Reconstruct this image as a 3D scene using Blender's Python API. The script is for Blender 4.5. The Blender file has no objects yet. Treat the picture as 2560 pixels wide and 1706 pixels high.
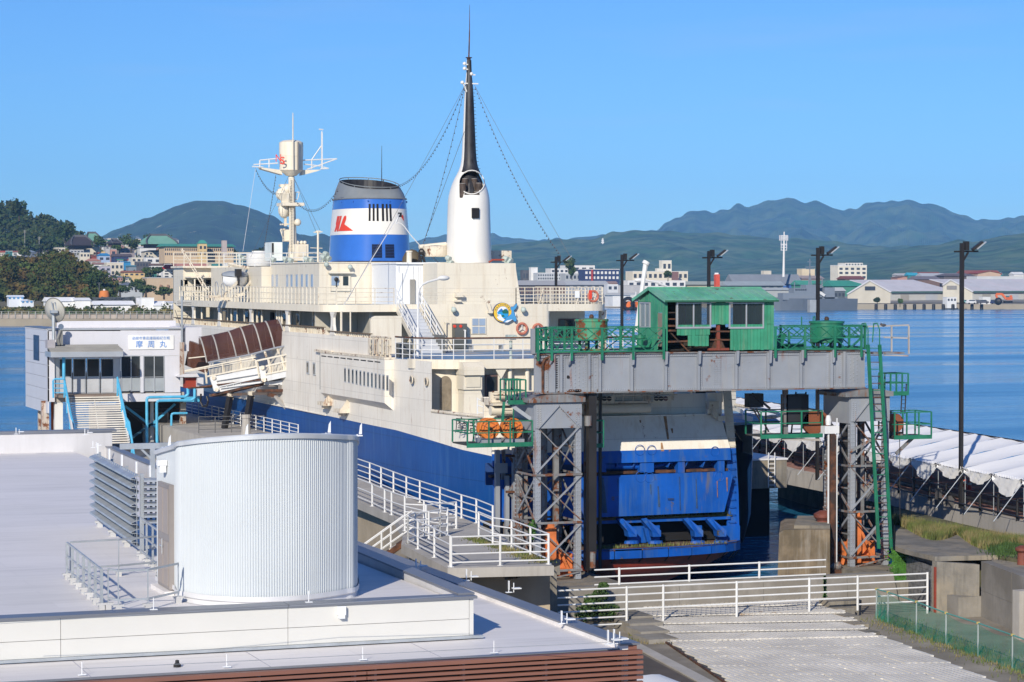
import bpy,bmesh,math,random
from mathutils import Vector,Matrix
random.seed(7)
R=math.radians
# ------------------------------------------------------------------ camera, light, exposure
sc=bpy.context.scene
CAM_H=14.0;YAW=R(20.0);F=6000.0;HOR=705.0
PIT=math.atan((853.0-HOR)/F)
cd=bpy.data.cameras.new('camera');cam=bpy.data.objects.new('camera',cd);sc.collection.objects.link(cam)
cam.location=(0,0,CAM_H);cam.rotation_euler=(R(90)-PIT,0,-YAW)
cd.sensor_width=36;cd.lens=36*F/2560.0;cd.clip_start=1;cd.clip_end=40000
sc.camera=cam
SUN_AZ=R(36.0)
SUN_EL=R(26.5)
sun_dir=Vector((math.sin(SUN_AZ)*math.cos(SUN_EL),math.cos(SUN_AZ)*math.cos(SUN_EL),-math.sin(SUN_EL)))
sl=bpy.data.lights.new('sun','SUN');sl.energy=5.0;sl.angle=R(0.5);sl.color=(1.0,0.92,0.78)
so=bpy.data.objects.new('sun',sl);sc.collection.objects.link(so)
so.rotation_euler=sun_dir.to_track_quat('-Z','Y').to_euler()
w=bpy.data.worlds.new('World');sc.world=w;w.use_nodes=True
wn=w.node_tree.nodes;wl=w.node_tree.links;wn.clear()
bg=wn.new('ShaderNodeBackground');wo=wn.new('ShaderNodeOutputWorld');sky=wn.new('ShaderNodeTexSky')
sky.sky_type='NISHITA';sky.sun_disc=False;sky.sun_elevation=SUN_EL
sky.sun_rotation=math.atan2(-sun_dir.x,-sun_dir.y)
sky.air_density=1.0;sky.dust_density=0.15;sky.ozone_density=3.0;sky.altitude=200
tint=wn.new('ShaderNodeMix');tint.data_type='RGBA';tint.blend_type='MULTIPLY';tint.inputs[0].default_value=1.0
tint.inputs[7].default_value=(0.325,0.59,1.0,1)
wl.new(sky.outputs[0],tint.inputs[6])
# thin pale cloud streaks low over the horizon
tc=wn.new('ShaderNodeTexCoord');mp=wn.new('ShaderNodeMapping');mp.inputs['Scale'].default_value=(6,6,60)
cn=wn.new('ShaderNodeTexNoise');cn.inputs['Scale'].default_value=1.6;cn.inputs['Detail'].default_value=6
cr=wn.new('ShaderNodeValToRGB');cr.color_ramp.elements[0].position=.52;cr.color_ramp.elements[1].position=.8
cr.color_ramp.elements[1].color=(.16,.16,.16,1)
cm=wn.new('ShaderNodeMix');cm.data_type='RGBA';cm.inputs[7].default_value=(3.6,4.6,6.2,1)
wl.new(tc.outputs['Generated'],mp.inputs[0]);wl.new(mp.outputs[0],cn.inputs['Vector']);wl.new(cn.outputs[0],cr.inputs[0])
wl.new(cr.outputs[0],cm.inputs[0]);wl.new(tint.outputs[2],cm.inputs[6])
wl.new(cm.outputs[2],bg.inputs[0]);bg.inputs[1].default_value=0.12
wl.new(bg.outputs[0],wo.inputs[0])
sc.view_settings.view_transform='Standard';sc.view_settings.look='None'
sc.view_settings.exposure=0.0;sc.view_settings.gamma=1.0;sc.view_settings.use_curve_mapping=False
sc.render.engine='CYCLES'
sc.cycles.max_bounces=6;sc.cycles.diffuse_bounces=3;sc.cycles.glossy_bounces=3
sc.cycles.transmission_bounces=4;sc.cycles.transparent_max_bounces=8;sc.cycles.volume_bounces=0
sc.cycles.use_denoising=True
sc.cycles.volume_step_rate=10
# ------------------------------------------------------------------ picture point -> place on a world plane
_sy,_cy,_sp,_cp=math.sin(YAW),math.cos(YAW),math.sin(PIT),math.cos(PIT)
FW=Vector((_sy*_cp,_cy*_cp,-_sp));RT=Vector((_cy,-_sy,0));UP=Vector((_sy*_sp,_cy*_sp,_cp))
CAM=Vector((0,0,CAM_H))
def ray(u,v):return FW+RT*((u-1280)/F)-UP*((v-853)/F)
def onZ(u,v,z):d=ray(u,v);return CAM+d*((z-CAM_H)/d.z)
def onX(u,v,X):d=ray(u,v);return CAM+d*(X/d.x)
def onY(u,v,Y):d=ray(u,v);return CAM+d*(Y/d.y)
def at(u,v,dep):return CAM+ray(u,v)*dep
def mpp(p):return(Vector(p)-CAM).dot(FW)/F
ORD=['first','second','third','fourth','fifth','sixth','seventh','eighth','ninth','tenth','eleventh','twelfth','thirteenth','fourteenth','fifteenth','sixteenth','seventeenth','eighteenth','nineteenth','twentieth','last']
HAZE=5.5e-5
# ------------------------------------------------------------------ materials
MAT={}
def mat(name,col,rough=.6,metal=0.,var=.12,vs=.6,rust=0.,rs=1.2,streak=0.,sc_=(.35,.30,.24),sdir=(3.2,3.2,.28),bump=0.,bs=8.,spec=.4,col2=None,c2t=(.45,.6),rustcol=(.16,.055,.02),coat=0.,alpha=1.,plates=None,pk=.16):
 if name in MAT:return MAT[name]
 m=bpy.data.materials.new(name);m.use_nodes=True;n=m.node_tree.nodes;l=m.node_tree.links
 b=n['Principled BSDF'];b.inputs['Roughness'].default_value=rough;b.inputs['Metallic'].default_value=metal
 b.inputs['Specular IOR Level'].default_value=spec
 if coat:b.inputs['Coat Weight'].default_value=coat
 geo=n.new('ShaderNodeNewGeometry');pos=geo.outputs['Position']
 def noise(scale,detail=5,vec=None,sc3=None,rough_=.6):
  t=n.new('ShaderNodeTexNoise');t.inputs['Scale'].default_value=scale;t.inputs['Detail'].default_value=detail
  t.inputs['Roughness'].default_value=rough_
  if sc3:
   q=n.new('ShaderNodeMapping');q.inputs['Scale'].default_value=sc3;l.new(pos,q.inputs[0]);l.new(q.outputs[0],t.inputs['Vector'])
  else:l.new(pos,t.inputs['Vector'])
  return t.outputs[0]
 def ramp(src,a,c):
  r=n.new('ShaderNodeMapRange');r.inputs[1].default_value=a;r.inputs[2].default_value=c;l.new(src,r.inputs[0]);return r.outputs[0]
 def mixc(fac,a,c):
  x=n.new('ShaderNodeMix');x.data_type='RGBA'
  if isinstance(fac,float):x.inputs[0].default_value=fac
  else:l.new(fac,x.inputs[0])
  for s,k in((a,6),(c,7)):
   if isinstance(s,tuple):x.inputs[k].default_value=(*s[:3],1)
   else:l.new(s,x.inputs[k])
  return x.outputs[2]
 def scale(f,s):
  q=n.new('ShaderNodeMath');q.operation='MULTIPLY';q.inputs[1].default_value=s;l.new(f,q.inputs[0]);return q.outputs[0]
 lo=tuple(c*(1-var)for c in col);hi=tuple(min(.95,c*(1+var))for c in col)
 c=mixc(ramp(noise(vs),.35,.65),lo,hi)
 if col2:c=mixc(ramp(noise(vs*.7,6),*c2t),c,col2)
 if plates:
  sx=n.new('ShaderNodeSeparateXYZ');l.new(pos,sx.inputs[0]);cx=n.new('ShaderNodeCombineXYZ')
  if plates[2]=='wall':
   ad=n.new('ShaderNodeMath');l.new(sx.outputs[0],ad.inputs[0]);l.new(sx.outputs[1],ad.inputs[1]);l.new(ad.outputs[0],cx.inputs[0]);l.new(sx.outputs[2],cx.inputs[1])
  else:l.new(sx.outputs[0],cx.inputs[0]);l.new(sx.outputs[1],cx.inputs[1])
  bt=n.new('ShaderNodeTexBrick');l.new(cx.outputs[0],bt.inputs['Vector']);bt.inputs['Scale'].default_value=1;bt.inputs['Brick Width'].default_value=plates[0];bt.inputs['Row Height'].default_value=plates[1];bt.inputs['Mortar Size'].default_value=plates[3]
  bt.inputs['Color1'].default_value=(1,1,1,1);bt.inputs['Color2'].default_value=(.93,.93,.93,1);bt.inputs['Mortar'].default_value=(1-pk*3,)*3+(1,);bt.inputs['Mortar Smooth'].default_value=.3
  mm=n.new('ShaderNodeMix');mm.data_type='RGBA';mm.blend_type='MULTIPLY';mm.inputs[0].default_value=.8;l.new(c,mm.inputs[6]);l.new(bt.outputs[0],mm.inputs[7]);c=mm.outputs[2]
 if streak>0:
  f=noise(1.0,6,sc3=sdir);c=mixc(scale(ramp(f,.52,.72),streak),c,sc_)
  f=noise(1.0,4,sc3=tuple(q*2.8 for q in sdir));c=mixc(scale(ramp(f,.55,.75),streak*.6),c,sc_)
 if rust>0:
  f=noise(rs,8,rough_=.7);th=.70-rust*.3
  c=mixc(ramp(f,th,th+.05),c,rustcol)
  f2=noise(1.0,6,sc3=(rs*2.5,rs*2.5,rs*.35));c=mixc(scale(ramp(f2,th+.0,th+.1),.6),c,(rustcol[0]*1.5,rustcol[1]*1.5,rustcol[2]*1.3))
 l.new(c,b.inputs['Base Color'])
 if bump>0:
  bp=n.new('ShaderNodeBump');bp.inputs['Strength'].default_value=bump;bp.inputs['Distance'].default_value=.05
  l.new(noise(bs,5),bp.inputs['Height']);l.new(bp.outputs[0],b.inputs['Normal'])
 if alpha<1:b.inputs['Alpha'].default_value=alpha
 MAT[name]=m;return m
WHITE=mat('white_paint',(.70,.70,.69),.5,var=.05,streak=.12)
CLEANW=mat('clean_white',(.78,.79,.80),.45,var=.03)
CREAM=mat('cream_ship_paint',(.75,.685,.56),.45,var=.05,vs=.25,streak=.30,sc_=(.50,.38,.24),rust=.15,rs=1.1,plates=(5.,1.2,'wall',.014),pk=.07)
CREAMR=mat('cream_rusty_paint',(.68,.61,.49),.55,var=.1,vs=1.5,streak=.35,sc_=(.33,.19,.09),rust=.42,rs=2.4)
HULLW=mat('hull_white',(.82,.77,.68),.42,var=.06,vs=.3,streak=.38,sc_=(.50,.38,.25),rust=.16,rs=.9,plates=(7.,1.35,'wall',.02),pk=.09)
BLUE=mat('hull_blue',(.007,.068,.27),.45,var=.16,vs=.18,streak=.5,sc_=(.05,.15,.34),rust=.03,rs=.7,spec=.3,plates=(8.,1.5,'wall',.03),pk=.1)
BLUED=mat('weathered_blue',(.005,.082,.39),.5,spec=.3,var=.2,vs=.5,streak=.5,sc_=(.08,.15,.24),rust=.26,rs=1.1,rustcol=(.10,.085,.05))
REDP=mat('antifouling_red',(.42,.055,.025),.6,var=.2,vs=1,streak=.4,sc_=(.12,.04,.03))
DECKB=mat('deck_blue',(.13,.27,.45),.7,var=.2,vs=.8,streak=.0,col2=(.38,.36,.33))
GREYP=mat('grey_steel_paint',(.27,.29,.325),.42,var=.10,vs=.5,streak=.35,sc_=(.33,.31,.27),rust=.24,rs=.9,bump=.1)
GREYR=mat('grey_rusty_steel',(.20,.205,.21),.55,var=.25,vs=1.2,streak=.5,sc_=(.15,.085,.05),rust=.55,rs=2.0,bump=.2)
RUST=mat('rusted_steel',(.12,.05,.025),.8,var=.4,vs=3,col2=(.045,.03,.025),bump=.3)
GREEN=mat('green_paint',(.018,.165,.095),.42,var=.2,vs=1.2,streak=.3,sc_=(.10,.26,.16),rust=.2,rs=2.5,rustcol=(.08,.055,.03))
GREEND=mat('green_boards',(.045,.27,.155),.5,var=.2,vs=1.0,streak=.5,sc_=(.22,.32,.20),rust=.14,rs=3.0,rustcol=(.30,.28,.2),bump=.2,bs=5)
GREENROOF=mat('green_roof_tin',(.12,.39,.26),.55,var=.2,vs=.9,streak=.0,rust=.30,rs=2.4,rustcol=(.10,.055,.03),col2=(.19,.40,.30))
GREENRUST=mat('green_rusty_tank',(.06,.30,.17),.55,var=.2,vs=1,rust=.66,rs=2.2)
ORANGE=mat('orange_paint',(.62,.19,.035),.5,var=.15,vs=1,streak=.4,sc_=(.30,.08,.03),rust=.22,rs=2)
ORANGER=mat('orange_primer',(.60,.17,.05),.6,var=.2,vs=1.5,rust=.42,rs=2.5)
BLACK=mat('black_paint',(.022,.02,.02),.45,var=.2)
DARK=mat('dark_opening',(.010,.010,.012),.8)
SOOT=mat('soot_black',(.022,.022,.026),.5,var=.5,vs=1.0,streak=.25,sc_=(.16,.16,.17))
FGREY=mat('funnel_grey',(.20,.22,.235),.5,var=.1,streak=.15)
FBLUE=mat('funnel_blue',(.035,.14,.50),.28,var=.08,coat=.5)
FWHITE=mat('funnel_white',(.76,.73,.67),.35,var=.04,coat=.3)
MASTW=mat('mast_white',(.78,.755,.70),.38,var=.03,streak=.08)
REDL=mat('logo_red',(.68,.06,.03),.5,var=.03)
GLASS=mat('dark_glass',(.02,.028,.035),.06,var=.1,spec=.8)
GLASSB=mat('window_glass_blue',(.30,.38,.50),.12,var=.1,spec=.8)
ALU=mat('aluminium',(.48,.50,.52),.35,metal=.4,var=.06)
GALV=mat('galvanised_steel',(.42,.45,.475),.42,metal=.35,var=.12,vs=2)
MEMB=mat('roof_membrane',(.81,.775,.755),.6,var=.03,vs=.12,streak=.38,sc_=(.52,.50,.48),sdir=(.16,1.3,1),col2=(.76,.73,.70),c2t=(.5,.7),plates=(6.5,1.15,'roof',.012),pk=.06)
PARAP=mat('parapet_panel',(.63,.62,.585),.5,var=.02)
PARAW=mat('parapet_membrane',(.60,.59,.60),.6,var=.05,streak=.3,sc_=(.48,.47,.47))
CAP=mat('parapet_cap',(.21,.22,.25),.4,metal=.3,var=.06)
CLAD=mat('ribbed_cladding',(.57,.605,.63),.38,var=.03,vs=.3,streak=.12,sc_=(.48,.50,.52))
BROWN=mat('brown_louver',(.235,.105,.075),.5,var=.06)
CONC=mat('concrete',(.26,.24,.21),.85,var=.18,vs=.5,streak=.35,sc_=(.16,.15,.13),bump=.3,bs=6,col2=(.20,.18,.15))
CONCD=mat('concrete_stained',(.19,.175,.15),.9,var=.3,vs=.7,streak=.6,sc_=(.09,.085,.075),bump=.4,bs=5,col2=(.28,.24,.18))
CONCL=mat('concrete_light',(.42,.395,.36),.85,var=.12,vs=.4,streak=.45,sc_=(.25,.23,.20),bump=.2,bs=5)
GROUND=mat('ground_concrete',(.30,.265,.215),.9,var=.2,vs=.3,bump=.4,bs=7,col2=(.20,.175,.14),rust=.12,rs=.5,rustcol=(.12,.10,.08))
PAVE=mat('red_pavement',(.34,.18,.145),.85,var=.12,vs=.4)
ASPH=mat('asphalt',(.09,.075,.065),.9,var=.15,bump=.2)
CANV=mat('white_canvas',(.88,.87,.86),.7,var=.04,vs=.5,bump=.35,bs=1.6)
LBLUE=mat('light_blue_paint',(.09,.42,.66),.45,var=.12,vs=2,rust=.06,rs=2)
PANELW=mat('white_wall_panel',(.62,.62,.66),.45,var=.03,streak=.08)
TIMBER=mat('grey_timber',(.17,.165,.16),.85,var=.35,vs=4,bump=.4)
SMOKED=mat('smoked_panel',(.085,.035,.022),.2,var=.2,vs=.8,spec=.5,alpha=.88)
NETG=mat('green_netting',(.02,.26,.17),.9,var=.1,alpha=.40)
GRASSM=mat('grass_blades',(.11,.14,.035),.9,var=.4,vs=1.2,col2=(.25,.20,.09))
LEAF=mat('leaf_green',(.045,.09,.02),.8,var=.45,vs=1.5)
IVYM=mat('ivy_leaf',(.05,.15,.02),.7,var=.4,vs=3)
# ------------------------------------------------------------------ geometry
class MB:
 def __init__(s):s.v=[];s.f=[]
 def add(s,vs,fs):
  o=len(s.v);s.v+=[Vector(p)for p in vs];s.f+=[tuple(i+o for i in f)for f in fs];return s
 def box(s,a,b):
  x0,y0,z0=a;x1,y1,z1=b
  x0,x1=min(x0,x1),max(x0,x1);y0,y1=min(y0,y1),max(y0,y1);z0,z1=min(z0,z1),max(z0,z1)
  return s.add([(x0,y0,z0),(x1,y0,z0),(x1,y1,z0),(x0,y1,z0),(x0,y0,z1),(x1,y0,z1),(x1,y1,z1),(x0,y1,z1)],[(0,3,2,1),(4,5,6,7),(0,1,5,4),(1,2,6,5),(2,3,7,6),(3,0,4,7)])
 def beam(s,p,q,w=.1,h=None,up=(0,0,1)):
  p=Vector(p);q=Vector(q);h=h or w;d=(q-p)
  if d.length<1e-6:return s
  d.normalize();up=Vector(up)
  if abs(d.dot(up))>.98:up=Vector((0,1,0))
  a=d.cross(up).normalized()*(w/2);b=a.cross(d).normalized()*(h/2)
  vs=[p-a-b,p+a-b,p+a+b,p-a+b,q-a-b,q+a-b,q+a+b,q-a+b]
  return s.add(vs,[(0,3,2,1),(4,5,6,7),(0,1,5,4),(1,2,6,5),(2,3,7,6),(3,0,4,7)])
 def tube(s,p,q,r=.05,n=8,r2=None,cap=True):
  p=Vector(p);q=Vector(q);r2=r if r2 is None else r2;d=(q-p)
  if d.length<1e-6:return s
  d.normalize();up=Vector((0,0,1))if abs(d.z)<.95 else Vector((0,1,0))
  a=d.cross(up).normalized();b=d.cross(a)
  vs=[p+(a*math.cos(t)+b*math.sin(t))*r for t in[2*math.pi*i/n for i in range(n)]]
  vs+=[q+(a*math.cos(t)+b*math.sin(t))*r2 for t in[2*math.pi*i/n for i in range(n)]]
  fs=[(i,i+n,(i+1)%n+n,(i+1)%n)for i in range(n)]
  if cap:fs+=[tuple(range(n)),tuple(range(2*n-1,n-1,-1))]
  return s.add(vs,fs)
 def path(s,pts,r=.05,n=6):
  for a,b in zip(pts,pts[1:]):s.tube(a,b,r,n)
  return s
 def prism(s,pts,vec):
  pts=[Vector(p)for p in pts];vec=Vector(vec);n=len(pts)
  fs=[tuple(range(n-1,-1,-1)),tuple(range(n,2*n))]+[(i,(i+1)%n,(i+1)%n+n,i+n)for i in range(n)]
  return s.add(pts+[p+vec for p in pts],fs)
 def poly(s,pts):return s.add(pts,[tuple(range(len(pts)))])
 def lathe(s,prof,c,n=24,ex=1.,ey=1.,cap=(True,True),a0=0.,a1=2*math.pi):
  c=Vector(c);full=abs(a1-a0-2*math.pi)<1e-6;m=n if full else n+1
  o=[]
  for r,z in prof:
   for i in range(m):
    t=a0+(a1-a0)*i/n;o.append(c+Vector((r*ex*math.cos(t),r*ey*math.sin(t),z)))
  fs=[]
  for k in range(len(prof)-1):
   for i in range(n):
    j=(i+1)%m;fs.append((k*m+i,k*m+j,(k+1)*m+j,(k+1)*m+i))
  if cap[0]:fs.append(tuple(range(m-1,-1,-1)))
  if cap[1]:fs.append(tuple(range((len(prof)-1)*m,len(prof)*m)))
  return s.add(o,fs)
 def ball(s,c,r,n=12,k=8,sc_=(1,1,1)):
  c=Vector(c);o=[];fs=[]
  for j in range(k+1):
   ph=math.pi*j/k
   for i in range(n):
    t=2*math.pi*i/n
    o.append(c+Vector((r*sc_[0]*math.sin(ph)*math.cos(t),r*sc_[1]*math.sin(ph)*math.sin(t),r*sc_[2]*math.cos(ph))))
  for j in range(k):
   for i in range(n):
    fs.append((j*n+i,(j+1)*n+i,(j+1)*n+(i+1)%n,j*n+(i+1)%n))
  return s.add(o,fs)
 def torus(s,c,ax,R_,r,n=20,k=8):
  c=Vector(c);ax=Vector(ax).normalized();up=Vector((0,0,1))if abs(ax.z)<.9 else Vector((1,0,0))
  a=ax.cross(up).normalized();b=ax.cross(a);o=[];fs=[]
  for i in range(n):
   t=2*math.pi*i/n;d=a*math.cos(t)+b*math.sin(t)
   for j in range(k):
    p=2*math.pi*j/k;o.append(c+d*(R_+r*math.cos(p))+ax*(r*math.sin(p)))
  for i in range(n):
   for j in range(k):
    fs.append((i*k+j,((i+1)%n)*k+j,((i+1)%n)*k+(j+1)%k,i*k+(j+1)%k))
  return s.add(o,fs)
 def text(s,txt,org,xd,yd,size,align='CENTER',off=0.):
  vs,fs=text_mesh(txt,align);xd=Vector(xd).normalized();yd=Vector(yd).normalized();n=xd.cross(yd)
  return s.add([Vector(org)+xd*(x*size)+yd*(y*size)+n*off for x,y in vs],fs)
 def rivet(s,c,nrm,r=.03):
  c=Vector(c);n=Vector(nrm).normalized();up=Vector((0,0,1))if abs(n.z)<.9 else Vector((1,0,0))
  a=n.cross(up).normalized()*r;b=n.cross(a)
  return s.add([c+a,c+b*r/max(b.length,1e-9),c-a,c-b*r/max(b.length,1e-9),c+n*r*.7],[(0,1,4),(1,2,4),(2,3,4),(3,0,4)])
 def build(s,name,m,parent=None,smooth=False,**kw):
  me=bpy.data.meshes.new(name)
  org=origin(parent)if parent else Vector((0,0,0))
  if parent is None and kw.get('org')is not None:org=Vector(kw['org'])
  me.from_pydata([tuple(p-org)for p in s.v],[],s.f)
  if smooth:
   for p in me.polygons:p.use_smooth=True
   try:me.set_sharp_from_angle(angle=R(40))
   except Exception:pass
  me.materials.append(m);me.update()
  o=bpy.data.objects.new(name,me);sc.collection.objects.link(o)
  if parent:o.parent=parent
  elif kw.get('org')is not None:o.location=org
  tag(o,kw.get('label'),kw.get('cat'),kw.get('group'),kw.get('kind'))
  return o
def origin(o):
 p=Vector((0,0,0))
 while o:p+=o.location;o=o.parent
 return p
def tag(o,label=None,cat=None,group=None,kind=None):
 if label:o['label']=label
 if cat:o['category']=cat
 if group:o['group']=group
 if kind:o['kind']=kind
 return o
def thing(name,label,cat,loc=(0,0,0),group=None):
 o=bpy.data.objects.new(name,None);sc.collection.objects.link(o);o.location=loc;o.empty_display_size=.3
 return tag(o,label,cat,group)
def share(src,parent,delta=(0,0,0),name=None):
 """another piece with the same mesh, moved by delta"""
 o=src.copy();sc.collection.objects.link(o);o.parent=parent;o.location=src.location+Vector(delta);return o
def kids(o):return[c for c in bpy.data.objects if c.parent==o]
def copy_tree(o,loc=None,label=None,parent=None,rz=None):
 c=o.copy();sc.collection.objects.link(c)
 if parent:c.parent=parent
 if loc is not None:c.location=loc
 if rz is not None:c.rotation_euler=(0,0,rz)
 if label:c['label']=label
 for ch in list(o.children):
  copy_tree(ch,parent=c)
 return c
_tc={}
def text_mesh(txt,align='CENTER'):
 if(txt,align)in _tc:return _tc[(txt,align)]
 cu=bpy.data.curves.new('t','FONT');cu.body=txt;cu.align_x=align;cu.align_y='CENTER';cu.size=1;cu.resolution_u=3
 ob=bpy.data.objects.new('t',cu);sc.collection.objects.link(ob)
 dg=bpy.context.evaluated_depsgraph_get();dg.update();me=ob.evaluated_get(dg).to_mesh()
 vs=[(p.co.x,p.co.y)for p in me.vertices];fs=[tuple(p.vertices)for p in me.polygons]
 bpy.data.objects.remove(ob);bpy.data.curves.remove(cu)
 _tc[(txt,align)]=(vs,fs);return vs,fs
def structure(name,mb,m,**kw):return mb.build(name,m,kind='structure',**kw)
def railing(mb_posts,name,label,pts,h=1.1,rails=3,r=.03,m=None,cat='railing',every=None,group=None,parent=None,base=.0,post_w=.06,split=True):
 """a railing along pts (floor points): posts at every pt, rails between"""
 m=m or WHITE
 t=parent or thing(name,label,cat,pts[0],group)
 for p in pts:
  MB().beam(p,Vector(p)+Vector((0,0,h)),post_w).build('post',m,t)
 for k in range(rails):
  z=h*(k+1)/rails-.02-base
  mb=MB()
  for a,b in zip(pts,pts[1:]):mb.tube(Vector(a)+Vector((0,0,z)),Vector(b)+Vector((0,0,z)),r,6)
  mb.build('rail',m,t)
 return t
def lerp(a,b,t):return Vector(a)*(1-t)+Vector(b)*t
def along(a,b,n):return[lerp(a,b,i/n)for i in range(n+1)]
# ------------------------------------------------------------------ water, ground
def water_mat():
 m=bpy.data.materials.new('harbour_water');m.use_nodes=True;n=m.node_tree.nodes;l=m.node_tree.links
 b=n['Principled BSDF'];b.inputs['Base Color'].default_value=(.02,.15,.30,1);b.inputs['Roughness'].default_value=.10
 b.inputs['Specular IOR Level'].default_value=.5;b.inputs['IOR'].default_value=1.33
 geo=n.new('ShaderNodeNewGeometry');prev=None
 for sc3,s,st,det in(((.35,.9,1),1.0,.75,3),((.05,.16,1),1.0,1.4,3),((1.4,2.6,1),1.0,.35,2)):
  q=n.new('ShaderNodeMapping');q.inputs['Scale'].default_value=sc3;q.inputs['Rotation'].default_value=(0,0,R(14))
  t=n.new('ShaderNodeTexNoise');t.inputs['Scale'].default_value=s;t.inputs['Detail'].default_value=det
  l.new(geo.outputs['Position'],q.inputs[0]);l.new(q.outputs[0],t.inputs['Vector'])
  bp=n.new('ShaderNodeBump');bp.inputs['Strength'].default_value=min(1.,st);bp.inputs['Distance'].default_value=.22*st
  l.new(t.outputs[0],bp.inputs['Height'])
  if prev:l.new(prev,bp.inputs['Normal'])
  prev=bp.outputs[0]
 q=n.new('ShaderNodeMapping');q.inputs['Scale'].default_value=(.004,.03,1);t=n.new('ShaderNodeTexNoise');t.inputs['Scale'].default_value=1;t.inputs['Detail'].default_value=5
 l.new(geo.outputs['Position'],q.inputs[0]);l.new(q.outputs[0],t.inputs['Vector']);r_=n.new('ShaderNodeMapRange');r_.inputs[1].default_value=.38;r_.inputs[2].default_value=.62;r_.inputs[3].default_value=.05;r_.inputs[4].default_value=.24;l.new(t.outputs[0],r_.inputs[0]);l.new(r_.outputs[0],b.inputs['Roughness'])
 l.new(prev,b.inputs['Normal']);return m
WATER=water_mat()
structure('water',MB().poly([(-9000,40,0),(14000,40,0),(14000,14000,0),(-9000,14000,0)]),WATER)
structure('seabed',MB().poly([(-12000,-300,-4),(16000,-300,-4),(16000,15000,-4),(-12000,15000,-4)]),CONCD)
# apron in front of the dock, just above the water
structure('ground',MB().box((16,30,-3.9),(80,92.0,.02)),GROUND)
structure('road',MB().add([onZ(u,v,.03)for u,v in((1500,1640),(1572,1618),(1840,1760),(1640,1900),(1300,1900))],[(0,1,2,3,4)]),ASPH)
structure('pavement',MB().prism([onZ(u,v,.034)for u,v in((1575,1614),(1600,1612),(1905,1770),(1860,1770))],(0,0,.05)),CONCL)
# ------------------------------------------------------------------ white flat roofed building in front
RZ=5.9
b=thing('flat_roofed_building','low modern building with pale grey membrane roof and brown slatted screen along its edge','building',(5,60,0))
MB().box((-22,57.3,5.3),(19.45,114.6,RZ)).build('roof',MEMB,b)
# parapet on the back and the right edge
pb=MB().box((-22,114.6,5.3),(21.3,115.0,6.82));
pb.build('back_parapet',PARAW,b)
MB().box((-22,114.5,6.824),(21.5,115.2,6.93)).build('parapet_cap',CAP,b)
rp=MB().prism([(19.45,57.5,5.3),(19.75,57.5,5.3),(21.3,114.6,5.3),(21.0,114.6,5.3)],(0,0,.78));rp.build('side_parapet',PARAW,b)
MB().prism([(19.40,57.3,6.084),(19.85,57.3,6.084),(21.4,114.5,6.084),(20.95,114.5,6.084)],(0,0,.05)).build('parapet_cap',CAP,b)
# front parapet of large cream panels in two rows
xs=[-14,-8,-2,4.9,11.55,18.0,19.55]
xs=[-14.0,-7.3,-.6,6.1,9.35,14.9,19.6]
for a,c in zip(xs,xs[1:]):
 MB().box((a+.006,57.0,5.52),(c-.006,57.28,6.02)).build('panel',PARAP,b)
 MB().box((a+.006,57.0,5.10),(c-.006,57.28,5.508)).build('panel',PARAP,b)
MB().box((19.61,57.02,5.10),(19.72,57.48,6.02)).build('corner_trim',PARAP,b)
for a,c in((-14,4.4),(4.42,14.9),(14.92,19.8)):
 MB().box((a,56.94,6.024),(c,57.55,6.09)).build('parapet_cap',CAP,b)
MB().box((-14,56.9,5.03),(19.95,57.06,5.095)).build('base_flashing',GALV,b)
# lower roof
MB().box((-14,54.3,4.2),(22.5,57.0,5.0)).box((19.75,57.0,4.2),(22.5,84,5.0)).build('lower_roof',MEMB,b)
MB().box((22.5,54.1,4.2),(22.72,84,5.10)).build('side_parapet',MEMB,b)
MB().box((22.50,54.05,5.104),(23.02,84,5.15)).build('parapet_cap',CAP,b)
MB().box((-14,54.08,5.004),(22.49,54.3,5.03)).build('parapet_cap',CAP,b)
MB().box((22.72,54.1,0),(22.95,84,5.1)).build('side_wall',BROWN,b)
MB().box((-14,54.25,0),(22.7,54.35,4.99)).build('front_wall',mat('dark_wall',(.06,.045,.04),.8),b)
MB().box((-14,53.86,4.905),(23.0,54.05,5.0)).build('louver_head',BROWN,b)
sl0=MB().box((-14,53.88,4.79),(5.58,53.98,4.86)).build('slat',BROWN,b)
sl1=MB().box((5.6,53.88,4.79),(15.98,53.98,4.86)).build('slat',BROWN,b)
sl2=MB().box((16.0,53.88,4.79),(23.03,53.98,4.86)).build('slat',BROWN,b)
for k in range(1,16):
 for s in(sl0,sl1,sl2):share(s,b,(0,0,-.125*k))
lp=MB().box((0,53.99,2.6),(.06,54.22,4.9)).build('louver_post',mat('louver_bracket',(.42,.30,.26),.5),b)
for x in(8.2,10.8,13.4,15.7,16.2,18.4,20.5,22.5):share(lp,b,(x,0,0))
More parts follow.
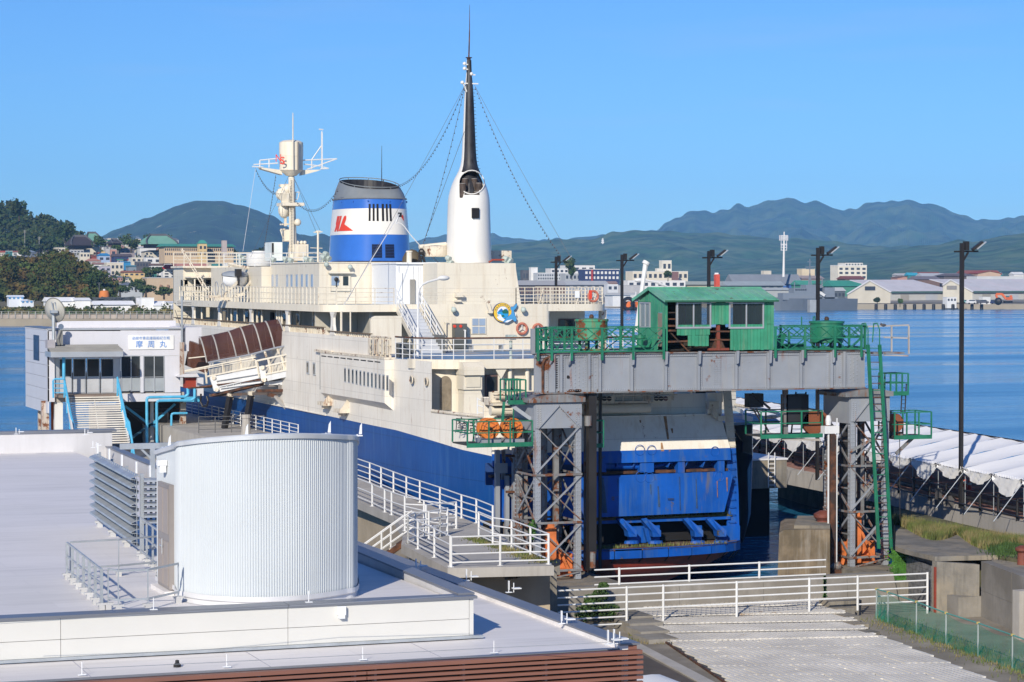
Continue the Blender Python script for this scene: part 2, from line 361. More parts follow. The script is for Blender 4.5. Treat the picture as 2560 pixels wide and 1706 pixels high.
# snow melt seams of the lower roof and rods
for x in(-3,1.2,5.4,9.6,13.8,18):MB().box((x,54.35,5.002),(x+.03,56.9,5.006)).build('seam',mat('membrane_seam',(.50,.49,.53),.6),b)
def rod(u,v,z,h=.4,fan=False):
 p=onZ(u,v,z)
 m=MB().box((p.x-.09,p.y-.05,z),(p.x+.09,p.y+.05,z+.02)).tube((p.x,p.y,z),(p.x,p.y,z+h),.012,5)
 if fan:
  m.box((p.x-.012,p.y-.035,z+.08),(p.x+.012,p.y+.035,z+h)).tube((p.x+.15,p.y,z),(p.x+.15,p.y,z+h*.8),.014,5).box((p.x+.12,p.y-.1,z+.1),(p.x+.35,p.y+.1,z+.13))
 m.build('wire_holder',CLEANW,b)
for u,v in((205,1688),(567,1668),(907,1650),(1235,1633)):rod(u,v,5.03,.3)
for u in(384,772):
 p=onY(u,1530,57.2);MB().box((p.x-.09,57.15,6.092),(p.x+.09,57.25,6.11)).tube((p.x,57.2,6.1),(p.x,57.2,6.38),.012,5).build('wire_holder',CLEANW,b)
for u,v in((1040,1425),(1166,1452),(1272,1482),(1404,1560)):rod(u,v,5.15,.34,True)
for u,v in((1032,1457),(1128,1500),(1520,1612),(1535,1610),(1135,1500)):rod(u,v,5.2,.36,True)
for u,v in((40,1086),(212,1088),(232,1120)):rod(u,v,6.95,.3,True)
# wires between the holders
MB().path([onZ(0,1560,6.2),onZ(384,1535,6.3),onZ(772,1513,6.3),onZ(1135,1490,6.4)],.006,4).build('lightning_wire',GALV,b)
MB().path([onZ(205,1672,5.3),onZ(567,1655,5.3),onZ(907,1637,5.3),onZ(1235,1620,5.3),onZ(1520,1606,5.4)],.006,4).build('lightning_wire',GALV,b)
vt=onZ(443,1668,5.0);MB().lathe([(.09,0),(.09,.06),(.05,.1),(.045,.16),(0.01,.17)],vt,10).build('vent_pipe',BLACK,b)
lampb=MB().box((16.14,56.86,5.78),(16.34,56.99,6.0)).box((16.17,56.84,5.70),(16.31,56.99,5.78));lampb.build('wall_lamp',CLEANW,b)
# the ribbed stair tower standing on the roof
t=thing('ribbed_stair_tower','white ribbed metal stair tower with rounded end standing on the pale roof','tower',(15,62,RZ))
foot=[(12.95,63.3),(12.95,62.4),(13.0,61.2)]
for u,v in((447,1486),(466,1490),(500,1496),(540,1500),(590,1503),(640,1504),(700,1502),(760,1498),(815,1491),(860,1483),(890,1474)):
 p=onZ(u,v,6.05);foot.append((p.x,p.y))
foot+=[(18.05,62.0),(18.05,63.4),(17.6,64.4),(16.4,64.9),(14.2,64.4)]
def topz(y):return 10.18-(y-57.6)*.135
def ribs(pts,step,depth,smooth_n=10):
# resample a closed Catmull-Rom like outline at equal steps and push every other pair outwards
 P=[Vector((x,y,0))for x,y in pts];n=len(P);dense=[]
 for i in range(n):
  a,b_,c,d=P[i-1],P[i],P[(i+1)%n],P[(i+2)%n]
  if i in(0,n-1,1):dense+=[b_.lerp(c,k/smooth_n)for k in range(smooth_n)]
  else:
   for k in range(smooth_n):
    s=k/smooth_n
    dense.append(.5*((2*b_)+(c-a)*s+(2*a-5*b_+4*c-d)*s*s+(-a+3*b_-3*c+d)*s**3))
 L=[0]
 for i in range(len(dense)):L.append(L[-1]+(dense[(i+1)%len(dense)]-dense[i]).length)
 tot=L[-1];N=int(tot/step);out=[];j=0
 for k in range(N):
  s=k*tot/N
  while L[j+1]<s:j+=1
  q=dense[j].lerp(dense[(j+1)%len(dense)],(s-L[j])/max(1e-6,L[j+1]-L[j]));out.append(q)
 c=sum(out,Vector())/len(out);res=[]
 for k in range(N):
  tg=(out[(k+1)%N]-out[k-1]).normalized();nm=Vector((tg.y,-tg.x,0))
  if nm.dot(out[k]-c)<0:nm=-nm
  res.append((out[k],nm,k))
 return res
rb=ribs(foot,.0165,0)
mb=MB();n=len(rb);vs=[]
for q,nm,k in rb:
 d=(0,0,.022,.022)[k%4]if not(q.x<13.02 and q.y>61.0)else(0,0,.006,.006)[k%4]
 p=q+nm*d;vs+=[(p.x,p.y,6.08),(p.x,p.y,topz(p.y))]
mb.add(vs,[(2*i,2*((i+1)%n),2*((i+1)%n)+1,2*i+1)for i in range(n)]);mb.build('cladding',CLAD,t)
rc=rb[::6];n=len(rc)
mb=MB();vs=[]
for q,nm,k in rc:
 for off,dz in((-.02,0),(.07,0),(.075,.10),(.03,.13),(-.3,.12)):
  p=q+nm*off;vs.append((p.x,p.y,topz(q.y)+dz-.02))
mb.add(vs,[(5*i+j,5*((i+1)%n)+j,5*((i+1)%n)+j+1,5*i+j+1)for i in range(n)for j in range(4)]);mb.build('top_trim',mat('tower_trim',(.60,.62,.64),.35,metal=.2),t)
MB().poly([(q.x,q.y,topz(q.y)+.05)for q,nm,k in rc]).build('top_roof',MEMB,t)
mb=MB();vs=[]
for q,nm,k in rc:
 for off,z in((.05,6.16),(.06,6.04),(.0,6.0),(.02,RZ),(.10,RZ+.004)):
  p=q+nm*off;vs.append((p.x,p.y,z))
mb.add(vs,[(5*i+j+1,5*((i+1)%n)+j+1,5*((i+1)%n)+j,5*i+j)for i in range(n)for j in range(4)]);mb.build('base_trim',mat('tower_base',(.66,.66,.67),.5),t)
# double door on the left side
d=MB().box((12.86,61.28,6.02),(12.99,62.72,8.74)).build('door',mat('door_frame',(.26,.235,.225),.45),t)
TAUPE=mat('door_leaf',(.33,.285,.255),.4,var=.03)
for y0,y1 in((61.36,61.96),(62.04,62.64)):
 MB().box((12.84,y0,6.1),(12.858,y1,7.25)).build('door_leaf',TAUPE,d);MB().box((12.84,y0,7.45),(12.858,y1,8.62)).build('door_leaf',TAUPE,d)
MB().tube((12.80,61.98,7.1),(12.80,62.2,7.1),.02).tube((12.80,61.98,7.1),(12.85,61.98,7.1),.02).tube((12.8,61.9,6.9),(12.8,61.9,7.3),.015).build('handle',ALU,d)
MB().box((12.76,61.95,9.02),(12.93,62.12,9.3)).box((12.7,61.93,9.2),(12.95,62.14,9.34)).build('wall_lamp',CLEANW,t)
MB().box((12.7,61.1,5.9),(12.95,62.9,6.0)).build('door_step',MEMB,t)
for u,v in((415,1112),(608,1085),(815,1078),(893,1082)):
 p=onZ(u,v,topz(63)+.2)if False else onY(u,v+4,60.5 if u>500 else 63)
 MB().box((p.x-.1,p.y-.1,p.z-.05),(p.x+.12,p.y+.1,p.z-.02)).prism([(p.x+.05,p.y,p.z),(p.x+.13,p.y,p.z),(p.x+.13,p.y,p.z+.3),(p.x+.08,p.y,p.z+.22)],(0,.02,0)).tube((p.x,p.y,p.z-.6),(p.x,p.y,p.z),.015).build('wire_holder',CLEANW,t)
 # railing around the roof corner by the door
def roofrail(name,label,pts,h,rails,pw,group=None):
 tt=thing(name,label,'railing',pts[0],group)
 for p in pts:
  x,y,z=p
  MB().beam((x,y,z+.16),(x,y,z+h),pw,pw).build('post',GALV,tt)
  MB().box((x-.07,y-.07,z),(x+.07,y+.07,z+.12)).box((x-.13,y-.06,z+.12),(x+.13,y+.06,z+.17)).build('foot',mat('rail_foot',(.5,.5,.5),.6),tt)
 for k in range(rails):
  zz=h-.02-k*(h-.3)/max(1,rails-1);mb=MB()
  for a,c in zip(pts,pts[1:]):mb.beam((a[0],a[1],a[2]+zz),(c[0],c[1],c[2]+zz),.04,.05)
  mb.build('rail',GALV,tt)
 return tt
A=onZ(168,1449,RZ);B=onZ(254,1525,RZ)
roofrail('roof_railing','closely posted grey railing standing free on the left of the roof',along(A,B,6),1.02,3,.07,'grey railings on the roof')
C1=onZ(296,1529,RZ);C2=onZ(370,1526,RZ);C3=onZ(446,1508,RZ)
roofrail('roof_railing','thin grey railing running right from the close posts to the ribbed tower',[B+Vector((.16,-.02,.003)),C1,C2,C3],1.02,2,.03,'grey railings on the roof')
D1=onZ(192,1449,RZ)+Vector((.3,1.6,0));D2=onZ(297,1440,RZ);D3=onZ(398,1430,RZ)
roofrail('roof_railing','thin grey railing running from the far end of the close posts towards the tower door',[A+Vector((.1,.1,0)),D2,D3],1.02,2,.03,'grey railings on the roof')
# louvred screens
def screen(name,label,a,c,npost,nrow,h,z0,lean=.16):
 tt=thing(name,label,'screen',a);a=Vector(a);c=Vector(c);dr=(c-a).normalized();nm=Vector((dr.y,-dr.x,0))
 if nm.x>0 and abs(dr.y)>.5:nm=-nm
 if abs(dr.x)>.5:nm=Vector((0,-1,0))
 rowh=(h-z0)/nrow
 for k in range(nrow):
  z=z0+(k+.5)*rowh;mb=MB()
  prof=[(-.04,rowh*.42),(.20,rowh*.12),(.22,-.02),(.0,-rowh*.16),(-.02,-rowh*.13),(.19,-.0),(.17,rowh*.1),(-.06,rowh*.38)]
  mb.prism([a+nm*x+Vector((0,0,z+y))for x,y in prof],c-a);mb.build('louver',GALV,tt)
  mb=MB();L=(c-a).length;q=int(L/.16)
  for i in range(q):
   p=a+dr*(L*(i+.5)/q);mb.box((p.x-.035,p.y-.035,a.z+z-rowh*.5),(p.x+.035,p.y+.035,a.z+z-rowh*.3))
  mb.build('clips',mat('dark_clip',(.05,.055,.06),.6),tt,kind='stuff')
 for p in along(a,c,npost):
  MB().beam(p-nm*.12+Vector((0,0,.18)),p-nm*.12+Vector((0,0,h+.02)),.10,.10).build('post',GALV,tt)
  q=p-nm*.12
  MB().box((q.x-.09,q.y-.09,a.z),(q.x+.09,q.y+.09,a.z+.14)).box((q.x-.16,q.y-.1,a.z+.14),(q.x+.16,q.y+.1,a.z+.2)).build('foot',mat('rail_foot',(.5,.5,.5),.6),tt)
 for f in(.05,.35,.65,.97):
  q=lerp(a,c,f);MB().box((q.x-.02,q.y-.06,q.z+h+.02),(q.x+.02,q.y+.06,q.z+h+.36)).build('wire_holder',CLEANW,tt)
 mb=MB();q=int((c-a).length/.42)
 for i in range(q+1):p=lerp(a,c,i/q)+nm*.03;mb.beam(p+Vector((0,0,z0)),p+Vector((0,0,h)),.02);mb.beam(p+Vector((0,0,z0)),p+Vector((0,0,h))+dr*(.42 if i<q else 0),.012)
 mb.build('grid_bars',GALV,tt,kind='stuff')
 MB().beam(a+Vector((0,0,.3))-nm*.05,c+Vector((0,0,.3))-nm*.05,.06,.1).build('bottom_rail',GALV,tt)
 return tt
S1=onZ(240,1318,RZ);S2=onZ(345,1395,RZ)
screen('louver_screen','tall grey screen of slanting louvres standing along the pale roof',(S1.x,S1.y,RZ),(S2.x,S2.y,RZ),3,8,2.45,.35)
S3=Vector((S2.x+.15,S2.y,RZ))
screen('louver_screen','grey louvre screen running right behind the ribbed tower',S3,S3+Vector((4.2,.0,0)),3,8,2.35,.95)
gl=onZ(352,1400,RZ);gr=onZ(398,1440,RZ)
roofrail('roof_railing','short grey railing between the louvre screen and the tower door',along(gl,gr,3),1.25,3,.05,'grey railings on the roof')
# steel frame behind the screens
q=onZ(372,1330,RZ)
f=thing('steel_frame','grey steel frame of beams behind the louvre screens','frame',(15,84,RZ))
fa,fb,fc_=onY(300,1116,84),onY(408,1114,84),onY(381,1115,84)
for x in(fc_.x,fb.x+.6):
 MB().beam((x,84,RZ),(x,84,fc_.z),.16,.16).build('post',GALV,f)
MB().beam((fa.x,84,fc_.z),(fb.x+1,84,fc_.z),.14,.2).build('beam',GALV,f)
MB().beam((fc_.x,84,fc_.z-.5),(fc_.x-.5,84,fc_.z),.07).build('brace',GALV,f)
MB().beam((fc_.x,84,fc_.z-.5),(fc_.x+.5,84,fc_.z),.07).build('brace',GALV,f)
# ------------------------------------------------------------------ the moored train ferry
PX,SX,CXs=36.5,53.9,45.2
ship=thing('ferry','long cream and blue ferry with rusty stern door moored along the quay','ship',(45,140,0))
ZM,ZU,ZT,ZMO=10.05,12.65,15.15,7.3
def kn(y):
 return 5.72+min(1,max(0,(y-107)/9))*.62+min(1,max(0,(y-114)/30))*.18
HP=[(102.2,4.7),(102.6,5.4),(103.6,6.2),(106,7.2),(109.5,7.9),(113,8.3),(118,8.6),(124,8.7),(140,8.7),(160,8.7),(176,8.7),(195,7.9),(212,5.8),(224,3.0),(230,.1)]
def outline(k=1.,sh=0.,fore=0.):
 port=[(CXs-w_*k,y+(sh*max(0,1-(y-107)/40)if y<150 else-fore*max(0,(y-190)/40)))for y,w_ in HP]
 star=[(2*CXs-x-2.0*max(0,1-abs(y-105.5)/7),y)for x,y in port]
 return[p for p in reversed(port)]+star
def band(name,levels,m,parent=ship,ymax=None,ymin=None,smooth=True):
 """levels: list of (k, shift, fore, z or function of y)"""
 mb=MB();rows=[]
 for k,sh,fo,z in levels:
  o=outline(k,sh,fo);rows.append([(x,y,z(y)if callable(z)else z)for x,y in o])
 n=len(rows[0]);base=outline()
 vs=[p for r in rows for p in r];fs=[]
 for j in range(len(rows)-1):
  for i in range(n-1):
   ya=(base[i][1]+base[i+1][1])/2
   if ymax and ya>ymax:continue
   if ymin and ya<ymin:continue
   fs.append((j*n+i,j*n+i+1,(j+1)*n+i+1,(j+1)*n+i))
 mb.add(vs,fs);return mb.build(name,m,parent,smooth=smooth)
NOST=107.75
band('underwater_hull',[(.50,14,20,-2.2),(.70,8.5,12,-.4),(.76,7,10,.0),(.86,4.2,9,.5),(.93,2.3,8,1.0)],REDP)
band('boot_topping',[(.93,2.3,8,1.004),(.97,1.2,6,1.35),(.99,.5,6,1.6)],mat('boot_blue',(.03,.09,.22),.55,var=.3,vs=1.2,streak=.7,sc_=(.10,.12,.10),rust=.4,rs=1.3))
hullb=band('blue_side',[(.99,.5,6,1.604),(.997,.1,4,2.9),(1,0,0,kn)],BLUE,ymin=103.0)
band('white_side',[(1.0,0,0,lambda y:kn(y)+.003),(1.0,0,-1,7.55)],HULLW,ymin=103.0)
band('white_side_upper',[(1.0,0,-1,7.553),(1.0,0,-2,ZM)],HULLW,ymin=115.0,ymax=200)
# rubbing plate lines on the side, a slim raised strake
MB().beam((36.46,131,kn(131)+.02),(36.46,176,kn(176)+.02),.08,.05).build('strake',HULLW,ship)
# decks
def deck(name,y0,y1,z,m,inset=.02,x0=None):
 pts=[(CXs-w_+inset,y)for y,w_ in HP if y0<=y<=y1];pts+=[(2*CXs-x,y)for x,y in reversed(pts)]
 return MB().prism([(x,y,z-.12)for x,y in pts],(0,0,.12)).build(name,m,ship)
deck('mooring_deck',103,120,ZMO,DECKB)
deck('forecastle_deck',170,230,9.3,DECKB)
# main deck with rounded aft edge
def rounded(x0,x1,y0,y1,r,z,n=6):
 pts=[]
 for cx_,cy_,a in((x0+r,y0+r,180),(x1-r,y0+r,270)):
  for i in range(n+1):
   t=R(a+90*i/n);pts.append((cx_+r*math.cos(t),cy_+r*math.sin(t),z))
 return pts+[(x1,y1,z),(x0,y1,z)]
aft_main=rounded(36.75,53.6,113.9,172,2.2,ZM-.14)
MB().prism(aft_main,(0,0,.14)).build('main_deck',DECKB,ship)
edge=[(x,y)for x,y,z in rounded(36.6,53.75,113.75,172,2.3,0)]
mb=MB()
for(x,y),(x2,y2)in zip(edge[:14],edge[1:14]):mb.prism([(x,y,ZM-.42),(x2,y2,ZM-.42),(x2,y2,ZM+.06),(x,y,ZM+.06)],(Vector((CXs,140,0))-Vector((x,y,0))).normalized()*.1)
mb.build('deck_edge',CREAM,ship)
# aft bulkhead under the main deck
def wall_round(name,x0,x1,y0,r,z0,z1,m,parent=ship,ylen=6):
 o=[(x,y)for x,y,z in rounded(x0,x1,y0,y0+ylen,r,0)]
 o=[o[-1]]+o[:-1]
 mb=MB();n=len(o)
 mb.add([(x,y,z0)for x,y in o]+[(x,y,z1)for x,y in o],[(i,i+1,i+n+1,i+n)for i in range(n-1)])
 return mb.build(name,m,parent,smooth=True)
bk=wall_round('aft_bulkhead',36.8,49.0,114.4,2.0,ZMO,ZM-.1,CREAM)
MB().box((49.0,117.5,ZMO),(53.4,117.7,ZM-.1)).box((48.9,114.5,ZMO),(49.1,117.6,ZM-.1)).build('recess_wall',CREAM,ship)
# arched doorway with a lighter reveal, dark door
def arch(u0,u1,v0,v1,Y,m,name,parent,d=.03):
 a=onY(u0,v1,Y);c=onY(u1,v0,Y);r=(c.x-a.x)/2
 pts=[(a.x,Y,a.z),(c.x,Y,a.z)]+[(a.x+r+r*math.cos(R(t)),Y,c.z-r+r*math.sin(R(t)))for t in range(0,181,20)]
 return MB().prism(pts,(0,-d,0)).build(name,m,parent)
arch(1100,1127,940,1026,114.38,mat('brown_doorway',(.22,.18,.13),.7,var=.3,vs=2,streak=.5),'doorway',ship)
def frame(u0,u1,v0,v1,Y,wd,name,m,parent,d=.06,inner=None,iname='pane'):
 a=onY(u0,v1,Y);c=onY(u1,v0,Y)
 mb=MB().box((a.x,Y-d,a.z),(a.x+wd,Y,c.z)).box((c.x-wd,Y-d,a.z),(c.x,Y,c.z)).box((a.x+wd,Y-d,a.z),(c.x-wd,Y,a.z+wd)).box((a.x+wd,Y-d,c.z-wd),(c.x-wd,Y,c.z))
 f_=mb.build(name,m,parent)
 if inner:MB().box((a.x+wd,Y-d*.4,a.z+wd),(c.x-wd,Y+.01,c.z-wd)).build(iname,inner,f_)
 return f_
frame(1212,1246,937,1030,114.36,.1,'door',mat('purple_brown_frame',(.12,.08,.08),.5),ship,inner=GLASS)
# ventilator trunk beside the doorway
v0=onY(1152,1040,113.6);v1=onY(1197,905,113.6)
vent=MB()
vent.prism([(v0.x,113.2,ZMO),(v1.x+.35,113.2,ZMO),(v1.x-.05,113.2,8.6),(v0.x+.05,113.2,8.6)],(0,.9,0))
vent.build('ventilator',CREAM,ship)
MB().box((v0.x-.02,113.1,8.62),(v1.x,114.2,9.75)).prism([(v0.x-.05,112.9,9.35),(v0.x-.05,112.9,9.75),(v0.x-.05,113.2,9.98),(v0.x-.05,114.2,9.98),(v0.x-.05,114.2,9.35)],(v1.x-v0.x+.1,0,0)).box((v1.x,113.5,9.2),(v1.x+.25,114.3,9.8)).build('ventilator_head',CREAM,ship)
MB().box((v0.x+.1,113.05,8.75),(v1.x-.1,113.09,9.3)).build('ventilator_panel',mat('cream_panel',(.66,.6,.48),.5),ship)
# pillars holding the main deck edge over the mooring deck
for u in(1252,1275,1318):
 p=onY(u,1000,114.1);MB().tube((p.x,114.1,ZMO),(p.x,114.1,ZM-.4),.11 if u>1260 else .16,10).build('pillar',CREAM,ship)
MB().box((48.2,113.6,ZM-.95),(53.6,113.9,ZM-.4)).build('deck_beam',CREAM,ship)
MB().prism([(onY(1232,900,114.2).x,113.85,ZM-.42),(onY(1262,900,114.2).x,113.85,ZM-.42),(onY(1247,900,114.2).x,113.85,ZM-.95)],(0,.1,0)).build('bracket',CREAM,ship)
# bitts / rolled fenders on the mooring deck
for i in range(8):
 x=41.2+(i%4)*.42+(i//4)*.18;y=112.0-(i//4)*.55
 MB().lathe([(.0,.0),(.20,.0),(.21,.12),(.17,.17),(.20,.30),(.24,.34),(.22,.4),(0,.42)],(x,y,ZMO+.0),12).build('bollard',FGREY if i%2 else mat('pale_grey',(.5,.51,.52),.5),ship,smooth=True)
 # sagging chain rails on the mooring deck
mb=MB()
for a,c in(((38.7,111.3),(40.3,110.0)),((40.3,110.0),(42.6,109.2)),((42.6,109.2),(44.8,108.6))):
 for zz,sag in((8.25,.22),(7.95,.2),(7.6,.12)):
  pts=[Vector((a[0]+(c[0]-a[0])*t,a[1]+(c[1]-a[1])*t,zz-sag*4*t*(1-t)))for t in[i/6 for i in range(7)]]
  mb.path(pts,.022,4)
 mb.tube((a[0],a[1],7.5),(a[0],a[1],8.3),.035)
mb.build('chain_rail',WHITE,ship)
mb=MB()
# port bulwark top tube
mb.path([(CXs-w_+.02,y,7.6)for y,w_ in HP if y<117],.09,8);mb.build('bulwark_tube',CREAMR,ship)
mb=MB();mb.path([(CXs+w_-.02,y,7.6)for y,w_ in HP if y<117],.09,8);mb.build('bulwark_tube',CREAMR,ship)
# window sponson on the port side
SPX=36.12
MB().prism([(SPX,118.45,7.75),(SPX,118.45,9.98),(37.2,118.45,9.98),(37.2,118.45,7.35),(36.6,118.45,7.35)],(0,12.4,0)).build('sponson',HULLW,ship)
wp=None
for k in range(12):
 u=863.5+k*(969-863.5)/11+0;v=938+k*(958-938)/11
 p=onX(u,v,SPX)
 m_=MB().box((SPX-.02,p.y-.17,p.z-.40),(SPX+.01,p.y+.17,p.z+.40)).build('window_frame',ALU,ship)
 MB().box((SPX-.03,p.y-.11,p.z-.34),(SPX-.018,p.y+.11,p.z+.34)).build('pane',GLASS,m_)
for k in range(9):
 MB().box((SPX-.008,119.2+k*1.3,9.80),(SPX+.01,120.2+k*1.3,9.86)).build('slot',DARK,ship)
MB().box((SPX-.02,118.43,9.99),(36.7,130.9,ZM+.05)).build('ledge',CREAMR,ship)
# portholes near the corner
for u,v in((1029,950),(1066,955)):
 p=onX(u,v,36.62 if u<1050 else 36.8)
 MB().torus((p.x-.02,p.y,p.z),(1,.05,0),.2,.035,16,6).build('porthole',CREAMR,ship)
 MB().tube((p.x-.04,p.y,p.z),(p.x+.05,p.y,p.z),.17,14).build('pane',GLASS,kids(ship)[-1])
 # windows and the large side port farther forward
for u0,u1,v0,v1 in((767,773,904,935),(783,789,907,938)):
 a=onX(u0,v1,36.47);c=onX(u1,v0,36.47)
 f_=MB().box((36.44,a.y,a.z),(36.5,c.y,c.z)).build('window_frame',ALU,ship);MB().box((36.43,min(a.y,c.y)+.1,a.z+.08),(36.45,max(a.y,c.y)-.1,c.z-.08)).build('pane',GLASS,f_)
a=onX(802,974,36.46);c=onX(829,890,36.46)
MB().box((36.40,c.y,a.z),(36.52,a.y,c.z)).build('side_port',mat('grey_curtain',(.23,.235,.22),.8,var=.3,vs=2,streak=.5,bump=.5,bs=1.5),ship)
MB().box((36.3,c.y-.4,c.z+.15),(36.5,a.y+.9,c.z+.28)).build('side_port_hood',CREAMR,ship)
# small fittings under the sponson
for u,v in((818,1000),(860,1018)):
 p=onX(u,v,36.4);MB().box((35.95,p.y-.7,p.z-.3),(36.5,p.y+.5,p.z-.1)).prism([(36.0,p.y-.7,p.z-.1),(36.5,p.y-.7,p.z-.1),(36.5,p.y-.7,p.z+.6)],(0,.1,0)).box((36.1,p.y-.2,p.z-.5),(36.4,p.y+.1,p.z-.3)).build('fairlead',CREAMR,ship)
 # name on the hull
MB().text('摩',onY(1161,1066,109.1)+Vector((-.12,-.1,0)),(.45,-.9,0),(0,0,1),.85,off=.12).build('lettering',BLACK,ship)
MB().text('周',onY(1190,1070,107.7)+Vector((-.12,-.1,0)),(.45,-.9,0),(0,0,1),.85,off=.12).build('lettering',BLACK,ship)
# promenade gallery between main and upper deck
MB().box((36.5,131,ZM),(36.62,172,11.02)).build('bulwark',HULLW,ship)
MB().box((36.5,122.3,ZM),(36.62,130.98,11.02)).build('bulwark',HULLW,ship)
mb=MB();mb.box((36.46,131.6,11.38),(36.66,172,11.44));mb.build('handrail',mat('wood_rail',(.16,.12,.08),.8,var=.3),ship)
MB().box((36.46,122.4,11.20),(36.66,130.6,11.26)).build('handrail',mat('wood_rail',(.1,.1,.1)),ship)
mb=MB()
y=122.6
while y<171.5:
 mb.beam((36.56,y,11.0),(36.56,y,11.4 if y>131 else 11.22),.10,.05);y+=.42
mb.build('balusters',CREAMR,ship,kind='stuff')
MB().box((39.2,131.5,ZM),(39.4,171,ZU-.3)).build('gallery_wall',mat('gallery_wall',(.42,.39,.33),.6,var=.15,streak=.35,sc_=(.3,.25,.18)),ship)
for i,y in enumerate((134.6,137.3,139.2,142.3,146.5,149.8,151.6,157,160.2,163.4,166.8)):
 f_=MB().box((39.14,y,10.9-(.4 if i%3==1 else 0)),(39.22,y+1.1,12.0)).build('window_frame',ALU,ship)
 MB().box((39.12,y+.1,11.0-(.3 if i%3==1 else 0)),(39.15,y+1.0,11.9)).build('pane',GLASS,f_)
 if i%4==2:MB().box((39.12,y+1.7,10.1),(39.2,y+2.5,12.0)).build('doorway',DARK,ship)
for i,u in enumerate((482,547,626,717,830)):
 p=onX(u,770,36.5);y=p.y
 MB().prism([(36.5,y-.55,11.0),(36.5,y+.55,11.0),(36.5,y+.25,11.6),(36.5,y+.22,12.0),(36.5,y+.5,12.3),(36.5,y-.5,12.3),(36.5,y-.22,12.0),(36.5,y-.25,11.6)],(.14,0,0)).build('stanchion',HULLW,ship)
for u in(503,524,567,577,591,604,609,641,653,670,691,697,703,722,727,754,798,806,846,851):
 p=onX(u,775,36.9);MB().tube((36.95 if u%2 else 37.6,p.y,ZM),(36.95 if u%2 else 37.6,p.y,ZU-.3),.07 if u%3 else .045,8).build('pillar',CREAM,ship)
 # upper deck slab and its pale edge
mb=MB();mb.prism(rounded(36.7,53.7,131.2,171,1.5,ZU-.30),(0,0,.28));mb.build('upper_deck',DECKB,ship)
edge=[(x,y)for x,y,z in rounded(36.42,53.98,130.9,171,1.6,0)];edge=[edge[-1]]+edge[:-1]
n=len(edge);mb=MB()
mb.add([(x,y,ZU-.36)for x,y in edge]+[(x,y,ZU+.06)for x,y in edge]+[(x+(CXs-x)*.02,y+.2,ZU+.06)for x,y in edge],[(i,i+1,i+n+1,i+n)for i in range(n-1)]+[(i+n,i+n+1,i+2*n+1,i+2*n)for i in range(n-1)]+[tuple(range(n-1,-1,-1))])
mb.build('deck_edge',CREAM,ship,smooth=True)
for i,(ua,ub)in enumerate(((480,549),(549,628),(628,719),(719,832))):
 a=onX(ua,760,36.36);c=onX(ub,760,36.36)
 # rusty railing basket at the bend of the bulwark
mb=MB()
for i in range(13):mb.beam((36.5,118.7+i*.29,ZM+.0),(36.5,118.7+i*.29,11.15),.06 if i%4 else .12,.04)
for z in(10.3,10.7,11.12):mb.beam((36.5,118.6,z),(36.5,122.3,z),.08,.06)
for i in range(5):mb.box((36.40,118.8+i*.8,10.2),(36.44,119.2+i*.8,11.0))
mb.build('rusty_railing',CREAMR,ship)
# wall of the deckhouse that carries the emblem, and recess on its left
wl_=wall_round('aft_wall',onY(1052,800,131.3).x,onY(1371,800,131.3).x,130.84,.35,ZM,ZU+.055,CREAM,ylen=12)
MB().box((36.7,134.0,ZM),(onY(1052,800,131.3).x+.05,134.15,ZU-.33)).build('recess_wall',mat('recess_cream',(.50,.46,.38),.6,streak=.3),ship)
MB().box((onY(1371,800,131.3).x,135.0,ZM),(onY(1462,800,135).x,135.15,ZU-.33)).build('recess_wall',CREAM,ship)
frame(1396,1450,797,850,134.98,.08,'window_frame',mat('purple_brown_frame',(.12,.08,.08),.5),ship,inner=GLASS)
MB().box((onY(1504,800,132).x,132,ZM),(onY(1516,800,132).x,132.5,ZU-.3)).build('pillar',CREAMR,ship)
MB().box((onY(912,800,133.9).x,133.9,ZM),(onY(926,800,133.9).x,134.02,11.9)).build('doorway',DARK,ship)
# cream rounded screen before the recess
a=onY(927,845,126);c=onY(1004,790,126)
pr=[(a.x+.25,126,c.z),(a.x+.07,126,c.z-.07),(a.x,126,c.z-.25),(a.x,126,ZM),(c.x,126,ZM),(c.x,126,c.z)]
MB().prism([Vector(p)for p in pr],(0,.12,0)).build('wind_screen',CREAM,ship)
# stairs from the upper to the main deck
st=MB();ta=onY(990,768,131.0).x;tb=onY(1046,768,131.0).x
y0,y1=130.9,126.6;ns=13
grayst=mat('grey_steps',(.50,.52,.56),.5,var=.08)
for k in range(ns):
 f_=k/ns;z=ZU-.2-f_*(ZU-ZM-.2);y=y0+(y1-y0)*f_
 MB().box((ta+.06,y-.34,z-.03),(tb-.06,y,z)).box((ta+.06,y-.33,z-.19),(tb-.06,y-.31,z-.031)).build('step',grayst,ship)
for x in(ta,tb):
 MB().beam((x,y0,ZU-.2),(x,y1,ZM),.06,.28).build('stringer',CREAM,ship)
 mb=MB()
 for z in(.35,.7,1.02):mb.tube((x,y0,ZU-.1+z),(x,y1,ZM+z),.028)
 for k in range(5):
  f_=k/4;mb.tube((x,y0+(y1-y0)*f_,ZU-.1-f_*(ZU-ZM-.1)),(x,y0+(y1-y0)*f_,ZU+.92-f_*(ZU-ZM-.1)),.03)
 mb.build('stair_rail',WHITE,ship)
MB().box((tb-.05,y1-.5,ZM),(tb+.0,y0-2.2,ZM+1.0)).build('stair_side',mat('grey_cabinet',(.14,.145,.14),.6),ship)
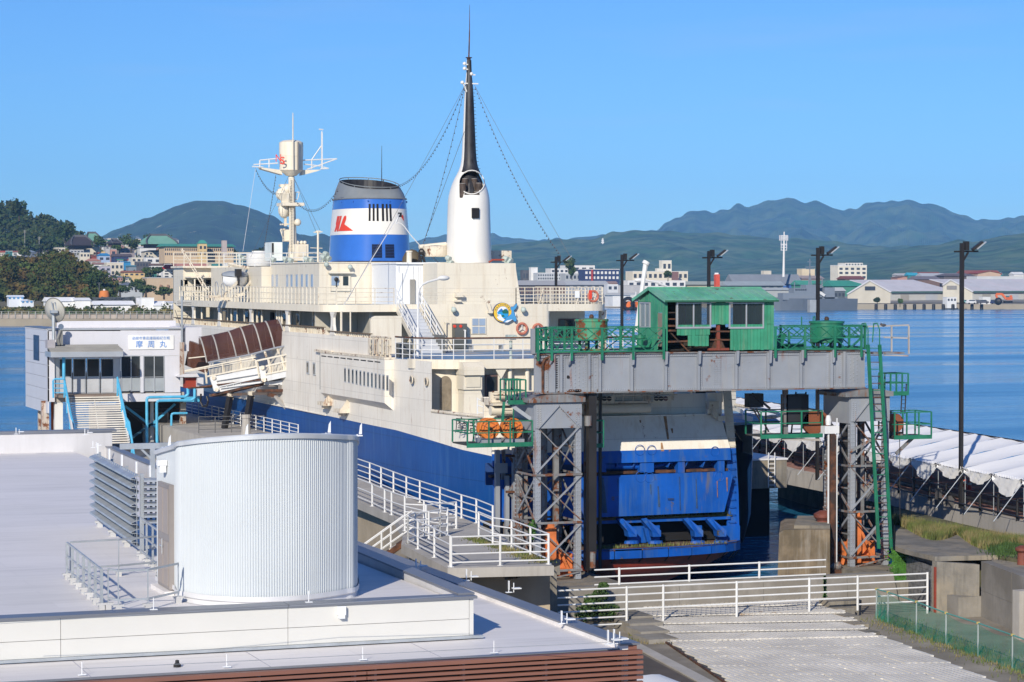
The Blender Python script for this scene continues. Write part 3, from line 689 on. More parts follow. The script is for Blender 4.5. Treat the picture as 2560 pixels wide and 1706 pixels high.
# fittings on the emblem wall
Yw=130.83
def on_wall(name,m,u0,u1,v0,v1,d=.12,Y=Yw,parent=ship):
 a=onY(u0,v1,Y);c=onY(u1,v0,Y);return MB().box((a.x,Y-d,a.z),(c.x,Y+.01,c.z)).build(name,m,parent)
cab=on_wall('equipment_cabinet',mat('dark_grey_cabinet',(.10,.105,.10),.5,var=.2),1130,1160,809,871,.55)
for u in(1137,1152):
 p=onY(u,816,Yw-.6);MB().tube((p.x,Yw-.6,p.z),(p.x,Yw-.5,p.z),.09,10).build('red_valve',REDL,cab)
hatch=on_wall('hatch',CREAM,1177,1215,795,836,.05)
for(a0,a1)in((1180,1195),(1197,1212)):
 for(b0,b1)in((797,814),(817,834)):on_wall('pane',GLASSB,a0,a1,b0,b1,.08,parent=hatch)
for u,v in((1134,773),(1308,773)):
 p=onY(u,v,Yw-.25)
 MB().tube((p.x,Yw,p.z+.1),(p.x,Yw-.2,p.z),.05).ball((p.x,Yw-.3,p.z-.05),.17,10,6).build('floodlight',mat('pale_green_grey',(.42,.48,.44),.5),ship,smooth=True)
MB().box((onY(1218,780,Yw).x,Yw-.3,onY(1218,780,Yw).z-.08),(onY(1228,780,Yw).x,Yw,onY(1218,780,Yw).z+.06)).path([onY(1213,758,Yw-.1),onY(1220,777,Yw-.2),onY(1229,777,Yw-.2),onY(1224,758,Yw-.1)],.02).build('light_bracket',CREAM,ship)
MB().tube(onY(1115,870,Yw-.15),onY(1115,805,Yw-.15),.035).tube(onY(1110,806,Yw-.15),onY(1121,806,Yw-.15),.03).build('pipe',CREAM,ship)
MB().tube(onY(1163,860,Yw-.9),onY(1163,827,Yw-.9),.05).tube(onY(1163,827,Yw-.9),onY(1160,826,Yw-.5),.05).build('pipe',WHITE,ship)
MB().box((44.2,128.3,ZM+.35),(46.3,128.9,ZM+.42)).box((44.3,128.3,ZM),(44.38,128.9,ZM+.35)).box((46.1,128.3,ZM),(46.18,128.9,ZM+.35)).build('bench',ALU,ship)
def deck_rail(name,pts,h,rails,m=WHITE,r=.022,post=.04,parent=ship,spacing=None):
 P_=[Vector(p)for p in pts]
 if spacing:
  Q=[]
  for a,c in zip(P_,P_[1:]):
   k=max(1,round((c-a).length/spacing));Q+=[lerp(a,c,i/k)for i in range(k)]
  Q.append(P_[-1]);P_=Q
 mb=MB()
 for p in P_:mb.beam(p,p+Vector((0,0,h)),post,post)
 for k in range(rails):
  z=Vector((0,0,h*(k+1)/rails-.02));mb.path([p+z for p in P_],r,5)
 return mb.build(name,m,parent,kind='stuff')
 # rails round the main deck aft edge
ring=[(x,y,ZM)for x,y,z in rounded(36.75,53.6,113.95,120,2.2,0)][:14]
deck_rail('deck_railing',[(36.7,118.4,ZM)]+ring+[(53.6,130,ZM)],1.1,4,WHITE,spacing=1.5)
MB().path([(x,y,ZM+1.12)for x,y,z in[(36.7,118.4,0)]+ring[:8]]+[(onY(1206,850,114).x,114,ZM+1.12)],.045,6).build('rusty_handrail',RUST,ship)
# rails on the upper deck
deck_rail('deck_railing',[(36.6,170.5,ZU),(36.6,133,ZU),(37.2,131.3,ZU)],1.05,3,CREAM,spacing=.85,post=.07)
deck_rail('deck_railing',[(37.2,131.3,ZU),(onY(985,770,131.1).x,131.1,ZU)],1.0,4,CREAMR,r=.015,spacing=1.3)
deck_rail('deck_railing',[(onY(1050,770,131.1).x,131.1,ZU),(onY(1290,770,131.1).x,131.1,ZU)],1.0,4,CREAM,r=.015,spacing=1.5)
deck_rail('deck_railing',[(onY(1290,770,131.1).x,131.1,ZU),(53.4,131.1,ZU),(53.7,132,ZU),(53.8,150,ZU)],1.05,5,CREAM,r=.022,spacing=.55)
deck_rail('deck_railing',[(53.8,150,ZU),(53.8,170,ZU)],1.05,4,CREAM,spacing=1.5)
for u0,u1 in((1346,1358),(1440,1452),(1482,1494)):
 MB().beam(onY(u0,762,131.0),onY(u1,724,131.0),.05).build('rail_brace',CREAMR,ship)
 # lifebuoys hung on rails and wall
def lifebuoy(p,label,rot=0):
 o=thing('lifebuoy',label,'lifebuoy',p,'lifebuoys on the ferry');p=Vector(p)
 MB().torus(p,(0,1,0),.30,.075,20,8).build('ring',mat('faded_orange',(.46,.15,.10),.6,var=.2,vs=4),o,smooth=True)
 mb=MB()
 for k in range(3):
  t=R(90+120*k);mb.beam(p,p+Vector((math.cos(t)*.3,0,math.sin(t)*.3)),.05,.03)
 mb.build('holder',WHITE,o)
lifebuoy(onY(1305,822,Yw-.12),'orange lifebuoy on the cream wall just below the dolphin emblem')
lifebuoy(onY(1345,824,Yw-.12),'orange lifebuoy at the right end of the cream wall, partly behind the green railing')
lifebuoy(onY(1483,741,131.0),'red lifebuoy hung on the white railing of the top deck')
MB().box(onY(1472,748,131.0),onY(1480,726,130.9)).build('sign_plate',REDL,None,label='small red board tied to the white top deck railing beside the lifebuoy',cat='board')
MB().box(onY(1437,745,131.0),onY(1449,728,130.95)).build('notice_board',CLEANW,None,label='small blank white board on the white top deck railing',cat='board')
# emblem
em=thing('emblem_sign','round yellow and blue emblem with a dolphin on the cream deckhouse wall','sign',onY(1258,783,Yw-.2))
EC=onY(1258,782,Yw-.16);es=mpp(EC)
def E_(x,y,d=0):return Vector((EC.x+(x-1258)*es,Yw-.14-d,EC.z-(y-782)*es))
def zc(x,y):return(860+x/3.92,640+y/3.92)
def Ep(pts,d):return[E_(*zc(*p),d)for p in pts]
def disc(cx,cy,r,d,n=36,a0=0,a1=360):return[E_(cx+r*math.cos(R(a0+(a1-a0)*i/n)),cy-r*math.sin(R(a0+(a1-a0)*i/n)),d)for i in range(n)]
GOLD=mat('emblem_yellow',(.80,.52,.05),.5,var=.02);NAVY=mat('emblem_navy',(.02,.05,.16),.5,var=.02)
SKYB=mat('emblem_blue',(.02,.30,.62),.5,var=.02);SEAG=mat('emblem_green',(.02,.13,.09),.5,var=.02);DOL=mat('dolphin_blue',(.07,.30,.58),.45,var=.02)
ecx,ecy=zc(1555,555);
MB().prism(disc(ecx,ecy,24.6,0),(0,.14,0)).build('rim',NAVY,em)
MB().prism(disc(ecx,ecy,23.6,.012),(0,.01,0)).build('ring',GOLD,em)
MB().prism(disc(ecx,ecy,15.8,.024),(0,.01,0)).build('disc',NAVY,em)
MB().prism(disc(ecx,ecy,15.0,.036),(0,.01,0)).build('sky',CLEANW,em)
MB().prism(Ep([(1500,560),(1510,540),(1540,515),(1565,540),(1590,515),(1612,540),(1610,565)],.05),(0,.01,0)).build('mountain',mat('emblem_mountain',(.03,.16,.42),.5),em)
MB().prism(Ep([(1497,550),(1612,550),(1612,580),(1590,610),(1555,614),(1510,590)],.06),(0,.01,0)).build('lake',SKYB,em)
MB().prism(Ep([(1545,545),(1575,520),(1608,540),(1610,565),(1555,565)],.07),(0,.01,0)).build('forest',SEAG,em)
MB().prism(Ep([(1535,590),(1555,575),(1572,590),(1568,598),(1538,598)],.07),(0,.01,0)).build('island',SEAG,em)
MB().prism(Ep([(1490,600),(1520,585),(1500,575),(1530,572),(1545,600),(1590,640),(1560,645),(1510,625)],.075),(0,.01,0)).build('wave',CLEANW,em)
dol=[(1640,500),(1662,500),(1680,478),(1697,468),(1700,490),(1684,520),(1665,535),(1672,560),(1680,590),(1694,610),(1692,640),(1675,645),(1655,625),(1630,640),(1600,655),(1565,652),(1562,640),(1575,625),(1590,600),(1615,590),(1640,570),(1645,540),(1632,520)]
MB().prism(Ep([(x+(x-1640)*.05,y+(y-570)*.04)for x,y in dol],.08),(0,.02,0)).build('dolphin_edge',NAVY,em)
MB().prism(Ep(dol,.092),(0,.01,0)).build('dolphin',DOL,em)
MB().prism(Ep([(1570,651),(1600,653),(1630,638),(1654,622),(1640,625),(1600,632)],.10),(0,.01,0)).build('dolphin_belly',CLEANW,em)
MB().prism(Ep([(1675,545),(1686,560),(1692,585),(1684,590),(1678,565)],.10),(0,.01,0)).build('dolphin_belly',CLEANW,em)
for i,ch in enumerate('MASHUMARU'):
 a=R(158-i*17.2);rr=19.6
 MB().text(ch,E_(ecx+rr*math.cos(a),ecy-rr*math.sin(a),.03),(math.sin(a),0,-math.cos(a)),(math.cos(a),0,math.sin(a)),6.2*es).build('letter',NAVY,em)
 # upper houses
def hbox(name,x0,x1,y0,y1,z0,z1,m=CREAM,r=.0):
 return MB().box((x0,y0,z0),(x1,y1,z1)).build(name,m,ship)
hx=onY(798,700,141.2).x
hb=hbox('deckhouse',hx,51.0,141.2,153,ZU,ZT)
MB().box((hx-.06,141.14,ZT+.002),(51.05,153.1,ZT+.06)).build('roof_edge',CREAM,ship)
# tall slot windows in the shaded port wall
for u in(682,693,719,730,743,756,768,781):
 p=onX(u,704,hx)
 f_=MB().box((hx-.03,p.y-.26,p.z-.38),(hx+.01,p.y+.26,p.z+.45)).build('window_frame',ALU,ship)
 MB().box((hx-.04,p.y-.17,p.z-.32),(hx-.028,p.y+.17,p.z+.39)).build('pane',GLASSB,f_)
 # double door facing aft
dd=on_wall('double_door',CREAM,826,876,690,728,.04,141.15)
for u0,u1,m_ in((828,846,GLASSB),(857,870,GLASS)):on_wall('pane',m_,u0,u1,691,714,.07,141.15,dd)
p=onY(841,699,141.0);MB().ball((p.x,141.0,p.z),.14,10,6).tube((p.x,141.02,p.z),(p.x,141.02,p.z-.5),.03).build('mirror',BLACK,dd)
on_wall('door_hood',CREAM,820,882,680,684,.3,141.15)
for u,v in((874,668),(815,662)):
 p=onY(u,v,141);MB().ball((p.x,140.9,p.z),.16,10,6).tube((p.x,141.2,p.z),(p.x,140.9,p.z),.04).build('floodlight',mat('pale_green_grey',(.42,.48,.44),.5),ship,smooth=True)
 # next house forward, and long low house up to the bridge
hx2=onY(638,700,155).x
hbox('forward_house',hx2,52,153.3,168,ZU,15.0)
hbox('stack_house',onY(1096,700,133).x,onY(1292,700,133).x,133.2,140.9,ZU,ZT-.05)
x0,x1=onY(1096,700,133).x,onY(1292,700,133).x
MB().prism([(x1,133.2,ZU),(x1+.35,133.2,ZU),(x1+.02,133.2,ZT-.4),(x1,133.2,ZT-.06)],(0,7,0)).build('house_side',CREAM,ship)
# ribbed white house by the stairs
cx0,cx1=onY(990,700,136).x,onY(1096,700,136).x
MB().box((cx0,136,ZU),(cx1,141,ZT-.1)).build('ribbed_house',CLEANW,ship)
k=0
x=cx0+.1
mb=MB()
while x<cx1:
 if not(cx0+.35<x<cx0+.95):mb.box((x,135.93,ZU+.05),(x+.06,136.0,ZT-.2))
 x+=.145 if x>cx0+1 else .3
mb.build('rib',CLEANW,ship,kind='stuff')
on_wall('door',mat('grey_door',(.27,.26,.24),.5),1025,1037,699,760,.1,135.95)
on_wall('panel',CLEANW,996,1005,682,750,.05,135.95)
MB().box((cx0-.05,135.85,ZT-.1),(cx1+.05,141,ZT+.0)).build('roof_edge',CLEANW,ship)
on_wall('box',CREAM,1135,1152,732,742,.5,133.2);on_wall('box',CREAM,1134,1148,750,755,.4,133.2)
# bridge at the forward end
byf=171.0
bx0=onY(458,700,byf).x
bw=MB().box((bx0,byf,ZU-.2),(52.5,byf+.12,13.35)).box((bx0,byf,14.15),(52.5,byf+.12,15.0)).box((bx0,byf+.13,ZU-.2),(bx0+.12,byf+3.4,15.0)).box((bx0,byf+3.3,9.4),(52.5,byf+3.5,15.0))
bw.build('bridge',CREAM,ship)
MB().box((bx0-.15,byf-.5,15.004),(52.6,byf+3.6,15.14)).build('bridge_roof',CREAM,ship)
for i,u in enumerate((452,470,484,497,511,530,548)):
 p=onY(u,700,byf);MB().box((p.x,byf+.02,13.36),(p.x+(.35 if i%2 else .12),byf+.1,14.14)).build('mullion',CREAM if i%3 else GLASS,ship)
MB().box((bx0+.2,byf+3,ZU),(51,byf+3.1,15)).build('bridge_bulkhead',GLASS,ship)
deck_rail('deck_railing',[(bx0,byf-.3,15.14),(onY(675,650,byf).x,byf-.3,15.14)],1.0,4,CREAM,spacing=1.3,post=.06)
deck_rail('deck_railing',[(bx0,byf+3.3,15.14),(52,byf+3.3,15.14)],1.0,4,CREAM,spacing=1.3,post=.05)
deck_rail('deck_railing',[(bx0,byf-1,ZU),(onY(560,650,byf).x,byf-1,ZU)],1.15,3,CREAM,spacing=.45,post=.06)
MB().box((bx0+.1,byf-2.2,14.28),(onY(575,690,byf-1).x,byf-.01,14.36)).build('canopy',CREAM,ship)
for u in(487,507,540):p=onY(u,700,byf-2);MB().tube((p.x,byf-2,ZU),(p.x,byf-2,14.3),.06).build('pillar',CREAM,ship)
MB().lathe([(.95,0),(1.0,.2),(1.0,.9),(.6,1.0),(.6,1.1)],(onY(650,650,170).x,170,15.14),16).build('tank',WHITE,ship,smooth=True)
# rusty lattice derrick
d0=onY(455,625,168);d1=onY(522,735,166)
mb=MB();dv=(Vector(d1)-Vector(d0));
for ox,oz in((.13,0),(-.13,0),(0,.22)):mb.tube(d0+Vector((ox*.4,0,oz*.4)),d1+Vector((ox,0,oz)),.035,5)
for k in range(16):
 a=lerp(d0,d1,k/16);c=lerp(d0,d1,(k+1)/16);s=1 if k%2 else-1;mb.tube(a+Vector((.12*s,0,.02)),c+Vector((-.12*s,0,.1)),.025,4)
mb.build('derrick_boom',CREAMR,ship)
# wheelhouse top gear
def at_box(name,u0,u1,v0,v1,Y,dep,m,parent=ship):
 a=onY(u0,v1,Y);c=onY(u1,v0,Y);return MB().box((a.x,Y,a.z),(c.x,Y+dep,c.z)).build(name,m,parent)
at_box('locker',679,706,606,652,166,2,mat('pale_blue_white',(.66,.72,.72),.5));at_box('louver',680,684,608,636,165.95,.1,DARK)
at_box('locker',738,771,611,652,164,2,CREAM);at_box('panel',746,766,614,640,163.93,.08,CREAM)
for u in(744,754,762):MB().ball(onY(u,607,165),.14,8,6).tube(onY(u,611,165),onY(u,604,165),.05).build('lamp',CREAM,ship,smooth=True)
PG=mat('pale_green_grey',(.42,.48,.44),.5)
for u,v,Y in((598,640,168),(606,645,168),(681,648,160),(711,647,160),(724,650,150),(764,647,150),(775,650,150),(812,634,143),(806,642,143),(818,644,143),(1118,645,135),(1123,655,135),(1262,646,135),(1268,655,135),(1272,650,135)):
 p=onY(u,v,Y);MB().ball(p,.15,10,6).tube(p,(p.x,p.y,ZT),.05,6).tube(p,p+Vector((.12,-.2,-.08)),.16,8).build('floodlight',PG,ship,smooth=True)
deck_rail('deck_railing',[(onY(560,650,168).x,168,15.0),(onY(800,650,156).x,156,15.0)],1.0,3,WHITE,spacing=2,post=.04)
# rescue boat, its davit and the life raft capsules
bo=thing('rescue_boat','white rescue boat under a grey cover hanging in its davit','boat',onY(590,690,158))
P0=onY(555,697,157);P1=onY(620,690,157)
c=lerp(P0,P1,.5);L=(P1-P0).length/2
mb=MB();rows=[]
for i in range(11):
 t=-1+2*i/10;wv=(1-abs(t)**2.4)*.75+.08;dp=.75*(1-.5*abs(t)**3)
 rows.append([(c.x+t*L*.95,c.y+wv*math.cos(R(a)),c.z-.05-dp*math.sin(R(a))+.1*abs(t))for a in range(0,181,30)])
nn=len(rows[0]);mb.add([p for r_ in rows for p in r_],[(i*nn+j,(i+1)*nn+j,(i+1)*nn+j+1,i*nn+j+1)for i in range(10)for j in range(nn-1)]);mb.build('hull',CLEANW,bo,smooth=True)
mb=MB();rows=[]
for i in range(11):
 t=-1+2*i/10;wv=(1-abs(t)**2.4)*.85+.12
 rows.append([(c.x+t*L,c.y+wv*math.cos(R(a)),c.z+.0+.42*(1-t*t*.6)*math.sin(R(a))+.1*abs(t))for a in range(0,181,30)])
mb.add([p for r_ in rows for p in r_],[(i*nn+j,i*nn+j+1,(i+1)*nn+j+1,(i+1)*nn+j)for i in range(10)for j in range(nn-1)]);mb.build('cover',mat('grey_cover',(.27,.30,.34),.6),bo,smooth=True)
o_=onY(597,688,155.8);MB().box(o_+Vector((-.2,0,-.1)),o_+Vector((.2,.35,.4))).box(o_+Vector((-.06,0,-.7)),o_+Vector((.06,.3,-.1))).build('outboard_motor',BLACK,bo)
mb=MB();mb.path([onY(632,740,157),onY(634,690,157),onY(628,672,157),onY(590,665,157),onY(570,660,157)],.12,6).path([onY(600,738,157),onY(640,690,156),onY(640,672,156)],.1,6).beam(onY(555,742,156),onY(600,700,156),.15).beam(onY(580,742,156),onY(612,735,156),.2);mb.build('davit',CREAMR,ship)
for i,(u,v)in enumerate(((541,722),(556,727))):
 p=onY(u,v,156-i);o=thing('life_raft',('white life raft capsule below the rescue boat, farther one','white life raft capsule below the rescue boat, nearer the camera')[i],'life raft',p,'life raft capsules')
 MB().lathe([(.25,-.8),(.42,-.7),(.46,0),(.42,.7),(.25,.8)],(0,0,0),14).build('capsule',CLEANW,o,smooth=True)
 k_=kids(o)[0];k_.rotation_euler=(0,R(90),R(20));k_.location=(0,0,0)
 k_.data.transform(Matrix.Translation(p));k_.data.transform(Matrix.Translation(-p))
 MB().torus(p,(1,0,0),.46,.03,16,4).build('strap',GALV,o)
 MB().box(p+Vector((-.6,-.3,-.62)),p+Vector((.6,.3,-.44))).build('cradle',CREAMR,o)
 # lamp post standing on the main deck
lp_=thing('lamp_post','white curved lamp post standing on the aft deck of the ferry','lamp post',onZ(1045,895,ZM))
Yl=117.5
mb=MB();mb.path([onY(1045,893,Yl),onY(1045,820,Yl)],.10,10);mb.build('base',WHITE,lp_)
MB().path([onY(1045,820,Yl),onY(1045,735,Yl),onY(1048,722,Yl),onY(1056,712,Yl),(onY(1070,705,Yl)),onY(1100,697,Yl)],.055,8).build('pole',WHITE,lp_)
MB().ball(onY(1109,695.5,Yl),.22,12,8,(1.5,.7,.6)).build('lamp_head',WHITE,lp_,smooth=True)
p=onZ(1277,885,ZM);tele=thing('binoculars_stand','pale green coin binoculars on a stand at the rail of the aft deck','binoculars',(onY(1277,880,115).x,115,ZM))
q=onY(1277,880,115)
MB().tube((q.x,115,ZM),(q.x,115,ZM+.95),.08,10).build('stand',PG,tele);MB().box((q.x-.22,114.8,ZM+1.0),(q.x+.22,115.2,ZM+1.25)).tube((q.x-.12,114.6,ZM+1.15),(q.x-.12,115.2,ZM+1.15),.1).tube((q.x+.12,114.6,ZM+1.15),(q.x+.12,115.2,ZM+1.15),.1).build('binoculars',PG,tele)
# lowered slatted ladder boxes and dark lockers at the port bend of the main deck
on_wall('equipment_cabinet',mat('dark_grey_cabinet',(.10,.105,.10),.5),990,1025,856,893,.5,119.5)
# ------------------------------------------------ funnel
fu=thing('funnel_tmp','','',(0,0,0));bpy.data.objects.remove(fu)
FC=(44.42,149.0)
FP=[(15.16,2.44,3.4),(17.0,2.34,3.3),(18.65,2.21,3.15),(19.3,2.15,3.1),(19.75,2.03,2.95),(20.1,1.88,2.75),(20.35,1.76,2.6)]
def fpt(t,z,off=0):
 for(z0,a0,b0),(z1,a1,b1)in zip(FP,FP[1:]):
  if z<=z1 or z1==FP[-1][0]:
   f_=min(1,max(0,(z-z0)/(z1-z0)));a=a0+(a1-a0)*f_;b_=b0+(b1-b0)*f_;break
 e=.80;c_,s_=math.cos(t),math.sin(t)
 return Vector((FC[0]+(a+off)*math.copysign(abs(c_)**e,c_),FC[1]+(b_+off)*math.copysign(abs(s_)**e,s_),z))
def fband(name,zs,m,parent,tilt=False):
 mb=MB();n=56;vs=[]
 for z in zs:
  for i in range(n):
   p=fpt(2*math.pi*i/n,z)
   if tilt and z>19.31:p.z+=(p.y-FC[1])*.16*(z-19.3)/1.05-(0.05 if z>20.3 else 0)
   vs.append(p)
 mb.add(vs,[(k*n+i,k*n+(i+1)%n,(k+1)*n+(i+1)%n,(k+1)*n+i)for k in range(len(zs)-1)for i in range(n)])
 return mb.build(name,m,parent,smooth=True)
fun=fband('funnel',[15.16,16.1,17.0],FBLUE,ship)
fband('white_band',[17.003,17.8,18.65],FWHITE,fun);fband('blue_band',[18.653,19.3],FBLUE,fun)
fband('grey_top',[19.303,19.5,19.75,19.95,20.1,20.25,20.35],FGREY,fun,True)
mb=MB();n=40;rim=[]
for i in range(n):
 p=fpt(2*math.pi*i/n,20.35);p.z+=(p.y-FC[1])*.16-.05;rim.append(p)
mb.path([p+Vector((0,0,.12))for p in rim]+[rim[0]+Vector((0,0,.12))],.03,5)
for i in range(0,n,4):mb.tube(rim[i],rim[i]+Vector((0,0,.12)),.02,4)
mb.build('top_rail',FGREY,fun)
mb=MB();low=[Vector((FC[0]+(p.x-FC[0])*.95,FC[1]+(p.y-FC[1])*.95,p.z-1.6))for p in rim]
mb.add(rim+low,[(i,(i+1)%n,(i+1)%n+n,i+n)for i in range(n)]+[tuple(range(n,2*n))]);mb.build('uptake',SOOT,fun)
MB().path([fpt(2*math.pi*i/56,19.31,.03)for i in range(57)],.05,5).build('collar',FGREY,fun)
def fun_t(u,z):
 best=None
 for i in range(720):
  t=math.pi+math.pi*i/720-.35
  p=fpt(t,z);q=p-CAM;uu=1280+F*q.dot(RT)/q.dot(FW)
  if best is None or abs(uu-u)<best[0]:best=(abs(uu-u),t)
 return best[1]
def fz(v):return 14+(705-v)*.0253
def fpatch(name,u0,u1,v0,v1,m,off,parent,n=4,round_=0):
 mb=MB();vs=[];z0,z1=fz(v1),fz(v0)
 for k in range(n+1):
  u=u0+(u1-u0)*k/n
  for z in(z0,z1):
   t=fun_t(u,(z0+z1)/2);vs.append(fpt(t,z,off))
 mb.add(vs,[(2*k,2*k+2,2*k+3,2*k+1)for k in range(n)]);return mb.build(name,m,parent)
for u in(924,934,944,957,967,976):
 fpatch('vent_slot',u-2.6,u+2.6,510,553,DARK,.015,fun,2)
for u0,u1 in((930,955),(963,985)):
 g=fpatch('grille',u0,u1,611,645,DARK,.015,fun)
 mb=MB()
 for k in range(9):
  v=613+k*3.8;pts=[fpt(fun_t(u,16),fz(v),.05)for u in(u0+1,(u0+u1)/2,u1-1)];mb.path(pts,.025,4)
 mb.build('louver',NAVY,g)
for u0,u1 in((928,957),(961,987)):
 pass
 # logo strokes, drawn in picture columns and heights and wrapped on the shell
def flogo(poly,name='logo_letter'):
 bmx=bmesh.new();f=bmx.faces.new([bmx.verts.new((x,y,0))for x,y in poly]);bmesh.ops.triangulate(bmx,faces=[f])
 x0=min(p[0]for p in poly);x1=max(p[0]for p in poly);x=x0+2
 while x<x1:
  bmesh.ops.bisect_plane(bmx,geom=bmx.verts[:]+bmx.edges[:]+bmx.faces[:],plane_co=(x,0,0),plane_no=(1,0,0));x+=2
 bmx.verts.index_update();mb=MB()
 cache={}
 def tt(u):
  k_=round(u,1)
  if k_ not in cache:cache[k_]=fun_t(u,17.8)
  return cache[k_]
 mb.add([fpt(tt(v.co.x),fz(v.co.y),.02)for v in bmx.verts],[tuple(v.index for v in f.verts)for f in bmx.faces]);bmx.free()
 mb.build(name,REDL,fun)
def z3(x,y):return(800+x/3.92,380+y/3.92)
flogo([z3(*p)for p in((190,772),(200,740),(222,660),(232,632),(245,619),(256,628),(256,655),(246,690),(240,705),(330,772))])
flogo([z3(*p)for p in((172,774),(186,774),(212,622),(196,622),(182,690))])
flogo([z3(*p)for p in((150,774),(162,774),(192,622),(178,622))])
flogo([z3(*p)for p in((158,700),(166,622),(178,622),(182,690),(174,774),(166,740))])
MB().prism([z_ for z_ in(fpt(fun_t(1002,17.8),fz(540),.03),fpt(fun_t(1008,17.8),fz(536),.03),fpt(fun_t(1009,17.8),fz(552),.03))],(0,.005,0)).build('logo_letter',REDL,fun)
MB().tube((onY(954,470,147).x,147,19.6),onY(954.5,365,147),.035,6,r2=.012).tube((onY(954,470,147).x,147,19.6),onY(958,450,147),.03).build('whip_antenna',SOOT,fun)
for i in range(14):
 p=fpt(math.pi+math.pi*i/13,19.12,.02);
 if i%2:MB().ball(p,.07,6,4).build('bolt_eye',FBLUE,fun)
MB().path([fpt(math.pi+math.pi*i/24,15.25,.05)for i in range(25)],.07,5).build('base_ring',SOOT,fun)
# ------------------------------------------------ exhaust mast (bottle shaped)
MC=Vector((46.75,136.0,0));ms=mpp((46.75,136,16));
def mz(v):return 14+(705-v)*ms
MR=[(658,55),(620,54.2),(580,53),(540,52),(505,51),(490,49),(475,45.5),(460,40.5),(448,35.5),(438,30),(428,25),(415,20.5),(400,18),(380,16.5),(340,14.8),(300,13),(260,11.5),(230,10),(205,8.2),(190,6.5),(152,5.2)]
MB_=[(v,r)for v,r in MR]
def mrad(z):
 for(v0,r0),(v1,r1)in zip(MR,MR[1:]):
  if z<=mz(v1)or v1==152:
   f_=min(1,max(0,(z-mz(v0))/(mz(v1)-mz(v0))));return(r0+(r1-r0)*f_)*ms
def mpt(t,z,off=0):
 a=mrad(z)+off;return Vector((MC.x+a*math.cos(t),MC.y+a*1.25*math.sin(t),z))
HC=(1179,458);HA,HB_=31.5,29.5
zs=[]
v=658.
while v>480:zs.append(mz(v));v-=12
while v>425:zs.append(mz(v));v-=1.5
while v>152:zs.append(mz(v));v-=8
zs.append(mz(152))
mb=MB();n=120;vs=[mpt(2*math.pi*i/n,z)for z in zs for i in range(n)]
def pxof(p):
 q=p-CAM;return(1280+F*q.dot(RT)/q.dot(FW),853-F*q.dot(UP)/q.dot(FW))
PXV=[pxof(p)for p in vs]
def inhole(u,v):return((u-HC[0])/HA)**2+((v-HC[1])/HB_)**2<1
fs=[]
for k in range(len(zs)-1):
 for i in range(n):
  q=(k*n+i,k*n+(i+1)%n,(k+1)*n+(i+1)%n,(k+1)*n+i)
  c=sum((vs[j]for j in q),Vector())/4
  u_,v_=pxof(c)
  if c.y<MC.y+.1 and inhole(u_,v_):continue
  fs.append(q)
mb.add(vs,fs);mast=mb.build('exhaust_mast',MASTW,ship,smooth=True)
# rim of the opening follows the shell
def mast_hit(u,v):
 z=mz(v);best=None
 for i in range(240):
  t=math.pi+math.pi*i/240;p=mpt(t,z,.0);uu,vv=pxof(p)
  if best is None or abs(uu-u)<best[0]:best=(abs(uu-u),p)
 return best[1]
pts=[mast_hit(HC[0]+(HA+.3)*math.cos(R(a)),HC[1]-(HB_+.3)*math.sin(R(a)))+Vector((0,-.03,0))for a in range(0,361,10)]
MB().path(pts,.035,6).build('opening_rim',MASTW,mast,smooth=True)
MB().lathe([(1.0,mz(530)),(1.0,mz(500)),(.82,mz(460)),(.50,mz(434)),(.42,mz(425))],(MC.x,MC.y+.15,0),28).build('opening_lining',SOOT,mast)
PIPE=mat('exhaust_pipe',(.07,.05,.04),.7,var=.4,vs=3);PIPET=mat('exhaust_pipe_top',(.30,.28,.26),.6)
for u,v,r in((1163,448,8),(1157,460,8.5),(1186,448,8),(1197,459,8),(1193,480,9),(1168,482,9)):
 p=onY(u,v,MC.y-(.55 if v<455 else .95));r*=ms
 if v>470:p=onY(u,v,MC.y-.95)
 MB().tube((p.x,p.y,max(mz(497),p.z-1.2)),(p.x,p.y,p.z),r,14).build('exhaust_pipe',PIPE,mast)
 MB().tube((p.x,p.y,p.z+.004),(p.x,p.y,p.z+.03),r*.93,14).build('pipe_cap',PIPET,mast)
 # black sooty strip up the aft side
mb=MB();vs=[];zz=[mz(v)for v in(432,425,415,400,380,340,300,260,230,205,190,152)];m_=9
for z in zz:
 for j in range(m_):
  t=R(270-62+148*j/(m_-1));vs.append(mpt(t,z,.025))
mb.add(vs,[(k*m_+j,k*m_+j+1,(k+1)*m_+j+1,(k+1)*m_+j)for k in range(len(zz)-1)for j in range(m_-1)]);mb.build('soot_strip',SOOT,mast,smooth=True)
p=onY(1189.5,533,MC.y-1.66);MB().box((p.x-.21,p.y-.03,p.z-.3),(p.x+.21,p.y+.35,p.z+.3)).build('opening',DARK,mast)
top=mpt(0,mz(152));MB().lathe([(.10,0),(.12,.3),(.2,.32),(.2,.36)],(MC.x,MC.y,mz(160)),10).build('mast_cap',RUST,mast)
MB().tube((MC.x,MC.y,mz(155)),(MC.x+.05,MC.y,mz(80)),.05,6,r2=.035).tube((MC.x+.05,MC.y,mz(80)),(MC.x+.06,MC.y,mz(14)),.03,6,r2=.01).build('whip_antenna',RUST,mast)
mb=MB()
for v,w0,w1 in((164,-14,-5),(176,-14,-5),(211,-20,22),(189,4,14)):
 z=mz(v);mb.beam((MC.x+w0*ms,MC.y-.2,z),(MC.x+w1*ms,MC.y-.2,z),.07)
 mb.ball((MC.x+w0*ms,MC.y-.2,z+.05),.11,8,5)
mb.beam((MC.x-18*ms,MC.y-.2,mz(211)),(MC.x-8*ms,MC.y-.2,mz(232)),.06);mb.build('lantern_bracket',MASTW,mast)
mb=MB()
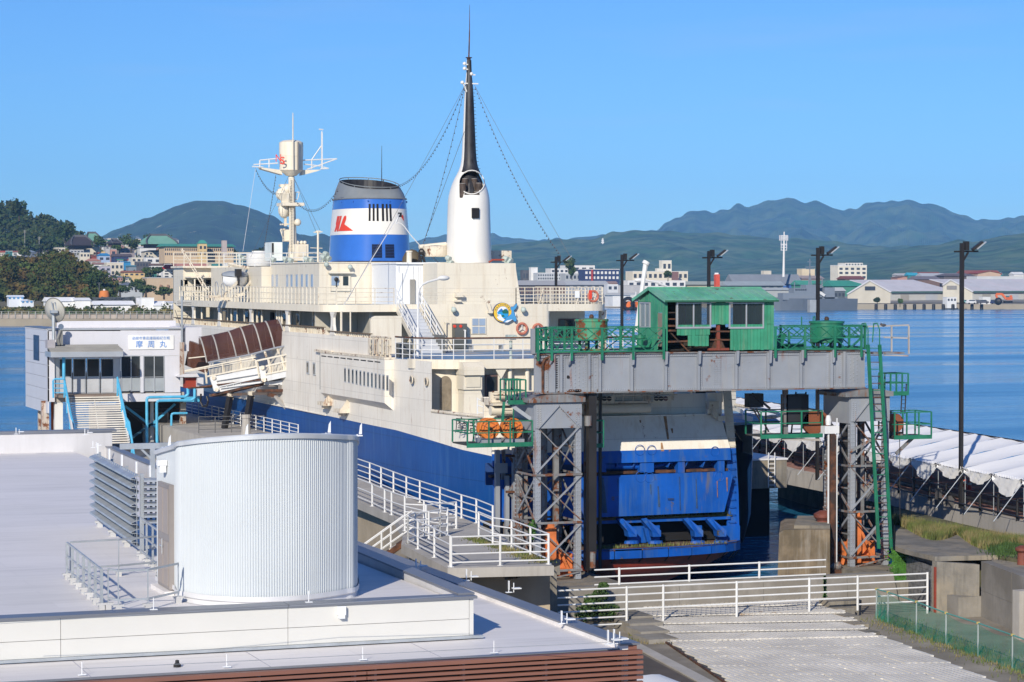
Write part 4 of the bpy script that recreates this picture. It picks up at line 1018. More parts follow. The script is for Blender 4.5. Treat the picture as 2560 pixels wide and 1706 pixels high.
for v in range(225,430,9):
 z=mz(v);p=mpt(R(330),z);mb.beam(p,p+Vector((.12,-.05,0)),.025)
p0=mpt(R(330),mz(225))+Vector((.14,-.05,0));p1=mpt(R(330),mz(425))+Vector((.14,-.05,0));mb.build('rungs',SOOT,mast,kind='stuff')
# things around the mast foot
MB().lathe([(.75,0),(.8,.1),(.8,.62),(.2,.7)],(onY(1088,640,137).x,137,ZT+.35),18).build('drum',CREAMR,ship,smooth=True)
MB().tube(onY(1048,618,137),onY(1115,611,137),.14,10).build('crane_jib',CREAM,ship);MB().tube(onY(1077,632,137),onY(1077,616,137),.12,8).build('crane_post',CREAM,ship)
MB().box(onY(1231,627,137),onY(1258,655,138.5)).build('rusty_locker',CREAMR,ship)
MB().path([onY(1222,656,134),onY(1232,650,134),onY(1260,650,134)],.06).build('red_pipe',mat('red_rust_pipe',(.28,.05,.03),.6),ship)
MB().box(onY(1140,658,133.4),onY(1215,661,133.9)).build('rusty_edge',RUST,ship)
MB().ball(onY(1030,657,138),.62,14,8,(1,1,1.3)).build('round_hatch',mat('olive_brown',(.10,.08,.05),.7),ship,smooth=True)
MB().lathe([(.16,0),(.16,.7),(.2,.72),(.2,.8)],(onY(1023,660,136.5).x,136.5,ZT-.1),10).build('vent_pipe',CREAM,ship)
cl=MB()
for dx in(-.22,.22):cl.beam(onY(1054,640,136.6)+Vector((dx*.3,0,0)),onY(1054,660,136.6)+Vector((dx,0,0)),.12)
cl.ball(onY(1054,630,136.6),.2,8,6);cl.torus(onY(1054,641,136.6),(0,1,0),.15,.06,10,6);cl.build('cargo_block',BLACK,ship)
# ------------------------------------------------ foremast with radar drum
fm=thing('x','','',(0,0,0));bpy.data.objects.remove(fm)
FX,FY=43.6,165.0;fs_=mpp((FX,FY,18))
def f4(x,y,dy=0):return onY(600+x/4.127,280+y/4.127,FY+dy)
base=f4(540,1500);MB().tube((FX,FY,15.0),f4(530,640),.30,12,r2=.22).build('mast_pole',CREAM,ship,smooth=True)
pole=kids(ship)[-1]if False else[o for o in bpy.data.objects if o.name.startswith('mast_pole')][-1]
dz0,dz1=f4(530,600).z,f4(530,318).z
dcx=f4(528,400).x;dr=(f4(645,400).x-f4(405,400).x)/2
MB().lathe([(.35,dz0-.42),(dr*.98,dz0-.02),(dr*.98,(dz0+dz1)/2),(dr,(dz0+dz1)/2+.01),(dr,dz1),(dr*.7,dz1+.14),(.1,dz1+.2)],(dcx,FY,0),28).build('radar_drum',CREAM,pole,smooth=True)
MB().box((f4(562,400).x,FY-dr-.12,dz0),(f4(574,400).x,FY-dr*.6,dz1)).build('drum_shade_strip',mat('shade_grey',(.16,.16,.17),.6),pole)  # dark grey strip painted in for the drum's shaded side
MB().text('N',f4(405,478,-dr-.1)+Vector((.05,.35,0)),(.62,-.78,0),(0,0,1),.75,off=.03).build('letter',REDL,pole)
MB().text('s',f4(437,490,-dr-.02),(.95,-.25,0),(0,0,1),1.15,off=.1).build('letter',REDL,pole)
mb=MB()
mb.prism([f4(430,600),f4(215,572),f4(225,590),f4(440,650)],(0,.8,0)).prism([f4(650,600),f4(840,596),f4(800,612),f4(640,655)],(0,.8,0));mb.build('yardarm',CREAM,pole)
mb=MB()
for a,c in(((125,565),(240,572)),((205,570),(205,500)),((205,500),(385,482)),((300,575),(300,492)),((140,545),(390,530)),((650,500),(1000,485)),((1000,485),(690,595)),((660,540),(830,560)),((830,590),(915,585)),((740,590),(740,500)),((860,570),(915,585)),((740,495),(840,350)),((845,590),(845,200)),((815,180),(858,185))):mb.tube(f4(*a),f4(*c),.045,5)
mb.build('yard_rails',WHITE,pole)
MB().beam(f4(845,590),f4(845,215),.10).build('topmast',WHITE,pole)
MB().tube(f4(546,600,-1.0),f4(546,60,-1.0),.06,6,r2=.04).tube(f4(546,60,-1),f4(546,10,-1),.03,5).build('whip_antenna',CREAM,pole)
mb=MB()
for x in(512,548):mb.tube(f4(x,680,-.5),f4(x,1440,-.5),.035,5)
for k in range(48):y=690+k*15.7;mb.tube(f4(512,y,-.5),f4(548,y,-.5),.028,4)
mb.build('ladder',CREAM,pole,kind='stuff')
MB().box(f4(440,935,-.8),f4(600,978,.9)).box(f4(400,840,-.6),f4(470,850,.6)).build('platform',CREAM,pole)
mb=MB()
for x in range(405,505,14):mb.tube(f4(x+(30 if True else 0)*0,835,-.6),f4(430+(x-405)*.7,935,-.6),.04,5)
for a,c in(((570,830),(612,828)),((612,828),(595,905)),((570,905),(595,905)),((575,830),(570,905))):mb.tube(f4(*a),f4(*c),.03,5)
mb.build('platform_rail',CREAM,pole)
mb=MB().ball(f4(432,850),.45,12,8).ball(f4(480,800),.4,12,8).box(f4(418,775),f4(455,750,.5)).ball(f4(450,1010),.5,12,8,(.8,.8,1.2)).prism([f4(445,940),f4(510,940),f4(510,1080),f4(480,1080)],(0,.6,0)).box(f4(455,1215),f4(515,1340,.5)).ball(f4(595,1140,-.5),.26,10,6).tube(f4(560,1150,-.5),f4(595,1140,-.5),.08);mb.build('radar_gear',CREAM,pole,smooth=True)
mb=MB()
for a,c in(((412,1163),(500,1160)),((418,1215),(465,1212)),((418,1215),(455,1330)),((455,1330),(515,1325)),((462,1040),(462,1180)),((474,1040),(474,1180))):mb.tube(f4(*a),f4(*c),.06,6)
mb.build('lantern_frame',CREAM,pole)
am=onY(795,645,155);MB().tube((am.x,155,15.0),(am.x,155,onY(795,578,155).z),.07,8).beam(onY(784,581,155),onY(806,580,155),.06).beam(onY(776,620,155),onY(806,621,155),.04).box(onY(791,583,155),onY(799,577,155.2)).build('antenna_pole',CREAM,ship)
# ------------------------------------------------ stays and strings of bulbs
WIRE=mat('wire',(.10,.10,.11),.5);BULB=mat('bulb',(.06,.06,.07),.3)
def stay(a,c,sag,name,label,bulbs=0,r=.013,white=False):
 a=Vector(a);c=Vector(c);N=24
 pts=[lerp(a,c,i/N)+Vector((0,0,-sag*4*(i/N)*(1-i/N)))for i in range(N+1)]
 t_=thing(name,label,'string lights' if bulbs else 'cable',a,'wires and bulb strings of the ferry')
 MB().path(pts,r,4).build('cable',WHITE if white else WIRE,t_)
 if bulbs:
  mb=MB()
  for k in range(bulbs):
   f_=(k+.5)/bulbs*N;i=int(f_);p=lerp(pts[i],pts[i+1],f_-i);mb.ball(p+Vector((0,0,-.09)),.042,6,4)
  mb.build('bulbs',BULB,t_,kind='stuff')
mt=Vector((MC.x,MC.y-.2,mz(215)))
stay(mt+Vector((.3,0,0)),onY(1403,640,128),.8,'bulb_string','dark string of bulbs sagging from the tall mast down to the right',46)
stay(mt+Vector((.3,0,0)),onY(1430,650,128),.1,'stay_wire','straight stay wire from the tall mast down to the right',0)
stay(mt-Vector((.3,0,0)),onY(994,465,147),1.2,'bulb_string','string of bulbs from the tall mast down to the funnel top',34)
stay(mt-Vector((.3,0,0)),onY(1056,616,137),.5,'bulb_string','string of bulbs hanging steeply from the tall mast to the cargo block',26)
stay(mpt(R(200),mz(330)),onY(1056,614,137),.0,'stay_wire','thin stay wire from the shoulder of the tall mast to the cargo block',0)
stay(mt-Vector((.3,0,0)),onY(868,752,131.3),.1,'stay_wire','long stay wire from the tall mast to the port deck edge',0)
stay(f4(160,585),f4(400,835),.5,'bulb_string','string of bulbs under the left yardarm of the radar mast',18)
stay(f4(570,910),onY(846,472,147),1.0,'bulb_string','string of bulbs between the radar mast and the funnel',26)
stay(f4(370,650),f4(240,1430,-4),.1,'bulb_string','steep string of bulbs left of the radar mast',28)
stay(f4(555,680),onY(789,577,155),.0,'stay_wire','wire from the radar mast to the small antenna pole, left one',0);stay(f4(560,690),onY(800,576,155),.0,'stay_wire','wire from the radar mast to the small antenna pole, right one',0)
stay(f4(495,680),f4(110,1500,-4),.0,'stay_wire','straight wire down from the radar mast to the lower left, nearer the mast',0);stay(f4(160,590),f4(30,1440,-4),.0,'stay_wire','pale wire down from the tip of the left yardarm',0,white=True)
stay(onY(998,536,139),onY(858,765,131.2),.0,'guy_rope','pale rope from the lifting hook down to the port deck edge',0,r=.03,white=True)
stay(onY(998,536,139),onY(990,558,139),0,'guy_rope','short white rope below the hook right of the funnel',0,r=.04,white=True)
t_=thing('rope_loop','white rope looping from the hook near the funnel to the cargo block','rope',onY(1000,558,139))
MB().path([onY(*z3(x,y),138)for x,y in((745,705),(770,698),(800,705),(830,735),(880,805),(950,885),(1000,940),(1060,1000),(1160,1085))],.03,5).build('rope',WHITE,t_)
o=MB().box(onY(997,543,139),onY(1002,532,139.2));o.build('pulley_block',BLACK,t_)
# ------------------------------------------------ stern
_before=set(bpy.data.objects)
def SY(z):
 return 107.35+(z-5.2)*.35 if z>5.15 else 107.35
def sp(u,v,Y):return onY(u,v,Y)
# upper cream face
x1=onY(1822,1060,107.6).x;x0=38.75
mb=MB().prism([(x0,107.4,5.78),(x1,107.4,5.78),(x1-.25,107.95,7.3),(x0,107.95,7.3)],(0,.1,0));mb.build('stern_face',HULLW,ship)
MB().prism([(x0,107.33,5.22),(x1+.02,107.33,5.22),(x1,107.4,5.777),(x0,107.4,5.777)],(0,.1,0)).build('stern_face_blue',BLUED,ship)
MB().box((x0,108.6,7.3),(onY(1775,1000,108.6).x,108.7,8.3)).box((onY(1770,1000,108).x,107.9,7.303),(x1-.2,108.1,8.35)).build('stern_upper_wall',HULLW,ship)
MB().box((x0,107.9,7.304),(x1-.3,108.6,7.36)).build('stern_ledge',HULLW,ship)
# pipe platform with traffic lights above
pz=onY(1600,1010,107.5).z
MB().box((x0,107.3,pz-.1),(onY(1636,1010,107.3).x,108.5,pz+.0)).build('light_platform',CREAMR,ship)
MB().box((x0,107.7,pz+.02),(onY(1660,1000,107.7).x,107.9,pz+.5)).box((x0,107.9,pz),(onY(1690,1000,108).x,109,pz+.2)).build('cable_tray',CREAMR,ship)
mb=MB()
for k in range(3):mb.tube((x0,107.2+k*.12,pz+.28+.12*k),(onY(1700,1000,107.2).x,107.2+k*.12,pz+.28+.12*k),.035,6)
for u in range(1500,1700,24):p=onY(u,1000,107.2);mb.beam((p.x,107.2,pz),(p.x,107.2,pz+.65),.04)
mb.build('pipes',CREAMR,ship)
MB().tube((x0,107.7,pz-.35),(onY(1635,1010,107.7).x,107.7,pz-.35),.22,12).build('large_pipe',CREAM,ship,smooth=True)
for u0,u1 in((1508,1547),(1643,1680)):
 o=MB().box(onY(u0,1014,106.9),onY(u1,998,107.15)).build('signal_box',CREAM,ship)
 for k in range(3):
  p=onY(u0+(u1-u0)*(k+.7)/3.4,1005,106.88);MB().tube(p,p+Vector((0,-.06,0)),.11,12).build('lens',BLACK if not(u0>1600 and k==2)else mat('red_grey_lens',(.18,.10,.10),.4),o)
  MB().lathe([(.12,0),(.13,.02)],p,12).build('hood',CREAM,o)
rl=[(onY(1690,980,108.3).x,108.3,8.35),(x1-.3,108.3,8.35)]
deck_rail('deck_railing',rl,.55,1,CREAM,r=.05,spacing=.9,post=.06)
for u0,u1,v0 in((1700,1722,982),(1745,1795,984)):
 MB().box(onY(u0,1000,108.9),onY(u1,v0,109.3)).build('deck_locker',BLACK if u0>1730 else mat('pale_blue_white',(.66,.72,.72),.5),ship)
MB().prism([(x1-.35,108,7.9),(x1-.1,108,7.9),(x1-.1,108,9.05),(x1-.3,108,9.0)],(0,.3,0)).build('corner_post',HULLW,ship)
# starboard quarter strip with rungs
q0=onY(1824,1135,107.5);q1=onY(1846,1135,107.5)
MB().prism([(q0.x,107.7,5.75),(q1.x-.05,107.7,5.75),(q1.x-.15,108.1,8.9),(q0.x-.05,108.1,8.9)],(0,.1,0)).build('quarter_strip',CREAM,ship)
MB().prism([(q0.x,107.7,1.5),(q1.x+.15,107.7,1.5),(q1.x+.1,107.7,3.6),(q1.x-.05,107.7,5.747),(q0.x,107.7,5.747)],(0,.1,0)).build('quarter_strip',BLUED,ship)
mb=MB()
for k in range(18):
 z=8.4-k*.36;mb.path([(q0.x+.05,107.68,z),(q0.x+.05,107.55,z),(q1.x-.12,107.55,z),(q1.x-.12,107.68,z)],.016,4)
 if k in(7,17):mb.build('rungs',HULLW if k==7 else BLUED,ship,kind='stuff');mb=MB()
MB().box(onY(1776,1030,107.5),onY(1790,1010,107.9)).prism([onY(1784,1018,107.4),onY(1800,1045,107.4),onY(1792,1052,107.4),onY(1786,1040,107.4)],(0,.3,0)).box(onY(1797,1058,107.3),onY(1808,1045,107.6)).build('winch_bracket',CREAMR,ship)
# recess with the hydraulic ram
MB().box((x0,108.3,4.3),(x1+.3,108.4,5.3)).build('recess_back',mat('recess_blue',(.02,.06,.2),.6),ship)
MB().tube(onY(1512,1163,107.8),onY(1618,1163,107.8),.2,14).build('hydraulic_ram',BLUED,ship,smooth=True)
for u in(1508,1620):MB().box(onY(u-7,1180,107.4),onY(u+7,1148,108.3)).build('ram_bracket',BLUED,ship)
MB().tube(onY(1626,1171,107.9),onY(1690,1156,107.9),.07).tube(onY(1690,1156,107.9),onY(1700,1154,107.9),.12).tube(onY(1780,1150,107.9),onY(1796,1150,107.9),.12).build('hydraulic_pipe',BLUED,ship)
for u in(1520,1560,1600,1645,1683,1706,1724,1765,1800):MB().prism([onY(u,1148,107.45),onY(u+5,1148,107.45),onY(u-4,1168,107.45)],(0,.8,0)).build('gusset',BLUED,ship)
for u in(1706,1800):MB().box(onY(u-4,1182,107.4),onY(u+4,1148,107.8)).build('hinge',BLUED,ship)
MB().beam((x0,107.8,4.75),(x1,107.8,4.75),.3,.12).build('hinge_shelf',RUST,ship)
# big stern door
a=onY(1822,1178,107.2);bq=onY(1834,1190,107.2);c=onY(1810,1273,107.25)
MB().prism([(x0,107.2,4.62),(a.x,107.2,4.70),(bq.x-.02,107.2,4.5),(c.x,107.15,c.z),(x0,107.15,c.z-.08)],(0,.14,0)).build('stern_door',BLUED,ship)
DR=mat('streak_olive',(.10,.13,.09),.7,var=.4,vs=2)
for i,(u,v,r)in enumerate(((1635,1192,12),(1614,1190,13),(1800,1190,12),(1495,1190,13),(1640,1127,11),(1612,1127,12),(1790,1130,11))):
 yy=107.19 if v>1150 else 107.36
 p=onY(u,v,yy);MB().torus(p,(0,1,0),r*mpp(p),.018,24,4).build('ring_mark',BLUED if v>1150 else BLUED,ship)
p=onY(1686,1243,107.1);MB().box(p+Vector((-.14,0,-.04)),p+Vector((.14,.1,.04))).build('lug',NAVY,ship)
# lower sill with openings
zl,zh=1.5,2.55
MB().box((x0,107.6,2.56),(x1+.2,108.6,2.66)).build('sill_shelf',mat('mossy_shelf',(.10,.10,.04),.9,var=.5,vs=3,col2=(.12,.05,.03)),ship)
for ua,ub in((1448,1498),(1585,1656),(1737,1756),(1794,1846)):
 MB().box(onY(ua,1348,107.6),onY(ub,1305,107.75)).build('sill_plate',BLUED,ship)
MB().box((x0,108.6,1.4),(x1,108.7,2.6)).build('sill_back',DARK,ship)
MB().box((x0,107.58,2.42),(x1+.1,107.78,2.56)).build('sill_beam',BLUED,ship)
for u in(1500,1598,1655,1755,1810):
 aa=onY(u-40,1290,107.4);cc_=onY(u,1318,106.9)
 MB().prism([aa,aa+Vector((.25,0,.04)),cc_+Vector((.15,0,.0)),cc_+Vector((.15,0,-.28)),cc_+Vector((-.25,0,-.28)),cc_+Vector((-.3,0,-.02))],(0,.5,0)).build('hinge_arm',BLUED,ship)
 MB().lathe([(.0,0),(.26,0),(.24,.12),(.0,.16)],onY(u-6,1348,107.0),12,ex=1.4).build('foot_plate',BLUED,ship)
MB().prism([onY(1622,1312,107.3),onY(1632,1312,107.3),onY(1640,1345,107.3),onY(1630,1345,107.3)],(0,.2,0)).build('link',BLUED,ship)
# curved bumper deck
ap=[]
for t in range(0,181,12):
 a_=R(180+t);ap.append((CXs-.5+6.55*math.cos(a_),107.9+2.2*math.sin(a_),1.42))
MB().prism(ap,(0,0,-.06)).build('bumper_deck',mat('rusty_deck',(.12,.055,.04),.85,var=.5,vs=1.5,col2=(.16,.12,.09),bump=.4),ship)
for i in range(len(ap)-1):
 a_,c_=Vector(ap[i]),Vector(ap[i+1]);g=(c_-a_)*.02
 MB().prism([a_+g+Vector((0,0,.02)),c_-g+Vector((0,0,.02)),c_-g+Vector((0,0,-.42)),a_+g+Vector((0,0,-.42))],Vector((0,.1,0))).build('bumper_plate',BLUED,ship)
 MB().prism([a_+Vector((0,.1,-.40)),a_+Vector((.04,.1,-.40)),a_+Vector((.0,.8,-.9)),a_+Vector((-.04,.8,-.9))],(.03,0,0)).build('rib',RUST,ship)
 # stains that ran down the paint
STA=mat('olive_stain',(.07,.10,.07),.8,var=.5,vs=3,alpha=.55);STR=mat('rust_stain',(.34,.16,.05),.8,var=.4,vs=3,alpha=.7)
for u,v0,v1,w0,w1,m_ in((1522,1192,1276,9,13,STA),(1494,1215,1276,5,8,STR),(1655,1212,1262,3,5,STA),(1706,1190,1270,2,3,STA),(1637,1208,1232,3,2,STA),(1560,1195,1225,2,1,STA),(1795,1200,1240,2,2,STR),(1818,1192,1225,4,2,STR),(1745,1195,1265,2,4,STA)):
 a=onY(u-w0/2,v0,107.13);b_=onY(u+w0/2,v0,107.13);c=onY(u+w1,v1,107.09);d=onY(u+w1*.1,v1,107.09);MB().poly([a,d,c,b_]).build('stain',m_,ship)
for u,v0,v1,w0,w1,m_ in((1672,1044,1128,8,4,STR),(1655,1108,1128,4,8,STR),(1684,1075,1086,6,3,STR),(1612,1056,1062,5,3,STR),(1800,1040,1052,12,4,STR),(1720,1041,1047,8,3,STR),(1740,1041,1046,6,3,STR)):
 p_,q_=onY(u,v0,107.9),onY(u,v1,107.9);f=lambda z:107.4+max(0,z-5.78)*.362-.02
 MB().poly([(p_.x-w0*.01,f(p_.z),p_.z),(q_.x-w1*.01,f(q_.z),q_.z),(q_.x+w1*.01,f(q_.z),q_.z),(p_.x+w0*.01,f(p_.z),p_.z)]).build('stain',m_,ship)
 # rounded counter under the bumper deck
def bowl(name,m,lv):
 mb=MB();n_=21
 for rx,ry,z in lv:mb.v+=[Vector((CXs-.5+rx*math.cos(R(180+9*i)),107.9+ry*math.sin(R(180+9*i)),z))for i in range(n_)]
 mb.f+=[(k*n_+i,(k+1)*n_+i,(k+1)*n_+i+1,k*n_+i+1)for k in range(len(lv)-1)for i in range(n_-1)]
 mb.build(name,m,ship,smooth=True)
bowl('counter',mat('boot_blue',(.03,.09,.22)),[(6.4,2.0,1.36),(6.3,1.95,1.15),(6.1,1.85,.95)])
bowl('counter_red',REDP,[(6.095,1.845,.945),(5.7,1.7,.7),(5.0,1.4,.4),(3.9,.9,.05),(2.6,0,-.5)])
# weeds growing on the shelves
def weeds(name,label,n,fn,h,mat_=None,cat='weeds',w_=.02,parent=None):
 mb=MB()
 for _ in range(n):
  p=Vector(fn());hh=h*random.uniform(.4,1.2);a_=random.uniform(0,6.28);dx=math.cos(a_);dy=math.sin(a_);l_=random.uniform(.1,.5)*hh
  mb.add([p+Vector((-dy*w_,dx*w_,0)),p+Vector((dy*w_,-dx*w_,0)),p+Vector((dx*l_,dy*l_,hh))],[(0,1,2)])
 return mb.build(name,mat_ or GRASSM,parent,label=label,cat=cat if not parent else None,kind='stuff')
weeds('weeds','dry grass growing on the shelf below the blue stern door',900,lambda:(random.choice((random.gauss(47.6,.9),random.gauss(50.2,.3),random.uniform(41,45))),random.uniform(107.62,108.1),2.66),.28)
weeds('weeds','sparse dry grass on the rusty bumper deck at the stern',500,lambda:(random.uniform(43,50),random.uniform(106.3,106.9),1.42),.16)
# the stern gear was laid out round Y = 107.5; the ship ends nearer the gantry
for _o in set(bpy.data.objects)-_before:
 if _o.type=='MESH':_o.data.transform(Matrix.Translation((-2.6,-5.5,.45)))
 # ------------------------------------------------------------------ movable bridge gantry
GY=98.0
def g(u,v,dy=0.):return onY(u,v,GY+dy)
gn=thing('gantry','riveted grey steel gantry with green catwalk straddling the dock','gantry',(45,GY+1.5,.9))
gx0,gx1=g(1338,900).x,g(2165,900).x;gz0,gz1=9.10,10.86
def rivrow(mb,a,c,n,nrm=(0,-1,0),r=.042):
 for i in range(n):mb.rivet(lerp(a,c,(i+.5)/n),nrm,r)
MB().box((gx0,GY+.12,gz0+.06),(gx1,GY+.18,gz1-.06)).build('girder_web',GREYP,gn)
MB().box((gx0+1.9,GY+3.2,gz0+.06),(gx1,GY+3.26,gz1-.06)).build('girder_web',GREYP,gn)
for y,gxa in((GY,gx0),(GY+3.0,gx0+1.9)):
 MB().box((gxa,y,gz0),(gx1,y+.4,gz0+.055)).build('girder_flange',GREYR,gn);MB().box((gxa,y,gz1-.055),(gx1,y+.4,gz1)).build('girder_flange',GREYR,gn)
MB().prism([(gx0+.3,GY+.41,gz1-.05),(gx1,GY+.41,gz1-.05),(gx1,GY+2.99,gz1-.05),(gx0+1.9,GY+2.99,gz1-.05)],(0,0,.06)).build('deck_plate',RUST,gn)
MB().prism([(gx0+.32,GY+.45,gz0+.1),(gx0+.38,GY+.45,gz0+.1),(gx0+1.88,GY+2.95,gz0+.1),(gx0+1.82,GY+2.95,gz0+.1)],(0,0,gz1-gz0-.2)).build('end_plate',GREYP,gn)
riv=MB()
for u0,u1 in((1372,1388),(1400,1406),(1470,1476),(1497,1503),(1576,1583),(1662,1668),(1744,1750),(1838,1844),(1918,1924),(2000,2006),(2076,2083),(2108,2114)):
 a,c=g(u0,900).x,g(u1,900).x
 MB().box((a,GY-.02,gz0+.06),(c,GY+.119,gz1-.06)).build('stiffener',GREYP,gn)
 MB().box((c+.005,GY+.09,gz0+.15),(c+.16,GY+.118,gz1-.15)).build('stiffener_plate',GREYP,gn)
 rivrow(riv,(c+.08,GY+.09,gz0+.15),(c+.08,GY+.09,gz1-.15),15)
 if u0 in(1372,1400,1470,2076,2108):MB().box((a-.17,GY+.09,gz0+.15),(a-.005,GY+.118,gz1-.15)).build('stiffener_plate',GREYP,gn);rivrow(riv,(a-.08,GY+.09,gz0+.15),(a-.08,GY+.09,gz1-.15),15)
for(u0,u1)in((1425,1466),(1478,1496),(2086,2106),(2117,2150)):
 a,c=g(u0,900).x,g(u1,900).x;nx_=max(2,int((c-a)/.16))
 for i in range(nx_):
  for k in range(9):
   riv.rivet((a+(c-a)*(i+.5)/nx_,GY+.12,gz0+.2+k*.17+(i%2)*.08),(0,-1,0),.044)
for i in range(5):
 for k in range(15):riv.rivet((g(1787,900).x+i*.082,GY+.095,gz0+.2+k*.098),(0,-1,0),.033)
MB().box((g(1785,900).x-.04,GY+.10,gz0+.14),(g(1803,900).x+.02,GY+.118,gz1-.16)).build('splice_plate',GREYP,gn)
MB().box((gx0,GY+.08,gz0+.06),(gx1,GY+.117,gz0+.2)).build('flange_angle',GREYP,gn);MB().box((gx0,GY+.08,gz1-.19),(gx1,GY+.117,gz1-.06)).build('flange_angle',GREYP,gn)
rivrow(riv,(gx0,GY+.08,gz0+.13),(gx1,GY+.08,gz0+.13),150);rivrow(riv,(gx0,GY+.08,gz1-.12),(gx1,GY+.08,gz1-.12),150)
for u,v in((1523,929),(1523,933),(1822,911),(1832,914),(1822,919),(1830,919),(1856,905),(1870,905),(1874,905),(1884,905),(1858,925),(1862,925),(1858,929),(1862,929),(1880,925),(1906,925)):riv.rivet(g(u,v,.12),(0,-1,0),.032)
riv.build('rivets',GREYP,gn,kind='stuff')
MB().tube(g(1420,943,.10),g(1420,943,.13),.075,14).build('hole',DARK,gn)
RSP=RUST
for u,v,w_ in((1377,981,.18),(1436,979,.35),(1446,977,.2),(1497,977,.12),(1575,978,.1),(1400,982,.12)):
 p=g(u,v,.07);MB().prism([p+Vector((w_*math.cos(R(a))*random.uniform(.7,1.2),0,.09*math.sin(R(a))*random.uniform(.7,1.3)))for a in range(0,360,40)],(0,.012,0)).build('rust_scab',RSP,gn)
MB().torus(g(1364,915,-.02),(0,1,0),.0001,.0001,3,3)
MB().path([g(1357,985,.05),g(1357,910,.05),g(1362,898,.05),g(1375,893,.05)],.06,6).build('curved_flange',RUST,gn)
# towers
def tower(x0,x1,y0,y1,name,flip=False):
 lw=.26
 legs=[(x0,y0),(x1-lw,y0),(x0,y1-lw),(x1-lw,y1-lw)]
 riv=MB()
 for(x,y)in legs:
  MB().box((x,y,.92),(x+lw,y+.05,8.55)).box((x,y+.051,.92),(x+.05,y+lw,8.55)).build('leg',GREYP if y==y0 else GREYR,gn)
  for i in(.07,.19):rivrow(riv,(x+i,y,1),(x+i,y,8.4),40)
  for i in(.1,.2):rivrow(riv,(x,y+i,1),(x,y+i,8.4),40,(-1,0,0))
 levels=[.95,2.95,5.0,7.05]
 zt_=8.65
 lv=[14+(705-v)*.01785 for v in(1440,1414,1296,1178,1064)]
 for k in range(len(lv)):
  z=lv[k]
  if k in(1,2,3):
   MB().box((x0-.03,y0-.06,z-.06),(x1+.03,y0+.06,z-.02)).box((x0-.03,y0-.06,z-.019),(x1+.03,y0-.02,z+.04)).build('strut',GREYR,gn)
   MB().box((x0-.06,y0,z-.06),(x0-.01,y1,z+.03)).build('strut',GREYR,gn);MB().box((x1-.05,y0,z-.06),(x1,y1,z+.03)).build('strut',GREYR,gn)
   MB().box((x0,y1-.06,z-.06),(x1,y1,z+.03)).build('strut',GREYR,gn)
 for za,zb in((lv[1]+.1,lv[2]-.1),(lv[2]+.1,lv[3]-.1),(lv[3]+.1,lv[4]+.1)):
  for y in(y0-.03,y1-.05):
   MB().beam((x0+.05,y,za),(x1-.05,y,zb),.05,.12,(0,1,0)).build('brace',GREYP if y<y0 else GREYR,gn)
   MB().beam((x0+.05,y+.06,zb),(x1-.05,y+.06,za),.05,.12,(0,1,0)).build('brace',GREYR,gn)
  for x in(x0-.02,x1-.04):
   MB().beam((x,y0+.05,za),(x,y1-.05,zb),.10,.05,(1,0,0)).build('brace',GREYR,gn);MB().beam((x+.06,y0+.05,zb),(x+.06,y1-.05,za),.10,.05,(1,0,0)).build('brace',GREYP,gn)
   MB().beam((x+.03,y0+.05,(za+zb)/2),(x+.03,y1,(za+zb)/2),.06,.06).build('strut',GREYR,gn)
 MB().beam((x0+.1,y0-.03,lv[0]-.0),(x1-.1,y0-.03,lv[1]-.1),.05,.12,(0,1,0)).build('brace',GREYR,gn)
 # head panel with the pointed braces
 MB().box((x0-.01,y0-.045,lv[4]),(x1+.01,y0-.01,8.72)).build('head_panel',GREYP,gn)
 MB().box((x0-.05,y0,lv[4]-.1),(x0-.01,y1,8.72)).build('head_panel',GREYP,gn)
 xm=(x0+x1)/2
 MB().beam((x0+.1,y0-.08,lv[4]+.0),(xm,y0-.08,8.6),.05,.10,(0,1,0)).beam((xm,y0-.08,8.6),(x1-.1,y0-.08,lv[4]),.05,.10,(0,1,0)).build('brace',GREYP,gn)
 rivrow(riv,(xm+.06,y0-.1,8.5),(x1-.1,y0-.1,lv[4]+.06),12)
 rivrow(riv,(x0,y0-.045,8.65),(x1,y0-.045,8.65),18)
 for xx in(x0+.1,x0+.24,x1-.1,x1-.24):rivrow(riv,(xx,y0-.045,lv[4]+.05),(xx,y0-.045,8.5),9)
 # capping beam
 MB().prism([(x0-.35,y0-.2,8.73),(x1+.12,y0-.2,8.73),(x1+.12,y0-.2,8.95),(xm+.4,y0-.2,9.07),(xm-.5,y0-.2,9.07),(x0-.35,y0-.2,8.9)],(0,y1-y0+.4,0)).build('cap_beam',GREYR,gn)
 riv.build('rivets',GREYP,gn,kind='stuff')
 # inner columns and counterweight frame in orange
 for(xx,yy)in((x0+.75,y0+1.2),(x0+1.2,y1-.5),(x1-.6,y0+1.6)):
  MB().beam((xx,yy,.95),(xx,yy,9.0),.22,.30).build('inner_column',GREYR,gn)
 xo=x0+(.62 if not flip else .3)
 MB().box((xo+.12,y0+.6,.95),(xo+.6,y0+.9,3.15)).box((xo+.61,y0+.62,1.2),(xo+1.4,y0+.9,1.32)).box((xo-.1,y0+.62,1.7),(xo+.119,y0+.9,1.8)).build('jack_post',ORANGER,gn)
 for dx in(-.35,1.35):MB().beam((xo+dx,y0+.7,.95),(xo+.3+dx*.1,y0+.7,2.9),.12).build('jack_brace',ORANGER,gn)
 MB().box((xo-.3,y0+.95,.95),(xo+1.5,y0+1.2,1.95)).build('jack_housing',ORANGER,gn)
 MB().box((xo+.2,y0+.55,3.15),(xo+.5,y0+.95,3.35)).build('jack_cap',ORANGER,gn)
tower(g(1338,1200).x,g(1453,1200).x,GY,GY+2.6,'left')
tower(g(2126,1200).x,g(2222,1200).x,GY,GY+2.6,'right',True)
